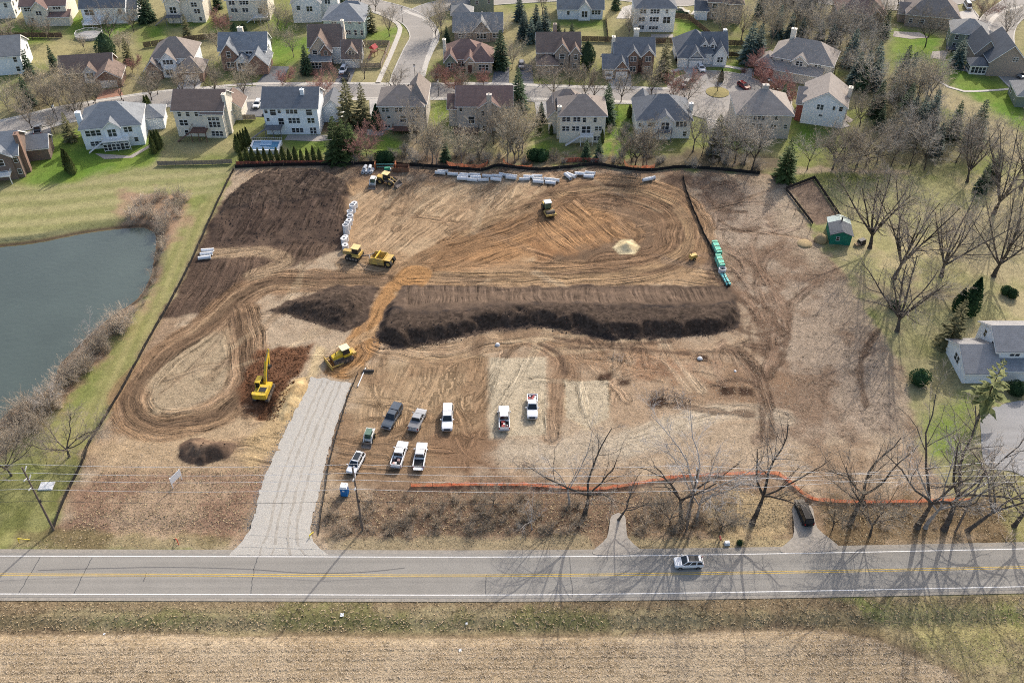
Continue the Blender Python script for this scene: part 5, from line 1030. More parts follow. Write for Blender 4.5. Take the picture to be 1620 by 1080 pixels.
# wooden yard fences
FB = MB(); FB.box(-0.5, 0.5, -.03, .03, 0.05, 1.0)
def fence(px, h, lab, m=None, step=2.4):
    pts = [p.to_2d() for p in GP(px)]; root = empty('yard_fence', (pts[0].x, pts[0].y, 0), 0, lab, 'fence'); m = m or M['fence_wood']; o_ = pts[0]; first = True
    for a, b_ in zip(pts[:-1], pts[1:]):
        d = b_ - a; n = max(1, round(d.length / step)); ang = math.atan2(d.y, d.x)
        for i in range(n):
            q0 = a.lerp(b_, i / n) - o_; q1 = a.lerp(b_, (i + 1) / n) - o_; mid = (q0 + q1) / 2; L = (q1 - q0).length
            mb = MB()
            for k in range(int(L / .16)): x_ = -L / 2 + .16 * k; mb.box(x_, x_ + .145, -.02, .02, .08, h + (.03 if k % 2 else 0))
            mb.build('panel', m, root, loc=(mid.x, mid.y, 0), rz=ang)
            mb = MB(); mb.box(-.06, .06, -.06, .06, -.2, h + .12); mb.build('post', m, root, loc=(q0.x, q0.y, 0), rz=ang)
    return root
fence([(228, 76), (290, 67), (362, 59)], 1.8, 'dark board fence behind the brown-grey gabled house')
fence([(920, 66), (960, 67), (1030, 70), (1075, 69)], 1.8, 'dark fence behind the brick garage house')
fence([(962, 66), (958, 30)], 1.6, 'short fence running up beside the wide lawn')
fence([(1068, 30), (1090, 32), (1125, 60), (1150, 72), (1185, 74)], 1.8, 'board fence curving round the bright lawn at top')
fence([(1145, 90), (1178, 90)], 1.6, 'short fence piece right of the dormer house')
fence([(0, 60), (100, 60)], 1.7, 'long brown fence in the top left yards')
fence([(545, 72), (617, 72), (603, 108), (570, 108)], 1.6, 'pale board fence enclosing the swing set yard', M_('pale_fence_wood', (.30, .25, .19), .9, .2, 2))
fence([(250, 262), (320, 261), (368, 259)], 1.3, 'weathered low fence behind the red deck house', M_('grey_fence_wood', (.24, .2, .16), .9, .25, 2))
fence([(372, 190), (405, 190)], 1.6, 'short board fence between two white houses', M_('pale_fence_wood', (.30, .25, .19)))
fence([(927, 72), (935, 105)], 1.6, 'fence running towards camera beside stone house')
fence([(875, 67), (918, 66)], 1.5, 'low fence behind the stone house with front gables')
# ------------------------------------------------------------------ vegetation
class TB:
    """fast collector of thin tapering tubes"""
    def __init__(s): s.v = []; s.f = []
    def tube(s, a, b, ra, rb, n=3):
        d = (b - a)
        if d.length < 1e-5: return
        d = d.normalized(); x = d.cross(Vector((0.31, 0.2, 1)) if abs(d.z) < 0.92 else Vector((1, 0.1, 0))).normalized(); y = d.cross(x); k = len(s.v)
        cs = [(math.cos(2 * math.pi * i / n), math.sin(2 * math.pi * i / n)) for i in range(n)]
        for p, r in ((a, ra), (b, rb)):
            for c_, s_ in cs: s.v.append((p.x + (x.x * c_ + y.x * s_) * r, p.y + (x.y * c_ + y.y * s_) * r, p.z + (x.z * c_ + y.z * s_) * r))
        for i in range(n): j = (i + 1) % n; s.f.append((k + i, k + j, k + n + j, k + n + i))
    def mesh(s, name, m, smooth=True):
        me = bpy.data.meshes.new(name); me.from_pydata(s.v, [], s.f); me.materials.append(m)
        if smooth: me.shade_smooth()
        return me
def perp(d, rr):
    while True:
        v = Vector((rr.gauss(0, 1), rr.gauss(0, 1), rr.gauss(0, 1))); v = v - d * v.dot(d)
        if v.length > .1: return v.normalized()
def bare_tree(seed, H, trunk, elev, limbs, r0, trop, jit, tw=0.014, lens=(.62, .5, .45), kids=(2.0, 1.9, 2.2), lean=0.0, droop=0.0, spread=1.0, thick=1.0):
    """trunk/limbs mesh data and twig mesh data for a leafless tree of height H"""
    rr = random.Random(seed); T = TB(); W_ = TB()
    def grow(p, d, L, r, lvl):
        nseg = (6, 5, 3, 2)[lvl]; sides = (6, 5, 3, 3)[lvl]; seg = L / nseg; rend = max(r * (.28 if lvl < 2 else .45), tw * .8)
        for i in range(nseg):
            d = (d + Vector((rr.gauss(0, jit), rr.gauss(0, jit), rr.gauss(0, jit) + trop - (droop if lvl >= 2 else 0)))).normalized()
            q_ = p + d * seg; ra = r + (rend - r) * i / nseg; rb = r + (rend - r) * (i + 1) / nseg
            (T if lvl < 2 else W_).tube(p, q_, ra, rb, sides)
            if lvl < 3 and (i > 0 or lvl > 0):
                n = int(kids[lvl]) + (1 if rr.random() < kids[lvl] % 1 else 0)
                for _ in range(n):
                    a_ = math.radians(rr.uniform(24, 58)); cd = (d * math.cos(a_) + perp(d, rr) * math.sin(a_)).normalized()
                    if cd.z < -0.25: cd.z *= .2; cd.normalize()
                    grow(p.lerp(q_, rr.random()), cd, L * lens[lvl] * rr.uniform(.65, 1.15) * (1.1 - .45 * i / nseg), max(rb * .55, tw), lvl + 1)
            p = q_
        return p
    p = Vector((0, 0, -.3)); d = Vector((lean, lean * .3, 1)).normalized(); n = 5; th = H * trunk
    pts = [p]
    for i in range(n):
        d = (d + Vector((rr.gauss(0, .05), rr.gauss(0, .05), 0))).normalized(); q_ = p + d * (th + .3) / n
        T.tube(p, q_, r0 * (1.35 - .3 * min(i, 1) - .12 * i), r0 * (1.05 - .12 * i), 8); p = q_; pts.append(p)
    for k in range(limbs):
        az = 2 * math.pi * (k + rr.uniform(-.3, .3)) / limbs; e_ = math.radians(rr.uniform(*elev)); cd = Vector((math.cos(az) * math.cos(e_) * spread, math.sin(az) * math.cos(e_) * spread, math.sin(e_))).normalized()
        st = pts[-1] if k < 2 or rr.random() < .4 else pts[-2].lerp(pts[-1], rr.uniform(.0, .95))
        L = (H - st.z) * rr.uniform(.85, 1.08) / max(.62, math.sin(e_) + .12)
        grow(st, cd, L * .92, r0 * rr.uniform(.42, .6) * thick, 0)
    return T, W_
BARE = {}
def bare_kind(key, n, barkm, twigm, **kw):
    BARE[key] = []
    for i in range(n):
        T, W_ = bare_tree(hash_(key) + i * 17, **kw); BARE[key].append((T.mesh('trunk', barkm), W_.mesh('crown', twigm), kw['H']))
def hash_(s_): return sum(ord(ch) * (i + 3) for i, ch in enumerate(s_))
bare_kind('street', 3, M['bark'], M['twig'], H=9.0, trunk=.22, elev=(48, 72), limbs=5, r0=.16, trop=.05, jit=.10, tw=.011, kids=(1.7, 1.7, 2.0))
bare_kind('red', 2, M['bark'], M['twig_red'], H=5.0, trunk=.2, elev=(35, 65), limbs=5, r0=.10, trop=.05, jit=.12, tw=.014)
bare_kind('tan', 3, M['bark_grey'], M['twig_tan'], H=11.0, trunk=.2, elev=(50, 78), limbs=6, r0=.18, trop=.06, jit=.1, tw=.012, kids=(1.7, 1.6, 1.7))
bare_kind('wood', 4, M['bark'], M['twig_grey'], H=11.0, trunk=.3, elev=(42, 72), limbs=5, r0=.18, trop=.05, jit=.13, tw=.012, spread=1.05, kids=(1.6, 1.6, 1.7))
bare_kind('apple', 3, M['bark'], M['twig'], H=9.0, trunk=.25, elev=(28, 62), limbs=6, r0=.24, trop=.03, jit=.17, tw=.013, spread=1.2, kids=(1.9, 1.8, 2.0))
bare_kind('vase', 4, M['bark'], M['twig_dark'], H=18.0, trunk=.17, elev=(54, 76), limbs=7, r0=.40, trop=.035, jit=.075, tw=.011, lens=(.5, .42, .42), kids=(1.7, 1.8, 2.0))
bare_kind('rugged', 5, M['bark'], M['twig_dark'], H=15.0, trunk=.30, elev=(40, 70), limbs=4, r0=.31, trop=.03, jit=.17, tw=.010, lens=(.52, .45, .42), kids=(1.3, 1.6, 1.9), lean=.05, thick=1.0)
bare_kind('pale', 2, M['bark_pale'], M['twig_pale'], H=15.0, trunk=.28, elev=(40, 72), limbs=4, r0=.24, trop=.04, jit=.13, tw=.010, lens=(.5, .45, .42), kids=(1.4, 1.5, 1.6))
bare_kind('poplar', 2, M['bark_grey'], M['twig_tan'], H=14.0, trunk=.15, elev=(66, 84), limbs=6, r0=.17, trop=.07, jit=.08, tw=.015, lens=(.4, .42, .42))
def bush_mesh(seed, H, R_, stems, twm, tw=.012, spread=(30, 80)):
    rr = random.Random(seed); W_ = TB()
    for k in range(stems):
        az = rr.uniform(0, 2 * math.pi); e_ = math.radians(rr.uniform(*spread)); d = Vector((math.cos(az) * math.cos(e_), math.sin(az) * math.cos(e_), math.sin(e_)))
        p = Vector((rr.uniform(-.25, .25) * R_, rr.uniform(-.25, .25) * R_, -.1)); L = H * rr.uniform(.7, 1.1); r = tw * 2
        for i in range(3):
            d = (d + Vector((rr.gauss(0, .12), rr.gauss(0, .12), .05))).normalized(); q_ = p + d * L / 3; W_.tube(p, q_, r, r * .7); r *= .7
            for _ in range(4):
                a_ = math.radians(rr.uniform(20, 50)); cd = (d * math.cos(a_) + perp(d, rr) * math.sin(a_)).normalized(); s0 = p.lerp(q_, rr.random()); e0 = s0 + cd * L * rr.uniform(.18, .4); W_.tube(s0, e0, tw, tw * .6)
                for __ in range(2): cd2 = (cd + perp(cd, rr) * .6).normalized(); s1 = s0.lerp(e0, rr.uniform(.3, .9)); W_.tube(s1, s1 + cd2 * L * .15, tw * .7, tw * .5)
            p = q_
    return W_.mesh('bush', twm)
BUSH = dict(pond=[bush_mesh(i, 3.4, 2.2, 24, M['pond_brush'], .012, (40, 86)) for i in range(3)], brush=[bush_mesh(30 + i, 2.2, 1.8, 22, M['brush'], .013, (18, 75)) for i in range(3)], grey=[bush_mesh(60 + i, 2.6, 1.6, 34, M['twig_grey'], .013, (35, 85)) for i in range(2)],
            red=[bush_mesh(80, 1.6, 1.4, 30, M['twig_red'], .014, (25, 80))])
def leaf(V, Fc, p, d, up, L, w):
    k = len(V); sdir = d.cross(up)
    sdir = sdir.normalized() if sdir.length > 1e-4 else Vector((1, 0, 0))
    m_ = p + d * L * .55
    V.extend([tuple(p), tuple(m_ + sdir * w), tuple(p + d * L), tuple(m_ - sdir * w)]); Fc.extend([(k, k + 1, k + 2), (k, k + 2, k + 3)])
def conifer(seed, H, R_, m, whorl=.34, dens_=13, droop=.25, bare=.05, taper=.85, sparse=0.0):
    rr = random.Random(seed); V = []; Fc = []; z = H * bare
    while z < H * .985:
        f = (z - H * bare) / (H * (1 - bare)); R0 = R_ * (1 - f) ** taper * (.65 + .35 * min(1, f * 8 + .5)) + .08; n = max(4, int(dens_ * (.35 + .65 * (1 - f))))
        a0 = rr.uniform(0, 6.28)
        for k in range(n):
            if rr.random() < sparse: continue
            az = a0 + 2 * math.pi * k / n + rr.uniform(-.25, .25); Rb = R0 * rr.uniform(.68, 1.14); el = rr.uniform(-.35, .15) - droop * (1 - f) + .35 * f
            d = Vector((math.cos(az), math.sin(az), el)).normalized(); p = Vector((0, 0, z + rr.uniform(-.2, .2) * whorl * 2)) + d * Rb * .12
            leaf(V, Fc, p, d, Vector((0, 0, 1)), Rb, .20 * Rb + .06)
            for _ in range(5):
                t = rr.uniform(.3, .98); q_ = p + d * Rb * t; dd = (d + Vector((rr.gauss(0, .55), rr.gauss(0, .55), rr.gauss(0, .35)))).normalized()
                leaf(V, Fc, q_, dd, Vector((rr.gauss(0, .6), rr.gauss(0, .6), 1)).normalized(), rr.uniform(.22, .42) * (.5 + Rb * .3), rr.uniform(.07, .15))
        z += whorl * rr.uniform(.75, 1.25) * (.6 + .4 * (1 - f))
    V2 = V; me = bpy.data.meshes.new('crown'); me.from_pydata(V2, [], Fc); me.materials.append(m)
    T = TB(); T.tube(Vector((0, 0, -.3)), Vector((0, 0, H * .55)), H * .017 + .04, H * .008, 7); T.tube(Vector((0, 0, H * .55)), Vector((0, 0, H * .97)), H * .008, .02, 5)
    return T.mesh('trunk', M['bark']), me, H
def column(seed, H, R_, m, n, prof, ls=.26):
    """dense clipped or columnar evergreen: leaf clumps over and inside a solid of revolution"""
    rr = random.Random(seed); V = []; Fc = []
    lob = [(rr.uniform(0, 6.28), rr.uniform(0, 1), rr.uniform(.06, .2)) for _ in range(9)]
    for i in range(n):
        t = rr.random() ** .85; az = rr.uniform(0, 6.28); R0 = R_ * prof(t)
        b_ = 1 + sum(a_ * math.exp(-((math.remainder(az - c_, 2 * math.pi)) / .5) ** 2 - ((t - h_) / .18) ** 2) for c_, h_, a_ in lob) - .06
        rad = R0 * b_ * (rr.uniform(.86, 1.05) if rr.random() < .7 else rr.uniform(.45, .9)); p = Vector((math.cos(az) * rad, math.sin(az) * rad, t * H))
        d = Vector((math.cos(az) * .6 + rr.gauss(0, .4), math.sin(az) * .6 + rr.gauss(0, .4), rr.uniform(.1, 1.2))).normalized()
        leaf(V, Fc, p - d * ls * .4, d, Vector((rr.gauss(0, 1), rr.gauss(0, 1), rr.gauss(0, 1))).normalized(), ls * rr.uniform(.8, 1.5), ls * rr.uniform(.25, .45))
    # inner dark core so the crown is not see-through
    kk = len(V); nn = 9
    for j in range(6):
        t = j / 5
        for i in range(nn): az = 2 * math.pi * i / nn; V.append((math.cos(az) * R_ * prof(min(.97, t * .94 + .02)) * .74, math.sin(az) * R_ * prof(min(.97, t * .94 + .02)) * .74, t * H * .95))
    for j in range(5):
        for i in range(nn): Fc.append((kk + j * nn + i, kk + j * nn + (i + 1) % nn, kk + (j + 1) * nn + (i + 1) % nn, kk + (j + 1) * nn + i))
    me = bpy.data.meshes.new('crown'); me.from_pydata(V, [], Fc); me.materials.append(m)
    T = TB(); T.tube(Vector((0, 0, -.2)), Vector((0, 0, H * .5)), .09, .05, 5)
    return T.mesh('trunk', M['bark']), me, H
EVER = dict(
    spruce=[conifer(i, 10, 2.6, M['spruce']) for i in (1, 2, 3)], blue=[conifer(i, 10, 2.7, M['blue_spruce']) for i in (11, 12)],
    olive=[conifer(i, 11, 2.9, M['olive'], sparse=.25, dens_=11) for i in (21, 22)], fir=[conifer(i, 11, 3.0, M['fir'], sparse=.15) for i in (31, 32)], loose=[conifer(35, 14, 3.6, M['loose'], sparse=.5, dens_=9, whorl=.5, bare=.3)],
    pine=[column(41, 8, 2.6, M['spruce'], 1500, lambda t: (math.sin(min(1, t * 1.02 + .02) * math.pi) ** .6) * .95 + .02, .42)],
    arb=[column(51, 5, .95, M['arb'], 900, lambda t: max(.03, (1 - t ** 2.2)) * (.8 + .2 * min(1, t * 6)), .24), column(52, 5, .9, M['arb'], 900, lambda t: max(.03, (1 - t ** 1.7)) * (.8 + .2 * min(1, t * 6)), .24)],
    darkarb=[column(61, 9, 2.0, M['box'], 2200, lambda t: max(.03, (1 - t ** 2.0)) * (.75 + .25 * min(1, t * 5)), .36)],
    globe=[column(71, 2.4, 1.6, M['box'], 1100, lambda t: max(.05, math.sin(min(.99, t * .9 + .1) * math.pi) ** .5), .2)])
for k_, L_ in list(EVER.items()):
    pass
PLANTS = []   # (object, look words, category, x, y)
def put_tree(kind, px, py, H, seed=None, lean=None, world=None, look=None):
    lib = BARE if kind in BARE else EVER; p = G(px, py) if world is None else world
    rr = random.Random(int(p.x * 31 + p.y * 17) if seed is None else seed); var = lib[kind][rr.randrange(len(lib[kind]))]; s_ = H / var[2]
    ever = kind in EVER; name = ('evergreen_shrub' if kind == 'globe' else 'evergreen_tree') if ever else 'bare_tree'
    root = empty(name, (p.x, p.y, zat(p.x, p.y)), rr.uniform(0, 6.28))
    if lean: root.rotation_euler = (lean[1], lean[0], 0)
    sx = s_ * rr.uniform(.92, 1.1); root.scale = (sx, sx, s_)
    link_mesh('trunk', var[0], root); link_mesh('crown', var[1], root)
    LOOK = dict(street='small dark bare tree', red='low tree with reddish twigs', tan='pale tan budding bare tree', wood='grey bare tree', apple='dark spreading bare tree', vase='tall vase-shaped bare tree', rugged='dark gnarled bare tree', pale='white-barked bare tree', poplar='tall narrow bare tree',
                spruce='dark green spruce', blue='blue-green spruce', olive='olive evergreen', fir='bright green fir', loose='loose yellow-green fir', pine='rounded dark pine', arb='slim arborvitae', darkarb='dark columnar evergreen', globe='clipped round evergreen')
    PLANTS.append((root, look or LOOK[kind], 'shrub' if kind == 'globe' else 'tree', p.x, p.y)); return root
def put_bush(kind, px, py, s_, look=None, world=None):
    p = G(px, py) if world is None else world; rr = random.Random(int(p.x * 13 + p.y * 29)); me = BUSH[kind][rr.randrange(len(BUSH[kind]))]
    o = link_mesh('bare_shrub', me, None, (p.x, p.y, zat(p.x, p.y)), rr.uniform(0, 6.28), (s_ * rr.uniform(.9, 1.2), s_ * rr.uniform(.9, 1.2), s_))
    PLANTS.append((o, look or dict(pond='leafless tan waterside shrub', brush='tangled brown shrub', grey='grey leafless shrub', red='low red-twigged shrub')[kind], 'shrub', p.x, p.y)); return o
# street and yard trees, positions read off the photograph (x, y of the foot, height in metres)
for k, L_ in dict(
    street=[(19, 73, 9), (52, 63, 7), (78, 64, 7), (86, 180, 9), (121, 189, 9.5), (127, 194, 8), (50, 203, 8), (153, 172, 9), (141, 168, 8), (193, 158, 8), (250, 150, 7.5), (240, 159, 8.5), (291, 155, 9), (309, 144, 7), (341, 153, 11), (387, 157, 9.5), (400, 137, 7.5), (87, 212, 5),
            (175, 66, 11), (212, 51, 8), (577, 125, 8.5), (616, 58, 9), (594, 19, 8), (570, 10, 8), (625, 151, 8), (676, 150, 7), (659, 226, 11), (781, 228, 10), (797, 224, 10), (758, 255, 8), (874, 156, 9), (853, 137, 8), (901, 137, 7), (925, 159, 10), (939, 159, 10), (982, 162, 9),
            (1030, 156, 10), (1087, 170, 10), (1135, 147, 7), (998, 263, 8), (1017, 264, 11), (1360, 199, 10), (1588, 63, 11), (1545, 38, 9), (1420, 14, 9), (1341, 357, 5), (1486, 395, 7), (1464, 74, 12), (735, 150, 7)],
    red=[(515, 152, 6), (448, 140, 5), (726, 151, 5.5), (712, 134, 5), (765, 136, 4.5), (690, 128, 4), (1064, 159, 8), (1190, 120, 6), (1205, 140, 6), (1225, 152, 5), (1240, 150, 4.5), (581, 247, 7), (354, 56, 6), (1558, 30, 5), (1250, 165, 4), (700, 130, 4), (210, 115, 4)],
    tan=[(684, 258, 13), (730, 258, 10), (698, 54, 12), (690, 62, 10), (453, 51, 9), (440, 48, 8), (465, 91, 9), (826, 243, 14), (858, 24, 10), (995, 59, 9), (1023, 265, 12), (1173, 64, 12), (1140, 64, 12), (60, 150, 8), (75, 166, 8), (30, 166, 8), (100, 150, 9), (117, 160, 9), (95, 168, 8), (15, 178, 8), (40, 178, 7), (130, 158, 9), (134, 80, 5), (205, 85, 7), (190, 82, 6), (344, 82, 7), (430, 70, 7), (810, 110, 9), (425, 40, 8)],
    wood=[(1096, 240, 12), (1127, 251, 11), (1140, 253, 11), (1162, 259, 13), (1178, 261, 11), (1189, 271, 14), (1150, 255, 11), (1110, 246, 8), (1277, 268, 9), (1462, 268, 11), (1387, 259, 10), (1410, 262, 10), (1440, 262, 10)],
    apple=[(1317, 268, 10), (1333, 266, 10), (1355, 263, 10), (110, 722, 8.5), (18, 752, 8), (1005, 262, 9), (1370, 262, 9)],
    poplar=[(815, 258, 14), (820, 252, 14), (808, 240, 12), (690, 262, 10), (676, 255, 11), (803, 260, 12)],
).items():
    for (x, y, h) in L_: put_tree(k, x, y, h)
# tall trees over the meadow on the right
for (x, y, h) in [(1376, 392, 21), (1414, 441, 23), (1489, 437, 20), (1572, 437, 21), (1419, 524, 20), (1530, 288, 17), (1572, 338, 22), (1615, 300, 20)]: put_tree('vase', x, y, h)
# roadside trees
for (k, x, y, h, ln) in [('rugged', 925, 814, 19, None), ('pale', 900, 800, 15, None), ('rugged', 978, 822, 11, (.35, .1)), ('pale', 1089, 816, 21, None), ('rugged', 1078, 822, 17, None), ('pale', 1102, 822, 18, None), ('rugged', 1190, 826, 20, (.05, 0)), ('rugged', 1347, 822, 21, None), ('rugged', 1452, 832, 24, None),
                         ('pale', 1465, 833, 21, (.05, 0)), ('rugged', 1494, 836, 24, None), ('rugged', 1531, 838, 19, (.3, .05)), ('street', 1377, 845, 12, None), ('street', 1318, 835, 7, None), ('street', 1060, 830, 8, None), ('street', 780, 800, 6, None), ('pale', 842, 835, 7, (-.15, 0)), ('street', 1140, 838, 7, None), ('rugged', 1605, 830, 17, None), ('rugged', 1632, 1000, 9, None)]:
    put_tree(k, x, y, h, lean=ln)
# pale birches by the pond and behind the grey house
for (x, y, h) in [(146, 548, 7), (82, 652, 7), (745, 70, 8), (758, 68, 8), (772, 66, 9), (735, 72, 7), (795, 60, 8)]: put_tree('pale', x, y, h)
# woods beyond the cul-de-sac
rw = random.Random(42); WOOD = [p.to_2d() for p in GP([(1190, -10), (1300, -30), (1420, -10), (1385, 40), (1400, 110), (1450, 130), (1515, 195), (1560, 245), (1500, 268), (1400, 245), (1385, 190), (1345, 150), (1300, 105), (1200, 62)])]
def inside(p, poly):
    c_ = False; n = len(poly)
    for i in range(n):
        a, b_ = poly[i], poly[(i + 1) % n]
        if (a.y > p.y) != (b_.y > p.y) and p.x < a.x + (p.y - a.y) * (b_.x - a.x) / (b_.y - a.y): c_ = not c_
    return c_
wx = [p.x for p in WOOD]; wy = [p.y for p in WOOD]; cnt = 0; pts_w = []
while cnt < 88:
    p = Vector((rw.uniform(min(wx), max(wx)), rw.uniform(min(wy), max(wy))))
    if not inside(p, WOOD) or any((p - q_).length < 3.4 for q_ in pts_w): continue
    if any(math.hypot(p.x - l_[1], p.y - l_[2] - 6) < 11 for l_ in LANDMARKS): cnt += .2; continue
    pts_w.append(p); cnt += 1; r_ = rw.random()
    put_tree('wood' if r_ < .45 else ('tan' if r_ < .72 else ('blue' if r_ < .86 else 'spruce')), 0, 0, rw.uniform(8.5, 13), world=Vector((p.x, p.y, 0)))
# evergreens
for k, L_ in dict(
    spruce=[(50, 124, 9), (48, 168, 9), (88, 112, 8), (230, 36, 10), (238, 33, 10), (345, 14, 8), (486, 117, 9), (542, 14, 9), (705, 255, 6), (707, 67, 5.5), (820, 174, 12.5), (856, 192, 6), (792, 108, 12), (883, 63, 6), (904, 64, 6), (893, 63, 4), (960, 194, 11.5), (927, 253, 6), (947, 251, 6), (974, 16, 8), (1236, 170, 7), (1398, 58, 9), (1567, 287, 9), (1550, 303, 8), (1390, 203, 7)],
    blue=[(822, 33, 9), (830, 60, 9), (848, 50, 9), (862, 61, 10.5), (840, 68, 8.5), (826, 63, 8), (852, 67, 8), (1183, 100, 13), (1197, 98, 12), (1513, 106, 10), (1293, 78, 9), (1312, 82, 9), (1365, 136, 11), (1352, 133, 10), (1382, 139, 11), (1449, 217, 12), (1465, 212, 13), (1435, 212, 11), (1478, 244, 9), (1420, 225, 9)],
    olive=[(205, 99, 8), (298, 61, 8), (553, 199, 14), (576, 196, 12), (588, 51, 9), (1049, 125, 13), (1132, 241, 11), (1500, 547, 12), (113, 223, 8.5)],
    fir=[(534, 256, 13), (558, 249, 10), (547, 254, 12), (1240, 284, 12)], loose=[(1546, 664, 15)],
    pine=[(173, 98, 9), (928, 110, 8.5), (373, 56, 4), (387, 57, 4)],
    darkarb=[(1530, 497, 9.5), (1514, 492, 6), (598, 205, 7.5), (1140, 130, 4)],
    arb=[(228, 211, 6), (238, 192, 7.5), (241, 188, 7), (246, 238, 5.5), (251, 236, 5.5), (254, 232, 5), (244, 243, 5), (108, 268, 6), (112, 272, 6.5), (116, 275, 6), (377, 240, 5), (381, 237, 5), (385, 234, 5), (389, 231, 5), (393, 228, 5), (995, 186, 4), (1001, 181, 4), (952, 226, 4), (853, 210, 4), (872, 213, 3)] + [(382 + 9.6 * i, 256 + (i % 3) * .6, 3.8 + (i * 7 % 5) * .2) for i in range(14)],
    globe=[(1453, 606, 3.0), (1606, 622, 2.6), (845, 253, 3), (856, 254, 3), (605, 258, 3.2), (613, 257, 3.0), (1170, 860, 0.9), (1590, 465, 2), (1600, 470, 2), (1414, 488, 2)]).items():
    for (x, y, h) in L_: put_tree(k, x, y, h)
# pond-side thicket
rp = random.Random(9); bank_line = [(205, 345), (215, 332), (228, 322), (245, 316), (262, 314), (280, 316), (292, 322), (282, 332), (268, 330), (240, 330), (225, 345), (262, 340), (250, 350), (262, 355), (280, 342), (240, 345), (212, 350), (255, 365), (262, 380), (255, 395), (252, 412), (248, 430), (242, 450), (234, 465), (222, 482), (212, 497), (200, 508), (190, 514), (180, 528), (168, 536), (160, 545), (150, 556), (140, 566), (130, 575), (118, 588), (108, 600), (100, 612), (95, 625), (80, 640), (66, 648), (50, 655), (35, 662), (20, 672), (5, 684), (30, 690), (55, 672), (90, 640), (115, 605), (12, 705), (-10, 700), (140, 585), (165, 555), (195, 522)]
for (x, y) in bank_line:
    thin = 385 < y < 505
    for _ in range(1 if thin else 2): put_bush('pond', x + rp.uniform(-6, 6), y + rp.uniform(-5, 5), rp.uniform(.35, .75) if thin else (rp.uniform(.5, .9) if y < 385 else rp.uniform(.65, 1.4)))
# hedgerow scrub behind the site fence
for i in range(46):
    x = rp.uniform(520, 1200); y = 252 + rp.uniform(-5, 7) + (10 if x > 1080 else 0); put_bush('grey' if rp.random() < .6 else 'brush', x, y, rp.uniform(.5, 1.1))
for (x, y) in [(1120, 245), (1128, 246), (1136, 247), (1144, 248), (1152, 249), (965, 210), (985, 215), (1000, 225), (990, 205), (640, 240), (650, 248)]: put_bush('grey', x, y, .9)
for (x, y) in [(690, 128), (735, 125), (480, 118), (500, 120), (1175, 115)]: put_bush('red', x, y, 1.0)
# roadside brush
for i in range(150):
    x = rp.choice([rp.uniform(520, 930), rp.uniform(520, 930), rp.uniform(1005, 1160)] + ([rp.uniform(1290, 1560)] if i % 3 == 0 else [])); y = rp.uniform(785, 846) if x < 1000 else rp.uniform(795, 850)
    put_bush('brush', x, y, rp.uniform(.35, .85))
# uncountable ground cover: dry tufts, stubble, clods
def scatter(name, n, sampler, shape, m, label, cat):
    V = []; Fc = []; rr = random.Random(hash_(name))
    for _ in range(n):
        p = sampler(rr)
        if p is None: continue
        shape(V, Fc, p, rr)
    me = bpy.data.meshes.new(name); me.from_pydata(V, [], Fc); me.materials.append(m); o = link_mesh(name, me); tag(o, label, cat, kind='stuff'); return o
def tuft(V, Fc, p, rr):
    for _ in range(3):
        a = rr.uniform(0, 6.28); h = rr.uniform(.06, .18); k = len(V); w = rr.uniform(.05, .12); dx, dy = math.cos(a) * w, math.sin(a) * w; lx, ly = rr.gauss(0, .18), rr.gauss(0, .18)
        V.extend([(p.x - dx, p.y - dy, p.z), (p.x + dx, p.y + dy, p.z), (p.x + lx, p.y + ly, p.z + h)]); Fc.append((k, k + 1, k + 2))
def stub(V, Fc, p, rr):
    a = rr.uniform(-3, 3); L = rr.uniform(.12, .36); k = len(V); w = .03; dx, dy = math.cos(a) * L / 2, math.sin(a) * L / 2; ex, ey = -math.sin(a) * w, math.cos(a) * w; h = rr.uniform(.02, .10)
    V.extend([(p.x - dx - ex, p.y - dy - ey, p.z + h), (p.x + dx - ex, p.y + dy - ey, p.z + rr.uniform(.02, h)), (p.x + dx + ex, p.y + dy + ey, p.z + h), (p.x - dx + ex, p.y - dy + ey, p.z + h)]); Fc.append((k, k + 1, k + 2, k + 3))
def on_site(polys):
    P_ = [[q_.to_2d() for q_ in GP(px)] for px in polys]; B_ = [(min(p.x for p in q), max(p.x for p in q), min(p.y for p in q), max(p.y for p in q)) for q in P_]
    wt = [(b_[1] - b_[0]) * (b_[3] - b_[2]) for b_ in B_]
    def f(rr):
        k = rr.choices(range(len(P_)), wt)[0]; b_ = B_[k]; p = Vector((rr.uniform(b_[0], b_[1]), rr.uniform(b_[2], b_[3])))
        if not inside(p, P_[k]): return None
        return Vector((p.x, p.y, zat(p.x, p.y) - .02))
    return f
scatter('dry_grass', 16000, on_site([[(95, 845), (160, 745), (420, 740), (375, 862), (20, 866)], [(510, 775), (1250, 775), (1260, 862), (515, 866)], [(1290, 790), (1600, 790), (1610, 862), (1315, 866)], [(-20, 950), (1640, 945), (1640, 985), (1300, 990), (-20, 1000)], [(1380, 990), (1640, 985), (1640, 1090), (1540, 1090)]]), tuft, M_('straw_blades', tuple(A(184, 163, 126)), .95, .35, 3, spec=.1), 'tufts of dry straw-coloured grass along both road verges', 'grass')
scatter('dead_stalks', 16000, on_site([[(1090, 285), (1240, 290), (1310, 410), (1420, 560), (1440, 690), (1200, 720), (900, 740), (900, 560), (1200, 560)], [(140, 725), (270, 680), (275, 740), (150, 745)]]), stub, M_('stalk_blades', tuple(A(172, 154, 130)), .95, .4, 3, spec=.1), 'dead stalks and litter over the cleared ground', 'grass')
FP = [q_.to_2d() for q_ in GP(FIELD[:11])] + [Vector((75, 60)), Vector((-90, 60))]
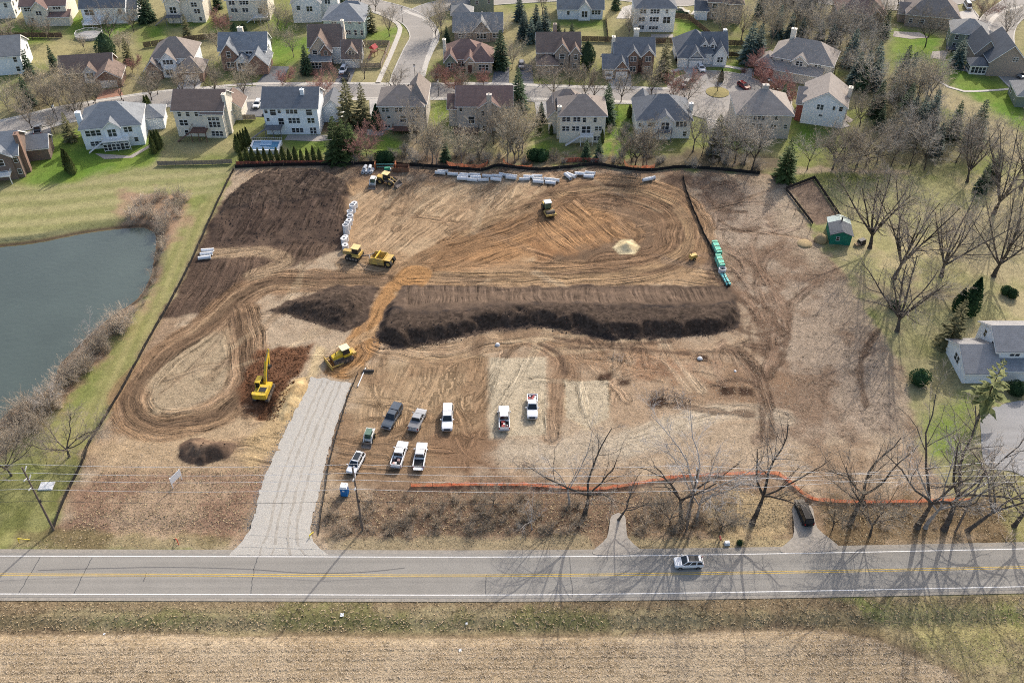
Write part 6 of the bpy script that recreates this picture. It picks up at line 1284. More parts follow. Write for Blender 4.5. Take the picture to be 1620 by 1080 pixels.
def field_s(rr):
    p = Vector((rr.uniform(-85, 70), rr.uniform(62, 82)))
    if not inside(p, FP): return None
    j = round((p.y - .012 * p.x) / .76); y_ = j * .76 + .012 * p.x + rr.gauss(0, .17)
    return Vector((p.x, y_, zat(p.x, y_) + .02))
scatter('crop_stubble', 42000, field_s, stub, M_('stubble_straw', tuple(A(198, 178, 150)), .95, .35, 3, spec=.1), 'rows of pale cut crop stubble in the near field', 'stubble')
def clod(V, Fc, p, rr):
    s_ = .05 + .22 * rr.random() ** 2; k = len(V)
    q_ = [(s_ * rr.uniform(.6, 1.2) * math.cos(t), s_ * rr.uniform(.6, 1.2) * math.sin(t)) for t in (0, 1.57, 3.14, 4.71)]
    V.extend([(p.x + a, p.y + b_, p.z - .03) for a, b_ in q_] + [(p.x + rr.gauss(0, .03), p.y + rr.gauss(0, .03), p.z + s_ * .9)]); Fc.extend([(k, k + 1, k + 4), (k + 1, k + 2, k + 4), (k + 2, k + 3, k + 4), (k + 3, k, k + 4)])
scatter('soil_clods', 4500, on_site([[(595, 520), (660, 520), (760, 505), (840, 498), (960, 512), (1160, 512), (1165, 520), (1120, 536), (1000, 538), (900, 528), (840, 520), (780, 527), (660, 555), (600, 552)], [(425, 490), (590, 452), (545, 524)], [(350, 322), (410, 280), (556, 292), (545, 395), (345, 390)], [(290, 700), (370, 705), (320, 733)]]), clod, M_('dark_clods', tuple(A(92, 77, 66)), .95, .5, 1.0, spec=.1), 'loose dark soil clods on the topsoil piles', 'soil')
scatter('clay_lumps', 2600, on_site([[(385, 590), (410, 560), (495, 545), (470, 600), (435, 668), (395, 660)]]), clod, M_('brown_clay_lumps', tuple(A(112, 74, 46)), .95, .4, 1.0, spec=.1), 'lumps of brown clay around the excavator', 'soil')
# ------------------------------------------------------------------ vehicles
def paintmat(key, col, metal=0.0):
    return M_('car_paint_' + key, col, 0.07, 0.04, 0.8, spec=0.15 if key == 'black' else 0.4, metal=metal, dirt=(0.30, 0.25, 0.19), dirt_amt=0.03 if key == 'black' else 0.16)
CARC = dict(white=(0.74, 0.75, 0.76), silver=(0.36, 0.37, 0.38), slate=(0.075, 0.095, 0.12), black=(0.010, 0.012, 0.015), red=(0.16, 0.015, 0.02), blue=(0.04, 0.06, 0.10), green=(0.02, 0.06, 0.04), grey=(0.2, 0.21, 0.22))
def wheel_pair():
    mb = MB(); mb.ring((0, -.14, 0), (0, .14, 0), .39, .24, 16); T_ = mb.mesh('tyre', M['rubber'], True)
    mb = MB(); mb.tube((0, -.10, 0), (0, .10, 0), .245, n=12)
    for k in range(5): a = 2 * math.pi * k / 5; mb.box(-.03, .03, -.125, .125, .05, .22, Matrix.Rotation(a, 4, 'Y'))
    return T_, mb.mesh('rim', M['rim'])
TYRE_ME, RIM_ME = wheel_pair()
def wheels(root, xs, yh, r=.39, z=None):
    for x in xs:
        for s_ in (-1, 1):
            w = link_mesh('wheel', TYRE_ME, root, (x, s_ * yh, r if z is None else z), 0, (r / .39, 1, r / .39)); link_mesh('rim', RIM_ME, w)
def quad_panel(root, name, q, m, inset=.08, off=.012):
    q = [Vector(p) for p in q]; c_ = sum(q, Vector()) / 4; n = (q[1] - q[0]).cross(q[3] - q[0]).normalized()
    pts = []
    for p in q:
        d = (c_ - p); pts.append(p + d.normalized() * inset + n * off)
    pb = [p - n * .03 for p in pts]; mb = MB(); mb.add(pts + pb, [(0, 1, 2, 3), (7, 6, 5, 4), (0, 4, 5, 1), (1, 5, 6, 2), (2, 6, 7, 3), (3, 7, 4, 0)])
    return mb.build(name, m, root)
def sec(x, w, z0, z1, r=.12):
    return [(x, -w + r, z0), (x, -w, z0 + r), (x, -w, z1 - r), (x, -w + r, z1), (x, w - r, z1), (x, w, z1 - r), (x, w, z0 + r), (x, w - r, z0)]
def greenhouse(root, xb0, xb1, xt0, xt1, zb, zt, wb, wt, pm, posts=1):
    """painted cab shell with glazed panels; x0 rear, x1 front"""
    B = lambda s_: ((xb0, s_ * wb, zb), (xb1, s_ * wb, zb), (xt1, s_ * wt, zt), (xt0, s_ * wt, zt))
    L_, R_ = B(1), B(-1)
    mb = MB(); mb.add([*R_, *L_], [(0, 1, 2, 3), (7, 6, 5, 4), (0, 4, 5, 1), (1, 5, 6, 2), (2, 6, 7, 3), (3, 7, 4, 0)])
    mb.box(xt0 + .03, xt1 - .03, -wt + .06, wt - .06, zt, zt + .035); mb.build('cab', pm, root)
    quad_panel(root, 'windshield', (R_[1], L_[1], L_[2], R_[2]), M['glass'], .10); quad_panel(root, 'rear_window', (L_[0], R_[0], R_[3], L_[3]), M['glass'], .12)
    for s_, Q in ((1, L_), (-1, R_)):
        for k in range(posts + 1):
            t0, t1 = k / (posts + 1), (k + 1) / (posts + 1); lp = lambda a, b_, t: Vector(a).lerp(Vector(b_), t)
            q = (lp(Q[0], Q[1], t0), lp(Q[0], Q[1], t1), lp(Q[3], Q[2], t1), lp(Q[3], Q[2], t0))
            if s_ > 0: q = (q[1], q[0], q[3], q[2])
            quad_panel(root, 'side_window', q, M['glass'], .10)
def lights(root, xf, xr, w, zf, zr):
    for s_ in (-1, 1):
        mb = MB(); mb.box(xf - .06, xf + .02, s_ * (w - .18) - .17, s_ * (w - .18) + .17, zf - .09, zf + .09); mb.build('headlight', M['lamp_clear'], root)
        mb = MB(); mb.box(xr - .02, xr + .05, s_ * (w - .09) - .08, s_ * (w - .09) + .08, zr - .18, zr + .18); mb.build('taillight', M['lamp_red'], root)
def mirrors(root, x, w, z, pm):
    for s_ in (-1, 1): mb = MB(); mb.box(x - .07, x + .08, s_ * (w + .16) - .11, s_ * (w + .16) + .11, z, z + .2); mb.build('mirror', pm, root)
def place(px0, px1, z=.6):
    """centre and heading from the rear and front ends as seen in the photograph"""
    a, b_ = G(*px0, z), G(*px1, z); d = b_ - a; return Vector(((a.x + b_.x) / 2, (a.y + b_.y) / 2, 0)), math.atan2(d.y, d.x)
def pickup(color, label, px_rear, px_front, cover=None, cargo=None, gate_open=False, L=5.9, roofbox=None):
    c_, a = place(px_rear, px_front); root = empty('pickup_truck', (c_.x, c_.y, zat(c_.x, c_.y) + .04), a, label, 'pickup truck'); pm = paintmat(color, CARC[color]); h = L / 2
    mb = MB(); mb.loft([sec(h, .84, .48, .92), sec(h - .1, .95, .40, 1.04), sec(h - .5, 1.0, .40, 1.13), sec(1.15, 1.0, .40, 1.2), sec(-.85, 1.0, .40, 1.22)]); mb.build('body', pm, root)
    mb = MB(); mb.box(-h + .08, -.85, -1.0, -.85, .42, 1.24); mb.box(-h + .08, -.85, .85, 1.0, .42, 1.24); mb.box(-h + .08, -.85, -.85, .85, .5, .78); mb.box(-.97, -.85, -.85, .85, .78, 1.24)
    bed = mb.build('bed', pm, root); mb = MB(); mb.box(-h + .16, -.97, -.85, .85, .781, .80); mb.build('bed_liner', M['black'], bed)
    mb = MB()
    if gate_open: mb.box(-h - .48, -h + .06, -.84, .84, .74, .81)
    else: mb.box(-h, -h + .08, -.86, .86, .6, 1.22)
    mb.build('tailgate', pm, root)
    greenhouse(root, -.9, 1.3, -.72, .45, 1.19, 1.90, .95, .76, pm)
    mb = MB(); mb.box(h - .02, h + .12, -.92, .92, .42, .66); mb.build('bumper', M['rim'] if color != 'black' else M['black'], root); mb = MB(); mb.box(-h - .14, -h, -.9, .9, .45, .65); mb.build('bumper', M['rim'], root)
    mb = MB(); mb.box(h - .04, h + .03, -.55, .55, .68, .95); mb.build('grille', M['black'], root)
    wheels(root, (h - 1.05, -h + 1.2), .90, .41); lights(root, h - .03, -h, .98, .86, 1.0); mirrors(root, .95, 1.0, 1.25, pm)
    if cover == 'topper':
        mb = MB(); mb.taper(-h + .05, -.88, -.98, .98, 1.245, 1.88, .06, .16); t = mb.build('topper', pm, root)
        for s_ in (-1, 1): quad_panel(root, 'topper_window', [(-h + .2, s_ * .98, 1.3), (-1.05, s_ * .98, 1.3), (-1.1, s_ * .83, 1.8), (-h + .25, s_ * .83, 1.8)][::-s_], M['glass'], .08)
    if cover == 'tonneau': mb = MB(); mb.box(-h + .06, -.9, -.95, .95, 1.245, 1.29); mb.build('bed_cover', M_('vinyl_cover_' + color, (0.10, 0.115, 0.13) if color != 'silver' else (.2, .2, .21), .8, spec=.1), root)
    if cargo:
        rr = random.Random(cargo); mcs = [M_('cargo_pink', (.55, .35, .3), .7), M_('cargo_dark', (.06, .05, .06), .7), M_('cargo_white', (.6, .6, .58), .6), M_('cargo_red', (.3, .05, .05), .6)]
        for _ in range(9):
            x, y, s_ = rr.uniform(-h + .45, -1.2), rr.uniform(-.6, .6), rr.uniform(.14, .3); mb = MB(); mb.taper(x - s_, x + s_, y - s_, y + s_, .8, .8 + s_ * rr.uniform(.8, 2), .04, .04); mb.build('cargo', rr.choice(mcs[:3] if cargo == 1 else mcs[1:]), root)
    if roofbox: mb = MB(); mb.box(.55, 1.0, -.06, .06, 1.19, 1.24); mb.build('hood_scoop', M['black'], root)
    return root
def suv(color, label, px_rear, px_front, L=4.7, sunroof=False, name='suv', cat='suv', H=1.72, van=False):
    c_, a = place(px_rear, px_front); root = empty(name, (c_.x, c_.y, zat(c_.x, c_.y) + .04), a, label, cat); pm = paintmat(color, CARC[color]); h = L / 2
    hx = h - (1.25 if not van else .75)
    mb = MB(); mb.loft([sec(h, .74, .48, .82), sec(h - .12, .88, .38, .95), sec(h - .55, .94, .36, 1.02), sec(hx, .95, .36, 1.08), sec(0, .95, .36, 1.10), sec(-h + .35, .94, .38, 1.12), sec(-h, .84, .5, 1.05)]); mb.build('body', pm, root)
    greenhouse(root, -h + .08, hx + .1, -h + .42, hx - .75, 1.07, H, .88, .68, pm, 2)
    if sunroof: mb = MB(); mb.box(-h + .8, hx - .95, -.5, .5, H + .036, H + .05); mb.build('sunroof', M['glass'], root)
    for s_ in (-1, 1): mb = MB(); mb.box(-h + .55, hx - .85, s_ * .62 - .03, s_ * .62 + .03, H + .04, H + .09); mb.build('roof_rail', M['black'], root)
    mb = MB(); mb.box(h - .05, h + .03, -.5, .5, .56, .82); mb.build('grille', M['black'], root)
    mb = MB(); mb.box(-h + .3, h - .3, -.965, -.93, .36, .5); mb.box(-h + .3, h - .3, .93, .965, .36, .5); mb.build('sill_trim', M['black'], root)
    wheels(root, (h - .9, -h + .9), .84, .36); lights(root, h - .1, -h, .84, .8, .95); mirrors(root, hx - .1, .94, 1.08, pm); return root
pickup('slate', 'dark slate pickup with matching bed cap near the gravel drive', (631, 643), (610, 678), 'topper')
pickup('silver', 'silver and grey pickup parked between slate and white trucks', (654, 679), (667, 651), 'tonneau', L=5.3)
pickup('white', 'white pickup with white bed cap facing the camera', (709, 641), (707, 684), 'topper', roofbox=True)
pickup('white', 'white pickup with jumbled pink cargo in its bed', (626, 738), (638, 701), None, 1)
pickup('white', 'white pickup with its tailgate lowered and empty bed', (662, 740), (668, 703), None, None, True)
pickup('white', 'white pickup with dark cargo on the left of pale slab', (798, 683), (797, 641), None, 2)
pickup('white', 'white pickup facing the camera on the pale slab', (842, 624), (842, 664), None, 3)
suv('black', 'long black SUV standing in the right highway drive', (1281, 833), (1263, 789), 5.4, H=1.88)
suv('white', 'white estate car parked by the portable toilet', (572, 717), (554, 750), 4.8, True)
suv('white', 'white SUV with black sunroof driving on the highway', (1111, 889), (1067, 890), 4.6, True)
suv('white', 'white SUV in the driveway of the green-porch house', (546, 106), (540, 117), 4.6)
suv('black', 'black car behind the white SUV in dark driveway', (549, 118), (545, 127), 4.4, name='car', cat='car', H=1.5)
suv('blue', 'dark blue car in driveway of the stone house', (825, 97), (825, 110), 4.6, name='car', cat='car', H=1.5)
suv('white', 'white car outside the brick two-door garage', (963, 115), (963, 127), 4.6, name='car', cat='car', H=1.55)
suv('white', 'white car in front of the wide white garage', (1106, 103), (1112, 114), 4.6, name='car', cat='car', H=1.5)
suv('silver', 'silver car parked on the cul-de-sac verge', (1090, 128), (1080, 138), 4.6, name='car', cat='car', H=1.5)
suv('red', 'dark red car parked at the cul-de-sac edge', (1170, 132), (1184, 141), 4.6, name='car', cat='car', H=1.5)
suv('white', 'white car in driveway between two white houses', (411, 159), (404, 171), 4.6, name='car', cat='car', H=1.5)
pickup('grey', 'dark grey pickup in driveway at the left edge', (60, 213), (60, 199))
suv('white', 'white van at the top right house', (1528, 5), (1534, 16), 5.4, name='van', cat='van', H=2.1, van=True)
pickup('green', 'dark green truck at the fence near the top', (1070, 18), (1084, 20))
suv('white', 'white car at the right edge by the brick house', (1622, 108), (1612, 112), 4.6, name='car', cat='car', H=1.5)
suv('grey', 'dark car beside the white car at right edge', (1626, 118), (1614, 122), 4.6, name='car', cat='car', H=1.5)

# ------------------------------------------------------------------ earth-moving machines
def crawler(root, L, h, w, y, name='track', m=None):
    """one crawler track: looped belt with grousers"""
    r = h / 2; prof = []; n = 7
    for i in range(n + 1): t = -math.pi / 2 + math.pi * i / n; prof.append((L / 2 - r + r * math.cos(t), r + r * math.sin(t)))
    for i in range(n + 1): t = math.pi / 2 + math.pi * i / n; prof.append((-L / 2 + r + r * math.cos(t), r + r * math.sin(t)))
    mb = MB(); mb.extr(prof, 'y', y - w / 2, y + w / 2)
    k = int(L / .22)
    for i in range(k): x = -L / 2 + r + (L - 2 * r) * i / k; mb.box(x, x + .06, y - w / 2, y + w / 2, h - .01, h + .05)
    o = mb.build(name, m or M['track'], root)
    for i in range(4): x = -L / 2 + r + (L - 2 * r) * i / 3; b_ = MB(); b_.tube((x, y - w / 2 - .03, r), (x, y + w / 2 + .03, r), r * .5, n=10); b_.build('road_wheel', M['steel'], o)
    return o
def bucket_prof(s_=1.0): return [(0, 0), (.15 * s_, -.75 * s_), (.75 * s_, -1.05 * s_), (1.25 * s_, -.75 * s_), (1.18 * s_, -.70 * s_), (.72 * s_, -.92 * s_), (.25 * s_, -.66 * s_), (.12 * s_, 0)]
def excavator():
    p = G(418, 622); root = empty('excavator', (p.x, p.y, zat(p.x, p.y)), math.radians(84), 'yellow excavator with raised boom beside the dug pit', 'excavator'); Y_ = M['yellow']
    for s_ in (-1, 1): crawler(root, 4.6, .95, .65, s_ * 1.2)
    mb = MB(); mb.box(-1.4, 1.4, -.95, .95, .45, .95); mb.tube((0, 0, .95), (0, 0, 1.2), .85, n=18); mb.build('undercarriage', M['steel'], root)
    mb = MB(); mb.box(-1.9, 1.7, -1.35, 1.35, 1.2, 1.75); mb.box(-1.9, .2, -1.35, .45, 1.75, 2.35); mb.build('house_body', Y_, root)
    mb = MB(); secs = []
    for x, w in ((-2.65, 1.05), (-2.45, 1.35), (-1.9, 1.4)): secs.append([(x, -w, 1.15), (x, w, 1.15), (x, w, 2.3), (x, -w, 2.3)])
    mb.loft(secs); mb.build('counterweight', Y_, root)
    mb = MB(); mb.box(-1.75, -.6, -1.1, .2, 2.36, 2.42); mb.build('engine_grille', M['black'], root)
    mb = MB(); mb.box(-.1, 1.75, .42, 1.35, 1.75, 2.95); cabo = mb.build('cab', M['glass'], root); mb = MB(); mb.box(-.15, 1.78, .38, 1.38, 2.95, 3.06)
    for x in (-.12, 1.72): 
        for y in (.40, 1.33): mb.box(x - .05, x + .05, y - .05, y + .05, 1.7, 2.96)
    mb.build('cab_frame', Y_, cabo)
    # boom, stick, bucket in the xz plane
    def arm(name, pts, w, m):
        mb = MB(); n = len(pts)
        secs = []
        for i, (x, z, h) in enumerate(pts):
            a = pts[max(0, i - 1)]; b_ = pts[min(n - 1, i + 1)]; d = Vector((b_[0] - a[0], 0, b_[1] - a[1])).normalized(); up = Vector((-d.z, 0, d.x)); c_ = Vector((x, -.1, z))
            secs.append([tuple(c_ + up * sg * h / 2 + Vector((0, yy, 0))) for sg, yy in ((-1, -w / 2), (-1, w / 2), (1, w / 2), (1, -w / 2))])
        mb.loft(secs); return mb.build(name, m, root)
    arm('boom', [(1.2, 1.7, .5), (2.4, 3.6, .85), (3.6, 5.0, .75), (5.4, 6.1, .35)], .42, Y_)
    arm('stick', [(5.7, 6.5, .3), (5.3, 5.9, .55), (4.9, 4.6, .45), (4.5, 3.1, .25)], .34, Y_)
    for (a, b_) in (((1.7, .2, 1.8), (3.2, .2, 4.3)), ((1.7, -.4, 1.8), (3.2, -.4, 4.3)), ((3.4, -.1, 5.4), (5.5, -.1, 6.5)), ((5.2, -.1, 5.2), (4.3, -.1, 3.4))):
        mb = MB(); mb.tube(a, Vector(a).lerp(Vector(b_), .6), .09, n=8); mb.tube(Vector(a).lerp(Vector(b_), .6), b_, .05, n=8); mb.build('hydraulic_cylinder', M['steel'], root)
    mb = MB(); Mx = Matrix.Translation((4.6, -.7, 3.2)) @ Matrix.Rotation(math.radians(165), 4, 'Y'); mb.extr(bucket_prof(1.1), 'y', 0, 1.2, Mx); pr = [(.1, 0), (.15, -.8), (.8, -1.12), (1.3, -.8)]
    mb.extr(pr, 'y', 0, .05, Mx); mb.extr(pr, 'y', 1.15, 1.2, Mx); mb.build('bucket', M['black'], root)
excavator(); LANDMARKS.append(('the yellow excavator', G(418, 622).x, G(418, 622).y))
def dozer():
    p = G(541, 569); root = empty('bulldozer', (p.x, p.y, zat(p.x, p.y)), math.radians(214), 'yellow bulldozer at the top of the gravel drive', 'bulldozer'); Y_ = M['yellow']
    for s_ in (-1, 1): crawler(root, 4.2, 1.1, .6, s_ * 1.1)
    mb = MB(); mb.box(-1.9, 1.9, -.8, .8, .5, 1.2); mb.build('frame', M['steel'], root)
    mb = MB(); mb.loft([[(-.2, -.65, 1.1), (-.2, .65, 1.1), (-.2, .65, 2.1), (-.2, -.65, 2.1)], [(1.9, -.6, 1.1), (1.9, .6, 1.1), (1.95, .5, 1.8), (1.95, -.5, 1.8)]]); mb.build('hood', Y_, root)
    mb = MB(); mb.box(-2.1, -.2, -1.0, 1.0, 1.15, 1.7); mb.build('rear_body', Y_, root)
    mb = MB(); mb.taper(-1.6, -.1, -.85, .85, 1.7, 2.85, .12, .12); cb = mb.build('cab', M['glass'], root); mb = MB(); mb.box(-1.75, .05, -.85, .85, 2.85, 3.0); mb.build('cab_roof', M_('dozer_roof', (.72, .66, .42), .5), cb)
    mb = MB(); mb.tube((1.2, .25, 1.9), (1.2, .25, 2.7), .07, n=8); mb.build('exhaust', M['black'], root)
    mb = MB(); mb.extr([(2.7, .05), (2.95, .2), (2.85, .7), (2.95, 1.25), (3.05, 1.25), (2.97, .7), (3.08, .2), (2.9, 0)], 'y', -1.8, 1.8); mb.build('blade', M['yellow_dull'], root)
    for s_ in (-1, 1): mb = MB(); mb.box(.3, 2.9, s_ * 1.5 - .09, s_ * 1.5 + .09, .35, .6); mb.build('push_arm', M['yellow_dull'], root)
    mb = MB(); mb.box(-2.9, -2.1, -.9, .9, .9, 1.3)
    for y in (-.6, 0, .6): mb.box(-2.95, -2.8, y - .06, y + .06, .2, 1.2)
    mb.build('ripper', M['yellow_dull'], root)
dozer(); LANDMARKS.append(('the yellow bulldozer', G(541, 569).x, G(541, 569).y))
def bigwheel(root, x, y, r, w, name='wheel'):
    mb = MB(); mb.ring((x, y - w / 2, r), (x, y + w / 2, r), r, r * .55, 18); o = mb.build(name, M['rubber'], root); b_ = MB(); b_.tube((x, y - w * .42, r), (x, y + w * .42, r), r * .56, n=14); b_.build('rim', M['yellow_dull'], o); return o
def scraper():
    c_, a = place((616, 413), (548, 400), 1.0); root = empty('scraper_tractor', (c_.x, c_.y, zat(c_.x, c_.y)), a, 'yellow tractor pulling an open pan scraper', 'scraper'); Y_ = M['yellow_dull']
    # tractor (rubber tracks)
    for s_ in (-1, 1): 
        t = crawler(root, 3.4, 1.25, .7, s_ * 1.15, m=M['rubber']); t.location = (3.3, 0, 0)
    mb = MB(); mb.loft([[(3.4, -.6, .9), (3.4, .6, .9), (3.4, .6, 2.0), (3.4, -.6, 2.0)], [(5.9, -.5, .9), (5.9, .5, .9), (5.9, .42, 1.7), (5.9, -.42, 1.7)]]); mb.build('hood', Y_, root)
    mb = MB(); mb.box(1.6, 3.5, -1.0, 1.0, 1.0, 1.7); mb.build('chassis', Y_, root)
    mb = MB(); mb.taper(1.9, 3.5, -.85, .85, 1.7, 3.0, .1, .12); cb = mb.build('cab', M['glass'], root); mb = MB(); mb.box(1.75, 3.6, -.95, .95, 3.0, 3.18); mb.build('cab_roof', M_('canopy_yellow', (.66, .50, .22), .5), cb)
    for s_ in (-1, 1): mb = MB(); mb.box(1.6, 3.2, s_ * 1.15 - .4, s_ * 1.15 + .4, 1.3, 1.42); mb.build('fender', Y_, root)
    # drawbar and pan
    mb = MB(); mb.tube((1.6, 0, .9), (-.4, 0, 1.5), .16, n=8); mb.tube((-.4, 0, 1.5), (-1.2, -1.3, 1.4), .13, n=8); mb.tube((-.4, 0, 1.5), (-1.2, 1.3, 1.4), .13, n=8); mb.build('drawbar', M['steel'], root)
    mb = MB()
    for s_ in (-1, 1): mb.extr([(-4.4, .5), (-1.1, .35), (-.9, 1.4), (-1.6, 2.0), (-4.4, 2.1)], 'y', s_ * 1.42 - .08, s_ * 1.42 + .08)
    mb.box(-4.45, -4.3, -1.34, 1.34, .5, 2.1); mb.box(-4.3, -1.2, -1.34, 1.34, .5, .62); mb.build('pan', Y_, root)
    mb = MB(); mb.box(-2.7, -2.4, -1.55, 1.55, 2.05, 2.3); mb.build('cross_beam', M['yellow'], root)
    mb = MB(); mb.extr([(-1.4, .4), (-1.0, .6), (-.85, 1.3), (-.95, 1.32), (-1.12, .66), (-1.45, .5)], 'y', -1.3, 1.3); mb.build('apron', Y_, root)
    mb = MB(); mb.box(-6.0, -4.45, -.25, .25, .7, 1.1); mb.box(-5.9, -4.5, -1.3, 1.3, 1.75, 1.9); mb.build('rear_frame', Y_, root)
    for s_ in (-1, 1): bigwheel(root, -5.4, s_ * .95, .85, .75)
scraper(); LANDMARKS.append(('the scraper', G(580, 405).x, G(580, 405).y))
def compactor():
    c_, a = place((862, 323), (872, 340), .8); root = empty('soil_compactor', (c_.x, c_.y, zat(c_.x, c_.y)), a, 'yellow soil compactor with white cab and front drum', 'compactor'); Y_ = M['yellow_dull']
    for s_ in (-1, 1): bigwheel(root, -1.5, s_ * .8, .75, .55)
    mb = MB(); mb.loft([[(-2.8, -.7, .8), (-2.8, .7, .8), (-2.8, .6, 1.5), (-2.8, -.6, 1.5)], [(-.9, -.8, .7), (-.9, .8, .7), (-.9, .7, 1.9), (-.9, -.7, 1.9)]]); mb.build('engine_hood', Y_, root)
    mb = MB(); mb.taper(-1.0, .3, -.75, .75, 1.2, 2.7, .08, .08); cb = mb.build('cab', M_('cab_glass_green', (.10, .14, .08), .2, spec=.5), root); mb = MB(); mb.box(-1.15, .45, -.85, .85, 2.7, 2.85); mb.build('cab_roof', M_('cab_white', (.7, .72, .7), .5), cb)
    mb = MB(); mb.tube((1.7, -1.05, .78), (1.7, 1.05, .78), .78, n=24); mb.build('drum', M_('drum_steel', (.10, .08, .06), .6, dirt=SOIL, dirt_amt=.6), root)
    mb = MB(); mb.box(.4, 2.6, -1.25, -1.1, .55, .95); mb.box(.4, 2.6, 1.1, 1.25, .55, .95); mb.box(.3, .7, -1.1, 1.1, .55, .95); mb.box(2.5, 2.75, -1.25, 1.25, .55, 1.0); mb.build('drum_frame', Y_, root)
compactor()
def skid(px_rear, px_front, label, mcol, glass):
    c_, a = place(px_rear, px_front, .8); root = empty('skid_steer', (c_.x, c_.y, zat(c_.x, c_.y)), a, label, 'skid steer')
    mb = MB(); mb.box(-1.3, .9, -.6, .6, .35, 1.0); mb.box(-1.35, -.7, -.6, .6, 1.0, 1.6); mb.build('body', mcol, root)
    mb = MB(); mb.taper(-.7, .8, -.52, .52, 1.0, 2.05, .06, .05); cb = mb.build('cab', M_('skid_glass', glass, .25, spec=.5), root); mb = MB(); mb.box(-.75, .8, -.55, .55, 2.05, 2.15); mb.build('cab_roof', M_('skid_roof', (.09, .16, .12), .5) if glass[1] > .05 else mcol, cb)
    for s_ in (-1, 1):
        mb = MB(); mb.box(-1.4, .6, s_ * .72 - .09, s_ * .72 + .09, 1.45, 1.65); mb.box(.5, 1.5, s_ * .72 - .08, s_ * .72 + .08, .3, .5, None); mb.extr([(.45, 1.65), (.65, 1.5), (1.5, .45), (1.4, .3)], 'y', s_ * .72 - .08, s_ * .72 + .08); mb.build('lift_arm', mcol, root)
        for x in (-.75, .5): bigwheel(root, x, s_ * .75, .42, .3)
    mb = MB(); mb.extr([(1.45, .75), (1.4, .1), (2.3, .05), (2.3, .1), (1.5, .17), (1.53, .75)], 'y', -.9, .9)
    for s_ in (-.88, .83): mb.extr([(1.45, .75), (1.4, .1), (2.3, .05), (1.53, .75)], 'y', s_, s_ + .05)
    mb.build('bucket', M['steel'], root)
WHM = M_('skid_white', (.66, .66, .63), .5, dirt=SOIL, dirt_amt=.35)
skid((588, 680), (580, 700), 'white skid steer with green cab and lowered bucket', WHM, (.04, .09, .07))
skid((593, 282), (588, 294), 'small white skid steer beside the wheel loader', WHM, (.05, .04, .035))
def loader():
    c_, a = place((602, 283), (622, 288), .8); root = empty('wheel_loader', (c_.x, c_.y, zat(c_.x, c_.y)), a, 'tan-yellow wheel loader with light canopy by the far fence', 'loader'); Y_ = M['yellow_dull']
    for x in (-1.4, 1.4):
        for s_ in (-1, 1): bigwheel(root, x, s_ * .95, .75, .55)
    mb = MB(); mb.box(-2.6, -.6, -.7, .7, .8, 1.7); mb.build('engine_hood', Y_, root); mb = MB(); mb.box(-.6, 1.9, -.5, .5, .6, 1.2); mb.build('chassis', M['steel'], root)
    mb = MB(); mb.taper(-.8, .6, -.65, .65, 1.2, 2.8, .08, .08); cb = mb.build('cab', M['glass'], root); mb = MB(); mb.box(-1.0, .8, -.85, .85, 2.8, 2.95); mb.build('cab_roof', M_('canopy_tan', (.72, .55, .26), .5), cb)
    for s_ in (-1, 1): mb = MB(); mb.extr([(.7, 1.7), (1.0, 1.75), (2.9, .7), (2.8, .5)], 'y', s_ * .55 - .1, s_ * .55 + .1); mb.build('lift_arm', Y_, root)
    mb = MB(); mb.extr([(2.8, 1.2), (2.75, .15), (3.8, .1), (3.8, .18), (2.9, .26), (2.9, 1.2)], 'y', -1.3, 1.3)
    for s_ in (-1.3, 1.24): mb.extr([(2.8, 1.2), (2.75, .15), (3.8, .1)], 'y', s_, s_ + .06)
    mb.build('bucket', M['steel'], root)
loader(); LANDMARKS.append(('the wheel loader', G(612, 286).x, G(612, 286).y))
# ------------------------------------------------------------------ site materials, fences, poles
def path_fence(name, px, h, m, label, cat, stake_step=3.0, sag=.12, stake_m=None, zbase=0.0, wav=.25, seed=1, group=None, stake_h=None):
    """fabric strung along stakes, sagging between them"""
    pts = dens([p.to_2d() for p in GP(px)], .75); rr = random.Random(seed); o0 = pts[0]; root = empty(name, (o0.x, o0.y, 0), 0, label, cat, group); vs = []; n = len(pts); L = 0; st = []; nxt = 0
    for i, p in enumerate(pts):
        if i: L += (p - pts[i - 1]).length
        a_ = pts[max(0, i - 1)]; b_ = pts[min(n - 1, i + 1)]; t = (b_ - a_).normalized(); nn = Vector((-t.y, t.x))
        if L >= nxt: st.append(p); nxt += stake_step
        ph = (L % stake_step) / stake_step; s_ = sag * math.sin(math.pi * ph) + rr.uniform(0, .04); lean = rr.uniform(-.06, .06) + wav * math.sin(L * .7) * .2
        z0 = zat(p.x, p.y) + zbase
        for k, (dz, dn) in enumerate(((-.05, 0), (h * .5, lean * .6), (h - s_, lean))): q_ = p + nn * dn - o0; vs.append((q_.x, q_.y, z0 + dz))
        for k, (dz, dn) in enumerate(((h - s_, lean + .03), (h * .5, lean * .6 + .03), (-.05, .03))): q_ = p + nn * dn - o0; vs.append((q_.x, q_.y, z0 + dz))
    mb = MB(); mb.loft([vs[i * 6:i * 6 + 6] for i in range(n)]); mb.build('fabric', m, root)
    sh = stake_h or h + .15; b2 = MB(); b2.box(-.035, .035, -.035, .035, -.2, sh); sme = b2.mesh('stake', stake_m or M['stake'])
    for p in st: link_mesh('stake', sme, root, (p.x - o0.x, p.y - o0.y + .06, zat(p.x, p.y) + zbase))
    return root
path_fence('silt_fence', [(372, 266), (440, 263), (520, 262), (600, 260), (650, 263), (700, 266), (760, 271), (785, 264), (808, 266), (850, 270), (900, 266), (942, 262), (985, 268), (1030, 271), (1075, 266), (1130, 269), (1202, 276)], 1.0, M['silt'], 'long black silt fence along the back of the site', 'fence', 3.0, seed=2)
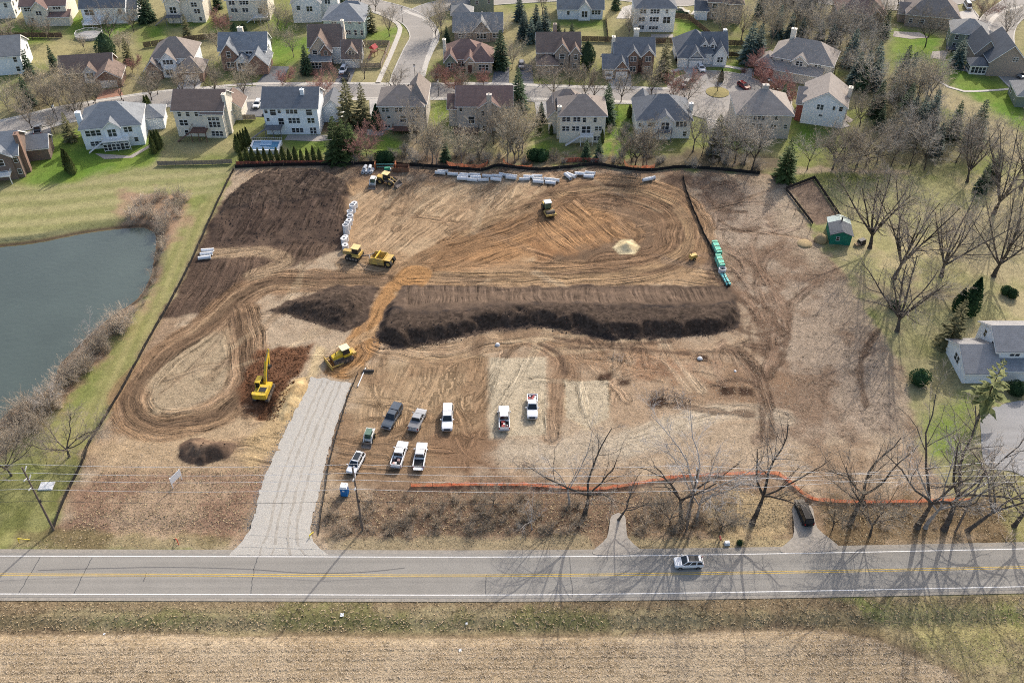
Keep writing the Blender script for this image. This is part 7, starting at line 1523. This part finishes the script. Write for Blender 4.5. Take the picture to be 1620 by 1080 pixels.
path_fence('silt_fence', [(370, 269), (345, 320), (305, 410), (268, 482), (240, 530), (205, 595), (165, 664), (140, 705), (134, 725), (105, 785), (84, 835)], .9, M['silt'], 'black silt fence running down the pond side of the site', 'fence', 3.0, seed=3)
path_fence('silt_fence', [(1080, 280), (1088, 310), (1104, 350), (1125, 395), (1140, 425), (1152, 455)], .9, M['silt'], 'black silt fence beside the green pipe bundles', 'fence', 3.0, seed=4)
path_fence('silt_fence', [(566, 592), (552, 625), (538, 670), (522, 730), (512, 790), (503, 845)], .6, M['silt'], 'low black silt fence along the gravel drive', 'fence', 3.0, seed=5)
path_fence('barrier_fence', [(374, 262), (450, 261), (528, 260)], 1.3, M['red_orange'], 'faded red safety fence by the arborvitae hedge', 'fence', 3.0, .1, seed=6)
path_fence('barrier_fence', [(704, 256), (712, 263), (740, 266), (765, 265), (772, 258)], 1.3, M['orange'], 'orange mesh fence by the small spruce', 'fence', 3.0, .3, seed=7)
path_fence('barrier_fence', [(796, 257), (806, 265), (825, 267), (842, 266)], 1.2, M['orange'], 'short orange mesh fence between pipes and bare poplars', 'fence', 3.0, .3, seed=8)
path_fence('barrier_fence', [(892, 257), (925, 256), (948, 258)], 1.3, M['red_orange'], 'faded red mesh fence below the two small spruces', 'fence', 3.0, .1, seed=9)
path_fence('barrier_fence', [(987, 258), (993, 266), (1015, 268), (1036, 266)], 1.3, M['orange'], 'orange mesh fence round the multi-stem bare tree', 'fence', 2.4, .3, seed=10)
path_fence('barrier_fence', [(650, 770), (692, 769), (730, 768), (770, 768), (820, 768), (880, 771), (930, 775), (985, 770), (1060, 757), (1130, 752), (1200, 750), (1232, 752), (1262, 775), (1285, 790), (1340, 795), (1420, 795), (1490, 793), (1538, 791)], 0.95, M['orange'], 'long orange mesh fence behind the roadside trees', 'fence', 3.2, .25, seed=11)
# concrete pipes
def pipe(x, y, ang, L=2.5, r=.44, label='', group=None, m=None):
    p = G(x, y, .35); mb = MB(); mb.ring((-L / 2, 0, r), (L / 2, 0, r), r, r * .78, 16); mb.ring((L / 2 - .02, 0, r), (L / 2 + .16, 0, r), r * 1.16, r * .8, 16)
    o = mb.build('concrete_pipe', m or M['concrete'], None, loc=(p.x, p.y, zat(p.x, p.y) + .02), rz=math.radians(ang)); return tag(o, label, 'pipe', group)
PIPES = [(696, 274, -8), (700, 272, -8), (716, 276, -6), (731, 283, -6), (732, 280, -8), (735, 277, -8), (747, 285, -10), (751, 277, -5), (752, 281, -5), (764, 285, 4), (771, 279, -6), (786, 279, -8), (784, 284.5, -12), (797, 277, -22), (809, 279, -14), (808, 282, -10), (829, 283.5, 3), (836, 280, -6), (849, 279, -3), (850, 284, -8), (851, 288, -10), (868, 284, -12), (876, 285, -14), (870, 289, -12), (898, 279, -58), (903, 277, -38), (917, 275.5, -8), (933, 274.5, -12), (931, 279, -6)]
order = ['leftmost', 'second from left', 'third from left', 'fourth from left', 'fifth from left', 'sixth from left', 'seventh from left', 'eighth from left', 'ninth from left', 'tenth from left', 'eleventh from left', 'twelfth from left', 'thirteenth from left', 'fourteenth from left', 'fifteenth from left', 'sixteenth from left', 'seventeenth from left', 'eighteenth from left', 'nineteenth from left', 'twentieth from left', 'twenty-first from left', 'twenty-second from left', 'twenty-third from left', 'twenty-fourth from left', 'twenty-fifth from left', 'fifth from right', 'fourth from right', 'third from right', 'rightmost']
for (x, y, a), od in zip(sorted(PIPES), order): pipe(x, y, a, label=f'grey concrete pipe, {od} in the scattered row', group='concrete pipes along the back fence')
for (x, y, a, w_) in [(1024, 285, 18, 'nearer'), (1028, 282.5, 18, 'farther')]: pipe(x, y, a, label=f'{w_} of the two concrete pipes lying apart at right', group='concrete pipes apart at the right')
for (x, y, a, w_) in [(328, 396.5, 4, 'top'), (326, 402, 8, 'middle'), (323, 408, 12, 'bottom')]: pipe(x, y, a, 2.6, .42, label=f'{w_} one of three pale pipes beside the pond-side fence', group='three pipes by the left fence')
# stack of concrete blocks and fittings by the far fence
for i, (x, y, dz) in enumerate([(575, 273, 0), (580, 273, 0), (585, 273, 0), (589, 272, 0), (577, 270, .0), (585, 269, 0), (578, 271, .75), (586, 271, .75)]):
    p = G(x, y, 0); mb = MB(); mb.ring((0, -.8, .42), (0, .8, .42), .42, .26, 14); o = mb.build('concrete_fitting', M['concrete'], None, loc=(p.x, p.y, dz + zat(p.x, p.y)), rz=.2 * (i % 3 - 1))
    tag(o, ['front left', 'front, second from left', 'front, third from left', 'front right', 'rear left', 'rear right', 'upper left', 'upper right'][i] + ' concrete pipe fitting in the heap by the far fence', 'pipe fitting', 'heap of concrete fittings')
# manhole barrels in a line
MH = [(561.5, 331, 1.2, 'w'), (558.5, 338, 1.9, 'g'), (554.5, 345, 1.4, 'g'), (554.5, 352, 1.4, 'g'), (553, 358, 1.2, 'w'), (550.5, 365, 1.7, 'g'), (548.5, 373, 2.4, 'g'), (547, 384, 1.1, 'w'), (545, 389, 1.5, 'w'), (547, 398, 1.3, 'w')]
oq = ['farthest', 'second', 'third', 'fourth', 'fifth', 'sixth', 'seventh', 'eighth', 'ninth', 'nearest']
for (x, y, h, k), od in zip(MH, oq):
    p = G(x, y - 3, 0); root = empty('manhole_section', (p.x, p.y, zat(p.x, p.y)), 0, f'{od} concrete manhole section in the line beside the dark soil', 'manhole section', 'line of manhole sections')
    mc = M['concrete'] if k == 'g' else M_('pale_concrete', (.62, .62, .62), .85, .1, 2); mb = MB(); mb.ring((0, 0, 0), (0, 0, h), .72, .56, 20); mb.build('barrel', mc, root)
    mb = MB(); mb.ring((0, 0, h), (0, 0, h + .16), .74, .3 if k == 'w' else .56, 20); mb.build('top_ring', mc, root)
# trench shoring, bucket and oddments by the far fence
def trench_box():
    p = G(612, 267); root = empty('trench_box', (p.x, p.y, 0), 0, 'teal trench shoring spreaders between orange panels', 'trench box'); mb = MB()
    for z in (.5, 1.3): mb.tube((-2.6, 0, z), (2.2, 0, z), .13, n=8)
    mb.build('spreader', M_('teal_steel', (.10, .26, .24), .6), root)
    for x in (-2.9, 2.3): mb = MB(); mb.box(x - .12, x + .12, -.9, .9, 0, 1.8); mb.build('panel', M_('rust_orange', (.36, .12, .05), .8, dirt=SOIL, dirt_amt=.4), root)
trench_box()
def skip_box():
    p = G(635, 270); root = empty('steel_box', (p.x, p.y, 0), 0, 'rusty open steel box by the far silt fence', 'steel box'); m = M_('rusty_steel', (.20, .10, .06), .8, .25, 2, dirt=SOIL, dirt_amt=.5); w, d, h = 2.0, 1.0, 1.3
    for nm, bx in (('side', (-w, w, -d, -d + .1, 0, h)), ('side', (-w, w, d - .1, d, 0, h)), ('end', (-w, -w + .1, -d + .1, d - .1, 0, h)), ('end', (w - .1, w, -d + .1, d - .1, 0, h)), ('floor', (-w + .1, w - .1, -d + .1, d - .1, 0, .1))): mb = MB(); mb.box(*bx); mb.build(nm, m, root)
    for x in (-1.2, 0, 1.2): mb = MB(); mb.box(x - .06, x + .06, -d - .08, -d, 0, h); mb.build('rib', m, root)
skip_box()
def plate_comp():
    p = G(613, 272); root = empty('trench_roller', (p.x, p.y, 0), .3, 'small green trench roller with white front', 'roller'); g = M_('roller_green', (.05, .30, .18), .5)
    for x in (-.5, .5): mb = MB(); mb.tube((x, -.45, .35), (x, .45, .35), .35, n=14); mb.build('drum', M['steel'], root)
    mb = MB(); mb.taper(-.8, .8, -.4, .4, .6, 1.3, .15, .05); mb.build('hood', g, root); mb = MB(); mb.box(.6, .95, -.4, .4, .5, .9); mb.build('front_plate', WHM, root)
plate_comp()
# green sewer pipe bundles beside the fence
def bundle(px, py, ang, L, cols, rows, colr, label, r=.125):
    p = G(px, py); root = empty('pipe_bundle', (p.x, p.y, zat(p.x, p.y)), math.radians(ang), label, 'pipe bundle'); b_ = MB(); b_.ring((-L / 2, 0, 0), (L / 2, 0, 0), r, r * .86, 8); me = b_.mesh('pipe', colr)
    for i in range(cols):
        for j in range(rows): link_mesh('pipe', me, root, (0, (i - (cols - 1) / 2) * r * 2.02, r + .12 + j * r * 2.0))
    for x in (-L * .35, 0, L * .35): mb = MB(); w_ = cols * r + .06; mb.box(x - .03, x + .03, -w_, w_, 0, .12); mb.box(x - .03, x + .03, -w_, w_, rows * r * 2 + .12, rows * r * 2 + .2); mb.box(x - .05, x + .05, -w_ - .06, -w_, 0, rows * r * 2 + .2); mb.box(x - .05, x + .05, w_, w_ + .06, 0, rows * r * 2 + .2); mb.build('strap_frame', M['stake'], root)
GRN = M_('green_pvc', (.20, .62, .46), .5, .1, 1.5); TEAL = M_('teal_pvc', (.24, .66, .62), .5, .1, 1.5)
bundle(1133, 398, -84, 4.6, 5, 6, GRN, 'farther tall bundle of green plastic pipes')
bundle(1138, 419, -85, 4.2, 5, 6, GRN, 'nearer tall bundle of green plastic pipes')
bundle(1147, 442, -80, 4.6, 4, 2, TEAL, 'low bundle of teal pipes at the fence end')
def coil():
    p = G(1142, 431); root = empty('pipe_coil', (p.x, p.y, 0), 0, 'white pipe coil between the green and teal bundles', 'pipe coil'); V = TB(); n = 16
    for k in range(6):
        pts = [Vector((.75 * math.cos(2 * math.pi * i / n), .75 * math.sin(2 * math.pi * i / n), .12 + k * .2)) for i in range(n + 1)]
        for a, b_ in zip(pts[:-1], pts[1:]): V.tube(a, b_, .11, .11, 6)
    link_mesh('loops', V.mesh('loops', M_('white_pipe', (.6, .6, .6), .5)), root)
    mb = MB(); mb.box(-.5, .5, -.5, .5, 0, .1); mb.build('pallet', M['stake'], root)
coil()
def light_plant():
    p = G(1096, 410); root = empty('trailer_pump', (p.x, p.y, 0), .4, 'small yellow pump trailer near the track loop end', 'pump'); mb = MB(); mb.taper(-.9, .9, -.5, .5, .5, 1.3, .1, .06); mb.build('housing', M['yellow_dull'], root)
    mb = MB(); mb.tube((.9, 0, .6), (2.0, 0, .45), .06, n=6); mb.build('drawbar', M['steel'], root)
    for s_ in (-1, 1): bigwheel(root, 0, s_ * .65, .36, .2)
    mb = MB(); mb.tube((-.5, .1, 1.3), (-.5, .1, 2.1), .05, n=6); mb.build('exhaust', M['black'], root)
light_plant()
def toilet():
    p = G(546, 781); root = empty('portable_toilet', (p.x, p.y, zat(p.x, p.y)), math.radians(-6), 'blue portable toilet with white roof by the gravel drive', 'portable toilet'); bl = M_('toilet_blue', (.02, .16, .42), .5, .08, 2); wh = M_('toilet_white', (.75, .76, .77), .4)
    mb = MB(); mb.box(-.58, .58, -.58, .58, 0, 2.0)
    for x in (-.4, -.2, 0, .2, .4): mb.box(x - .03, x + .03, .58, .62, .1, 1.9); mb.box(.58, .62, x - .03, x + .03, .1, 1.9); mb.box(-.62, -.58, x - .03, x + .03, .1, 1.9)
    mb.build('body', bl, root); mb = MB(); mb.box(-.45, .45, -.63, -.58, .1, 1.85); mb.build('door', bl, root); mb = MB(); mb.box(-.2, .2, -.65, -.63, 1.3, 1.6); mb.build('door_sign', wh, root)
    mb = MB(); mb.taper(-.64, .64, -.64, .64, 2.0, 2.35, .12, .12); mb.build('roof', wh, root); mb = MB(); mb.tube((.3, .3, 2.2), (.3, .3, 2.6), .05, n=6); mb.build('vent_pipe', wh, root)
    mb = MB(); mb.box(-.62, .62, -.62, .62, -.1, .06); mb.build('skid_base', M['black'], root)
toilet(); LANDMARKS.append(('the portable toilet', G(546, 781).x, G(546, 781).y))
def signboard():
    p = G(281, 765); root = empty('sign_board', (p.x, p.y, zat(p.x, p.y)), math.radians(62), 'white square sign board on two posts in dead grass', 'sign')
    for s_ in (-1.1, 1.1): mb = MB(); mb.box(s_ - .06, s_ + .06, -.06, .06, -.3, 2.6); mb.build('post', M['white_paint'], root)
    mb = MB(); mb.box(-1.25, 1.25, -.1, -.06, 1.1, 2.6); mb.build('panel', M_('sign_white', (.78, .8, .83), .4, .03), root)
signboard()
# utility poles and wires
POLES = []
def pole(px, py, h, label, style):
    p = G(px, py); root = empty('utility_pole', (p.x, p.y, zat(p.x, p.y)), 0, label, 'utility pole'); LANDMARKS.append(('the ' + ('left' if px < 300 else ('middle' if px < 1000 else 'right')) + ' utility pole', p.x, p.y))
    mb = MB(); mb.tube((0, 0, -.5), (0, 0, h), .20, .13, n=10); mb.build('pole_shaft', M['wood_pole'], root); pts = []
    if style == 'post':
        for (s_, z) in ((1, h - 1.0), (-1, h - 2.2), (1, h - 3.0), (-1, h - 4.4)):
            mb = MB(); mb.tube((0, s_ * .14, z - .15), (0, s_ * 1.05, z + .15), .07, .06, n=8)
            for k in range(5): t = .35 + k * .13; mb.tube((0, s_ * (.14 + .91 * t), z - .15 + .3 * t), (0, s_ * (.14 + .91 * t + .05), z - .15 + .3 * (t + .05)), .12, n=8)
            mb.build('insulator', M['insul'], root); pts.append(Vector((p.x, p.y + s_ * 1.05, z + .2)))
    else:
        for z in (h - .6, h - 2.2):
            mb = MB(); mb.box(-.07, .07, -1.5, 1.5, z - .08, z + .08); mb.build('crossarm', M['wood_pole'], root)
            for y in (-1.35, 1.35): mb = MB(); mb.tube((0, y, z + .08), (0, y, z + .4), .06, n=8); mb.build('insulator', M['insul'], root); pts.append(Vector((p.x, p.y + y, z + .42)))
    mb = MB(); mb.box(.12, .30, -.15, .15, 7.2, 7.7); mb.build('cable_bracket', M['black'], root); pts.append(Vector((p.x, p.y - .22, 7.4))); POLES.append(pts); return root
pole(84, 836, 15.5, 'wooden utility pole with grey insulators at far left roadside', 'post')
pole(573.5, 836, 15.5, 'wooden utility pole beside the portable toilet and gravel drive', 'post')
pole(1086, 838, 15.5, 'wooden utility pole between the white-barked roadside trees', 'post')
pole(1512, 840, 15.5, 'wooden utility pole with crossarms among the right roadside trees', 'arm')
def wire(a, b_, sag, m, label):
    V = TB(); n = 26; pts = []
    for i in range(n + 1): t = i / n; q_ = a.lerp(b_, t); pts.append(Vector((q_.x, q_.y, q_.z - sag * 4 * t * (1 - t))))
    for p_, q_ in zip(pts[:-1], pts[1:]): V.tube(p_, q_, .028, .028, 5)
    o = link_mesh('overhead_wire', V.mesh('overhead_wire', m)); tag(o, label, 'wire', 'overhead wires along the highway'); return o
nm = ['topmost', 'second highest', 'third highest', 'fourth highest', 'lowest, dark']
left_end = [p - Vector((60, 0, 0)) for p in POLES[0]]; right_end = [Vector((95, p.y + 2, p.z)) for p in POLES[3]]
seq = [left_end] + POLES + [right_end]; sp = ['left of the left pole', 'between the left and toilet poles', 'from the toilet pole to the white-barked trees', 'between the two right-hand poles', 'right of the crossarm pole']
for k in range(5):
    for j in range(5):
        a, b_ = seq[k][j], seq[k + 1][j]; L = (b_ - a).length; wire(a, b_, .010 * L + .2, M['wire_dark'] if j == 4 else M['wire'], f'{nm[j]} overhead wire {sp[k]}')
# roadside oddments
def mailbox():
    p = G(1138, 858); root = empty('mailbox', (p.x, p.y, 0), 0, 'red and black mailbox on a post by the highway', 'mailbox'); mb = MB(); mb.box(-.06, .06, -.06, .06, -.2, 1.05); mb.build('post', M['stake'], root)
    mb = MB(); mb.extr([(-.14, 1.05), (.14, 1.05), (.14, 1.25), (.09, 1.36), (-.09, 1.36), (-.14, 1.25)], 'y', -.35, .35); mb.build('box', M_('mailbox_red', (.30, .03, .03), .5), root)
mailbox()
def newsbox():
    p = G(1150, 860); root = empty('utility_box', (p.x, p.y, 0), .1, 'low white utility box beside the red mailbox', 'utility box'); mb = MB(); mb.taper(-.4, .4, -.3, .3, 0, .55, .03, .03); mb.build('cabinet', M_('box_white', (.62, .65, .68), .5), root); mb = MB(); mb.box(-.45, .45, -.35, .35, -.05, .06); mb.build('base', M['concrete'], root)
newsbox()
def guard(px, py, label, m, ang):
    p = G(px, py); root = empty('marker_frame', (p.x, p.y, zat(p.x, p.y)), ang, label, 'marker'); mb = MB(); mb.tube((-.8, 0, 0), (-.6, 0, 1.1), .06, n=6); mb.tube((.8, .3, 0), (-.6, 0, 1.1), .06, n=6); mb.tube((-.8, 0, .1), (-.8, -.2, -.1), .06, n=6); mb.build('tube_frame', m, root); mb = MB(); mb.box(-.75, -.45, -.03, .03, .8, 1.15); mb.build('plate', m, root)
YM = M_('marker_yellow', (.72, .56, .03), .5)
guard(38, 856, 'bent yellow marker frame near the left utility pole', YM, .2); guard(494, 846, 'yellow marker frame at the foot of the gravel drive', YM, 1.2)
guard(281, 855, 'small red marker in the left verge', M_('marker_red', (.5, .03, .03), .5), 2.0)
def litter(px, py, s_, label):
    p = G(px, py); mb = MB(); rr = random.Random(int(px)); n = 4; V = [(s_ * (i / n - .5) * 2, s_ * (j / n - .5) * 2, rr.uniform(.02, .14)) for j in range(n + 1) for i in range(n + 1)]; mb.add(V, [(j * (n + 1) + i, j * (n + 1) + i + 1, (j + 1) * (n + 1) + i + 1, (j + 1) * (n + 1) + i) for j in range(n) for i in range(n)])
    tag(mb.build('paper_scrap', M_('litter_white', (.75, .75, .74), .7), None, loc=(p.x, p.y, zat(p.x, p.y) + .03), fix=False), label, 'litter')
litter(541, 972, .28, 'white paper scrap in the ditch grass'); litter(728, 1028, .2, 'small white scrap on the stubble field'); litter(738, 984, .16, 'tiny white scrap on the ditch edge'); litter(163, 999, .16, 'tiny pale scrap at the field corner')
# round hay mounds and a wood heap near the shed
def straw_heap(px, py, r, h, label):
    p = G(px, py); rr = random.Random(int(px)); secs = []
    for j in range(7):
        t = j / 6 * math.pi / 2; secs.append([(r * math.cos(t) * math.cos(2 * math.pi * i / 14) * rr.uniform(.93, 1.07), r * math.cos(t) * math.sin(2 * math.pi * i / 14) * rr.uniform(.93, 1.07), h * math.sin(t) * rr.uniform(.95, 1.05)) for i in range(14)])
    mb = MB(); mb.loft(secs); tag(mb.build('straw_heap', M_('straw', tuple(A(168, 146, 104)), .95, .3, 3, bump=.6, bscale=6), None, True, (p.x, p.y, -.05)), label, 'heap')
straw_heap(1298, 381, 1.5, 1.9, 'round straw heap beside the green shed'); straw_heap(1273, 386, 1.8, .6, 'low brushy straw heap left of the shed')
def fire_rack():
    p = G(1362, 386); root = empty('wood_rack', (p.x, p.y, 0), .5, 'dark covered wood rack at the foot of big tree', 'rack'); mb = MB(); mb.taper(-.9, .9, -.6, .6, 0, 1.3, .1, .1); mb.build('tarp', M['black'], root); mb = MB(); mb.box(-1.9, -.8, -.5, .4, 0, .6); mb.build('pallet', M['stake'], root)
fire_rack()
# garden plot fence: posts and edging
for i, (x, y) in enumerate([(1247, 318), (1257, 331), (1269, 345), (1281, 359)]):
    p = G(x, y + 8); mb = MB(); mb.tube((0, 0, -.3), (0, 0, 1.7), .07, .06, n=6); o = mb.build('garden_post', M['wood_pole'], None, loc=(p.x, p.y, 0)); tag(o, ['farthest', 'second', 'third', 'nearest'][i] + ' wooden post left of the garden plot', 'post', 'posts beside the garden plot')
fence([(1243, 300), (1288, 283), (1334, 352)], .9, 'low dark fence round the far and right garden edges', M_('dark_rail', (.05, .04, .035), .9)); fence([(1244, 302), (1286, 356)], .8, 'low dark fence along the left garden edge', M_('dark_rail', (.05, .04, .035), .9))
# branch heaps on the cleared ground
def brush_heap(px, py, s_, n, label):
    p = G(px, py); rr = random.Random(int(px * 3)); V = TB()
    for _ in range(n):
        a = rr.uniform(0, 6.28); c_ = Vector((rr.gauss(0, s_ * .5), rr.gauss(0, s_ * .32), rr.uniform(.05, .6))); d = Vector((math.cos(a), math.sin(a), rr.gauss(0, .25))) * rr.uniform(.4, 1.3); r = rr.uniform(.02, .07); V.tube(c_ - d, c_ + d, r, r * .6, 4)
    tag(link_mesh('branch_heap', V.mesh('branch_heap', M_('dead_branches', (.34, .27, .21), .9, .4, 1)), None, (p.x, p.y, 0)), label, 'branch heap')
brush_heap(1050, 625, 3.2, 70, 'heap of broken branches on the cleared ground'); brush_heap(1080, 630, 2.2, 40, 'smaller pile of pale branches right of the big heap'); brush_heap(975, 565, 1.4, 18, 'few scattered branches below the dark berm'); brush_heap(830, 735, 1.6, 16, 'loose branches near the orange fence'); brush_heap(1600, 850, 2, 14, 'fallen limbs at the right roadside')
for i, (x, y, s_) in enumerate([(1107, 567, .55), (787, 545, .6), (1163, 587, .3)]):
    p = G(x, y); rr = random.Random(i); secs = [[(s_ * math.cos(t2) * math.cos(t) * rr.uniform(.8, 1.1), s_ * math.cos(t2) * math.sin(t) * rr.uniform(.8, 1.1), s_ * .8 * math.sin(t2)) for t in [2 * math.pi * k / 9 for k in range(9)]] for t2 in (0, .5, 1.0, 1.5)]
    mb = MB(); mb.loft(secs); tag(mb.build('boulder', M['concrete'], None, False, (p.x, p.y, zat(p.x, p.y) - .05)), ['pale boulder below the dark berm', 'dark boulder above the pale slab', 'small stone near the right wheel tracks'][i], 'boulder')
mb = MB(); p = G(600, 592); mb.tube((0, 0, .12), (.9, 5.2, .12), .11, n=8); tag(mb.build('plastic_pipe', M_('white_pipe', (.6, .6, .6), .5), None, loc=(G(566, 612).x, G(566, 612).y, .05)), 'white plastic pipe lying beside the gravel drive', 'pipe')
mb = MB(); mb.tube((0, 0, .3), (2.2, 0, .3), .3, .27, n=10); tag(mb.build('log', M['bark'], None, loc=(G(574, 588).x, G(574, 588).y, 0)), 'dark log at the top of the gravel drive', 'log')
mb = MB(); mb.box(-1.2, 1.2, -.9, .9, -.05, .18); mb.box(-1.1, 1.1, -.8, .8, .18, .26); tag(mb.build('manhole_slab', M['concrete'], None, loc=(*G(74, 769).to_2d(), zat(*G(74, 769).to_2d())), rz=.05), 'square concrete slab in the grass near left pole', 'slab')
# street lamps
for i, (x, y, lab) in enumerate([(694, 152, 'street lamp opposite the side street corner'), (92, 192, 'street lamp at the left bend of the street'), (637, 36, 'street lamp on the side street bend'), (1212, 150, 'street lamp at the right of the cul-de-sac'), (657, 128, 'street lamp at the side street mouth')]):
    p = G(x, y); root = empty('street_lamp', (p.x, p.y, 0), 0, lab, 'street lamp'); mb = MB(); mb.tube((0, 0, 0), (0, 0, 4.4), .08, .05, n=8); mb.build('lamp_post', M['black'], root); mb = MB(); mb.taper(-.22, .22, -.22, .22, 4.4, 4.9, -.06, -.06); mb.build('lantern', M['lamp_clear'], root)
    mb = MB(); mb.taper(-.32, .32, -.32, .32, 4.9, 5.15, .25, .25); mb.build('lamp_cap', M['black'], root)
# patio umbrellas
for i, (x, y, z, lab) in enumerate([(204, 216, 2.9, 'dark folded parasol on the porch deck'), (427, 207, 2.9, 'black parasol on the dark deck of the slate-roofed house')]):
    p = G(x, y); root = empty('parasol', (p.x, p.y, z - 2.9), 0, lab, 'parasol'); mb = MB(); mb.tube((0, 0, 0), (0, 0, 5.2), .05, n=6); mb.build('parasol_pole', M['steel'], root); secs = [[(r_ * math.cos(2 * math.pi * k / 10), r_ * math.sin(2 * math.pi * k / 10), z_) for k in range(10)] for r_, z_ in ((1.5, 4.7), (.8, 5.1), (.04, 5.35))]; mb = MB(); mb.loft(secs); mb.build('parasol_canopy', M['black'], root)

# ------------------------------------------------------------------ labels for plants: singled out by the nearest landmark
LANDMARKS += [('the pale slab', G(830, 700).x, G(830, 700).y), ('the open-tailgate pickup', G(668, 760).x, G(668, 760).y), ('the left verge scrub', G(760, 820).x, G(760, 820).y), ('the pond bank', G(200, 520).x, G(200, 520).y), ('the middle pond bank', G(110, 605).x, G(110, 605).y), ('the far pond corner', G(250, 350).x, G(250, 350).y), ('the near pond bank', G(30, 690).x, G(30, 690).y), ('the left highway drive', G(980, 850).x, G(980, 850).y), ('the black SUV', G(1271, 810).x, G(1271, 810).y), ('the long orange fence', G(830, 768).x, G(830, 768).y),
              ('the swimming pool', G(420, 236).x, G(420, 236).y), ('the mailbox', G(1138, 858).x, G(1138, 858).y), ('the diagonal dry meadow', G(1540, 190).x, G(1540, 190).y), ('the woods by the cul-de-sac', G(1330, 90).x, G(1330, 90).y), ('the lower woods', G(1440, 200).x, G(1440, 200).y), ('the top woods', G(1290, 20).x, G(1290, 20).y), ('the traffic island', G(1135, 147).x, G(1135, 147).y),
              ('the middle of the meadow', G(1450, 380).x, G(1450, 380).y), ('the right part of the meadow', G(1560, 400).x, G(1560, 400).y), ('the far corner of the silt fence', G(1200, 276).x, G(1200, 276).y)]
from collections import defaultdict
def short(l_):
    return ('the ' + l_) if not l_.startswith('the ') else l_
grp = defaultdict(list)
for (o, look, cat, x, y) in PLANTS:
    best = min(LANDMARKS, key=lambda l_: math.hypot(l_[1] - x, (l_[2] - y)))
    nm_ = ' '.join(short(best[0]).split()[:6])
    while nm_.split()[-1] in ('and', 'with', 'of', 'the', 'at', 'in', 'by', 'to', 'above', 'behind', 'beside', 'below', 'on', 'from', 'between', 'small', 'wide', 'tall', 'pale', 'a', 'red', 'grey', 'front', 'two', 'three', 'twin', 'rear', 'red-brown', 'brick', 'dark', 'left', 'white', 'slate', 'screened', 'green', 'wood', 'stone', 'bare', 'arched', 'glazed', 'bay', 'columned', 'raised', 'blue-grey', 'corner', 'cross', 'hip', 'tan', 'right', 'taupe', 'front,', 'half', 'broad', 'low', 'far', 'gable', 'bend', 'cut', 'utility', 'dormers', 'brown') and len(nm_.split()) > 3 and not nm_.endswith('porch'):
        nm_ = ' '.join(nm_.split()[:-1])
    dx, dy = x - best[1], y - best[2]
    rel = ('right of' if dx > 0 else 'left of') if abs(dx) > abs(dy) else ('behind' if dy > 0 else 'in front of')
    grp[(look, rel, nm_, cat)].append((math.hypot(dx, dy), o))
ORD = ['nearest', 'second nearest', 'third nearest', 'fourth nearest', 'fifth nearest', 'sixth nearest', 'seventh nearest', 'eighth nearest', 'ninth nearest', 'tenth nearest', 'eleventh nearest', 'twelfth nearest', 'thirteenth nearest', 'fourteenth nearest', 'fifteenth nearest', 'sixteenth nearest', 'seventeenth nearest', 'eighteenth nearest', 'nineteenth nearest', 'twentieth nearest', 'twenty-first nearest', 'twenty-second nearest', 'twenty-third nearest', 'twenty-fourth nearest', 'twenty-fifth nearest', 'twenty-sixth nearest']
for (look, rel, nm_, cat), L_ in grp.items():
    L_.sort(key=lambda t: t[0])
    for i, (d_, o) in enumerate(L_):
        if len(L_) == 1: lab = f'{look} {rel} {nm_}'
        elif i < len(ORD): lab = f'{ORD[i]} {look} {rel} {nm_}'
        else: lab = f'{look} farther {rel} {nm_}'
        tag(o, lab, cat, (look + 's')[:60])
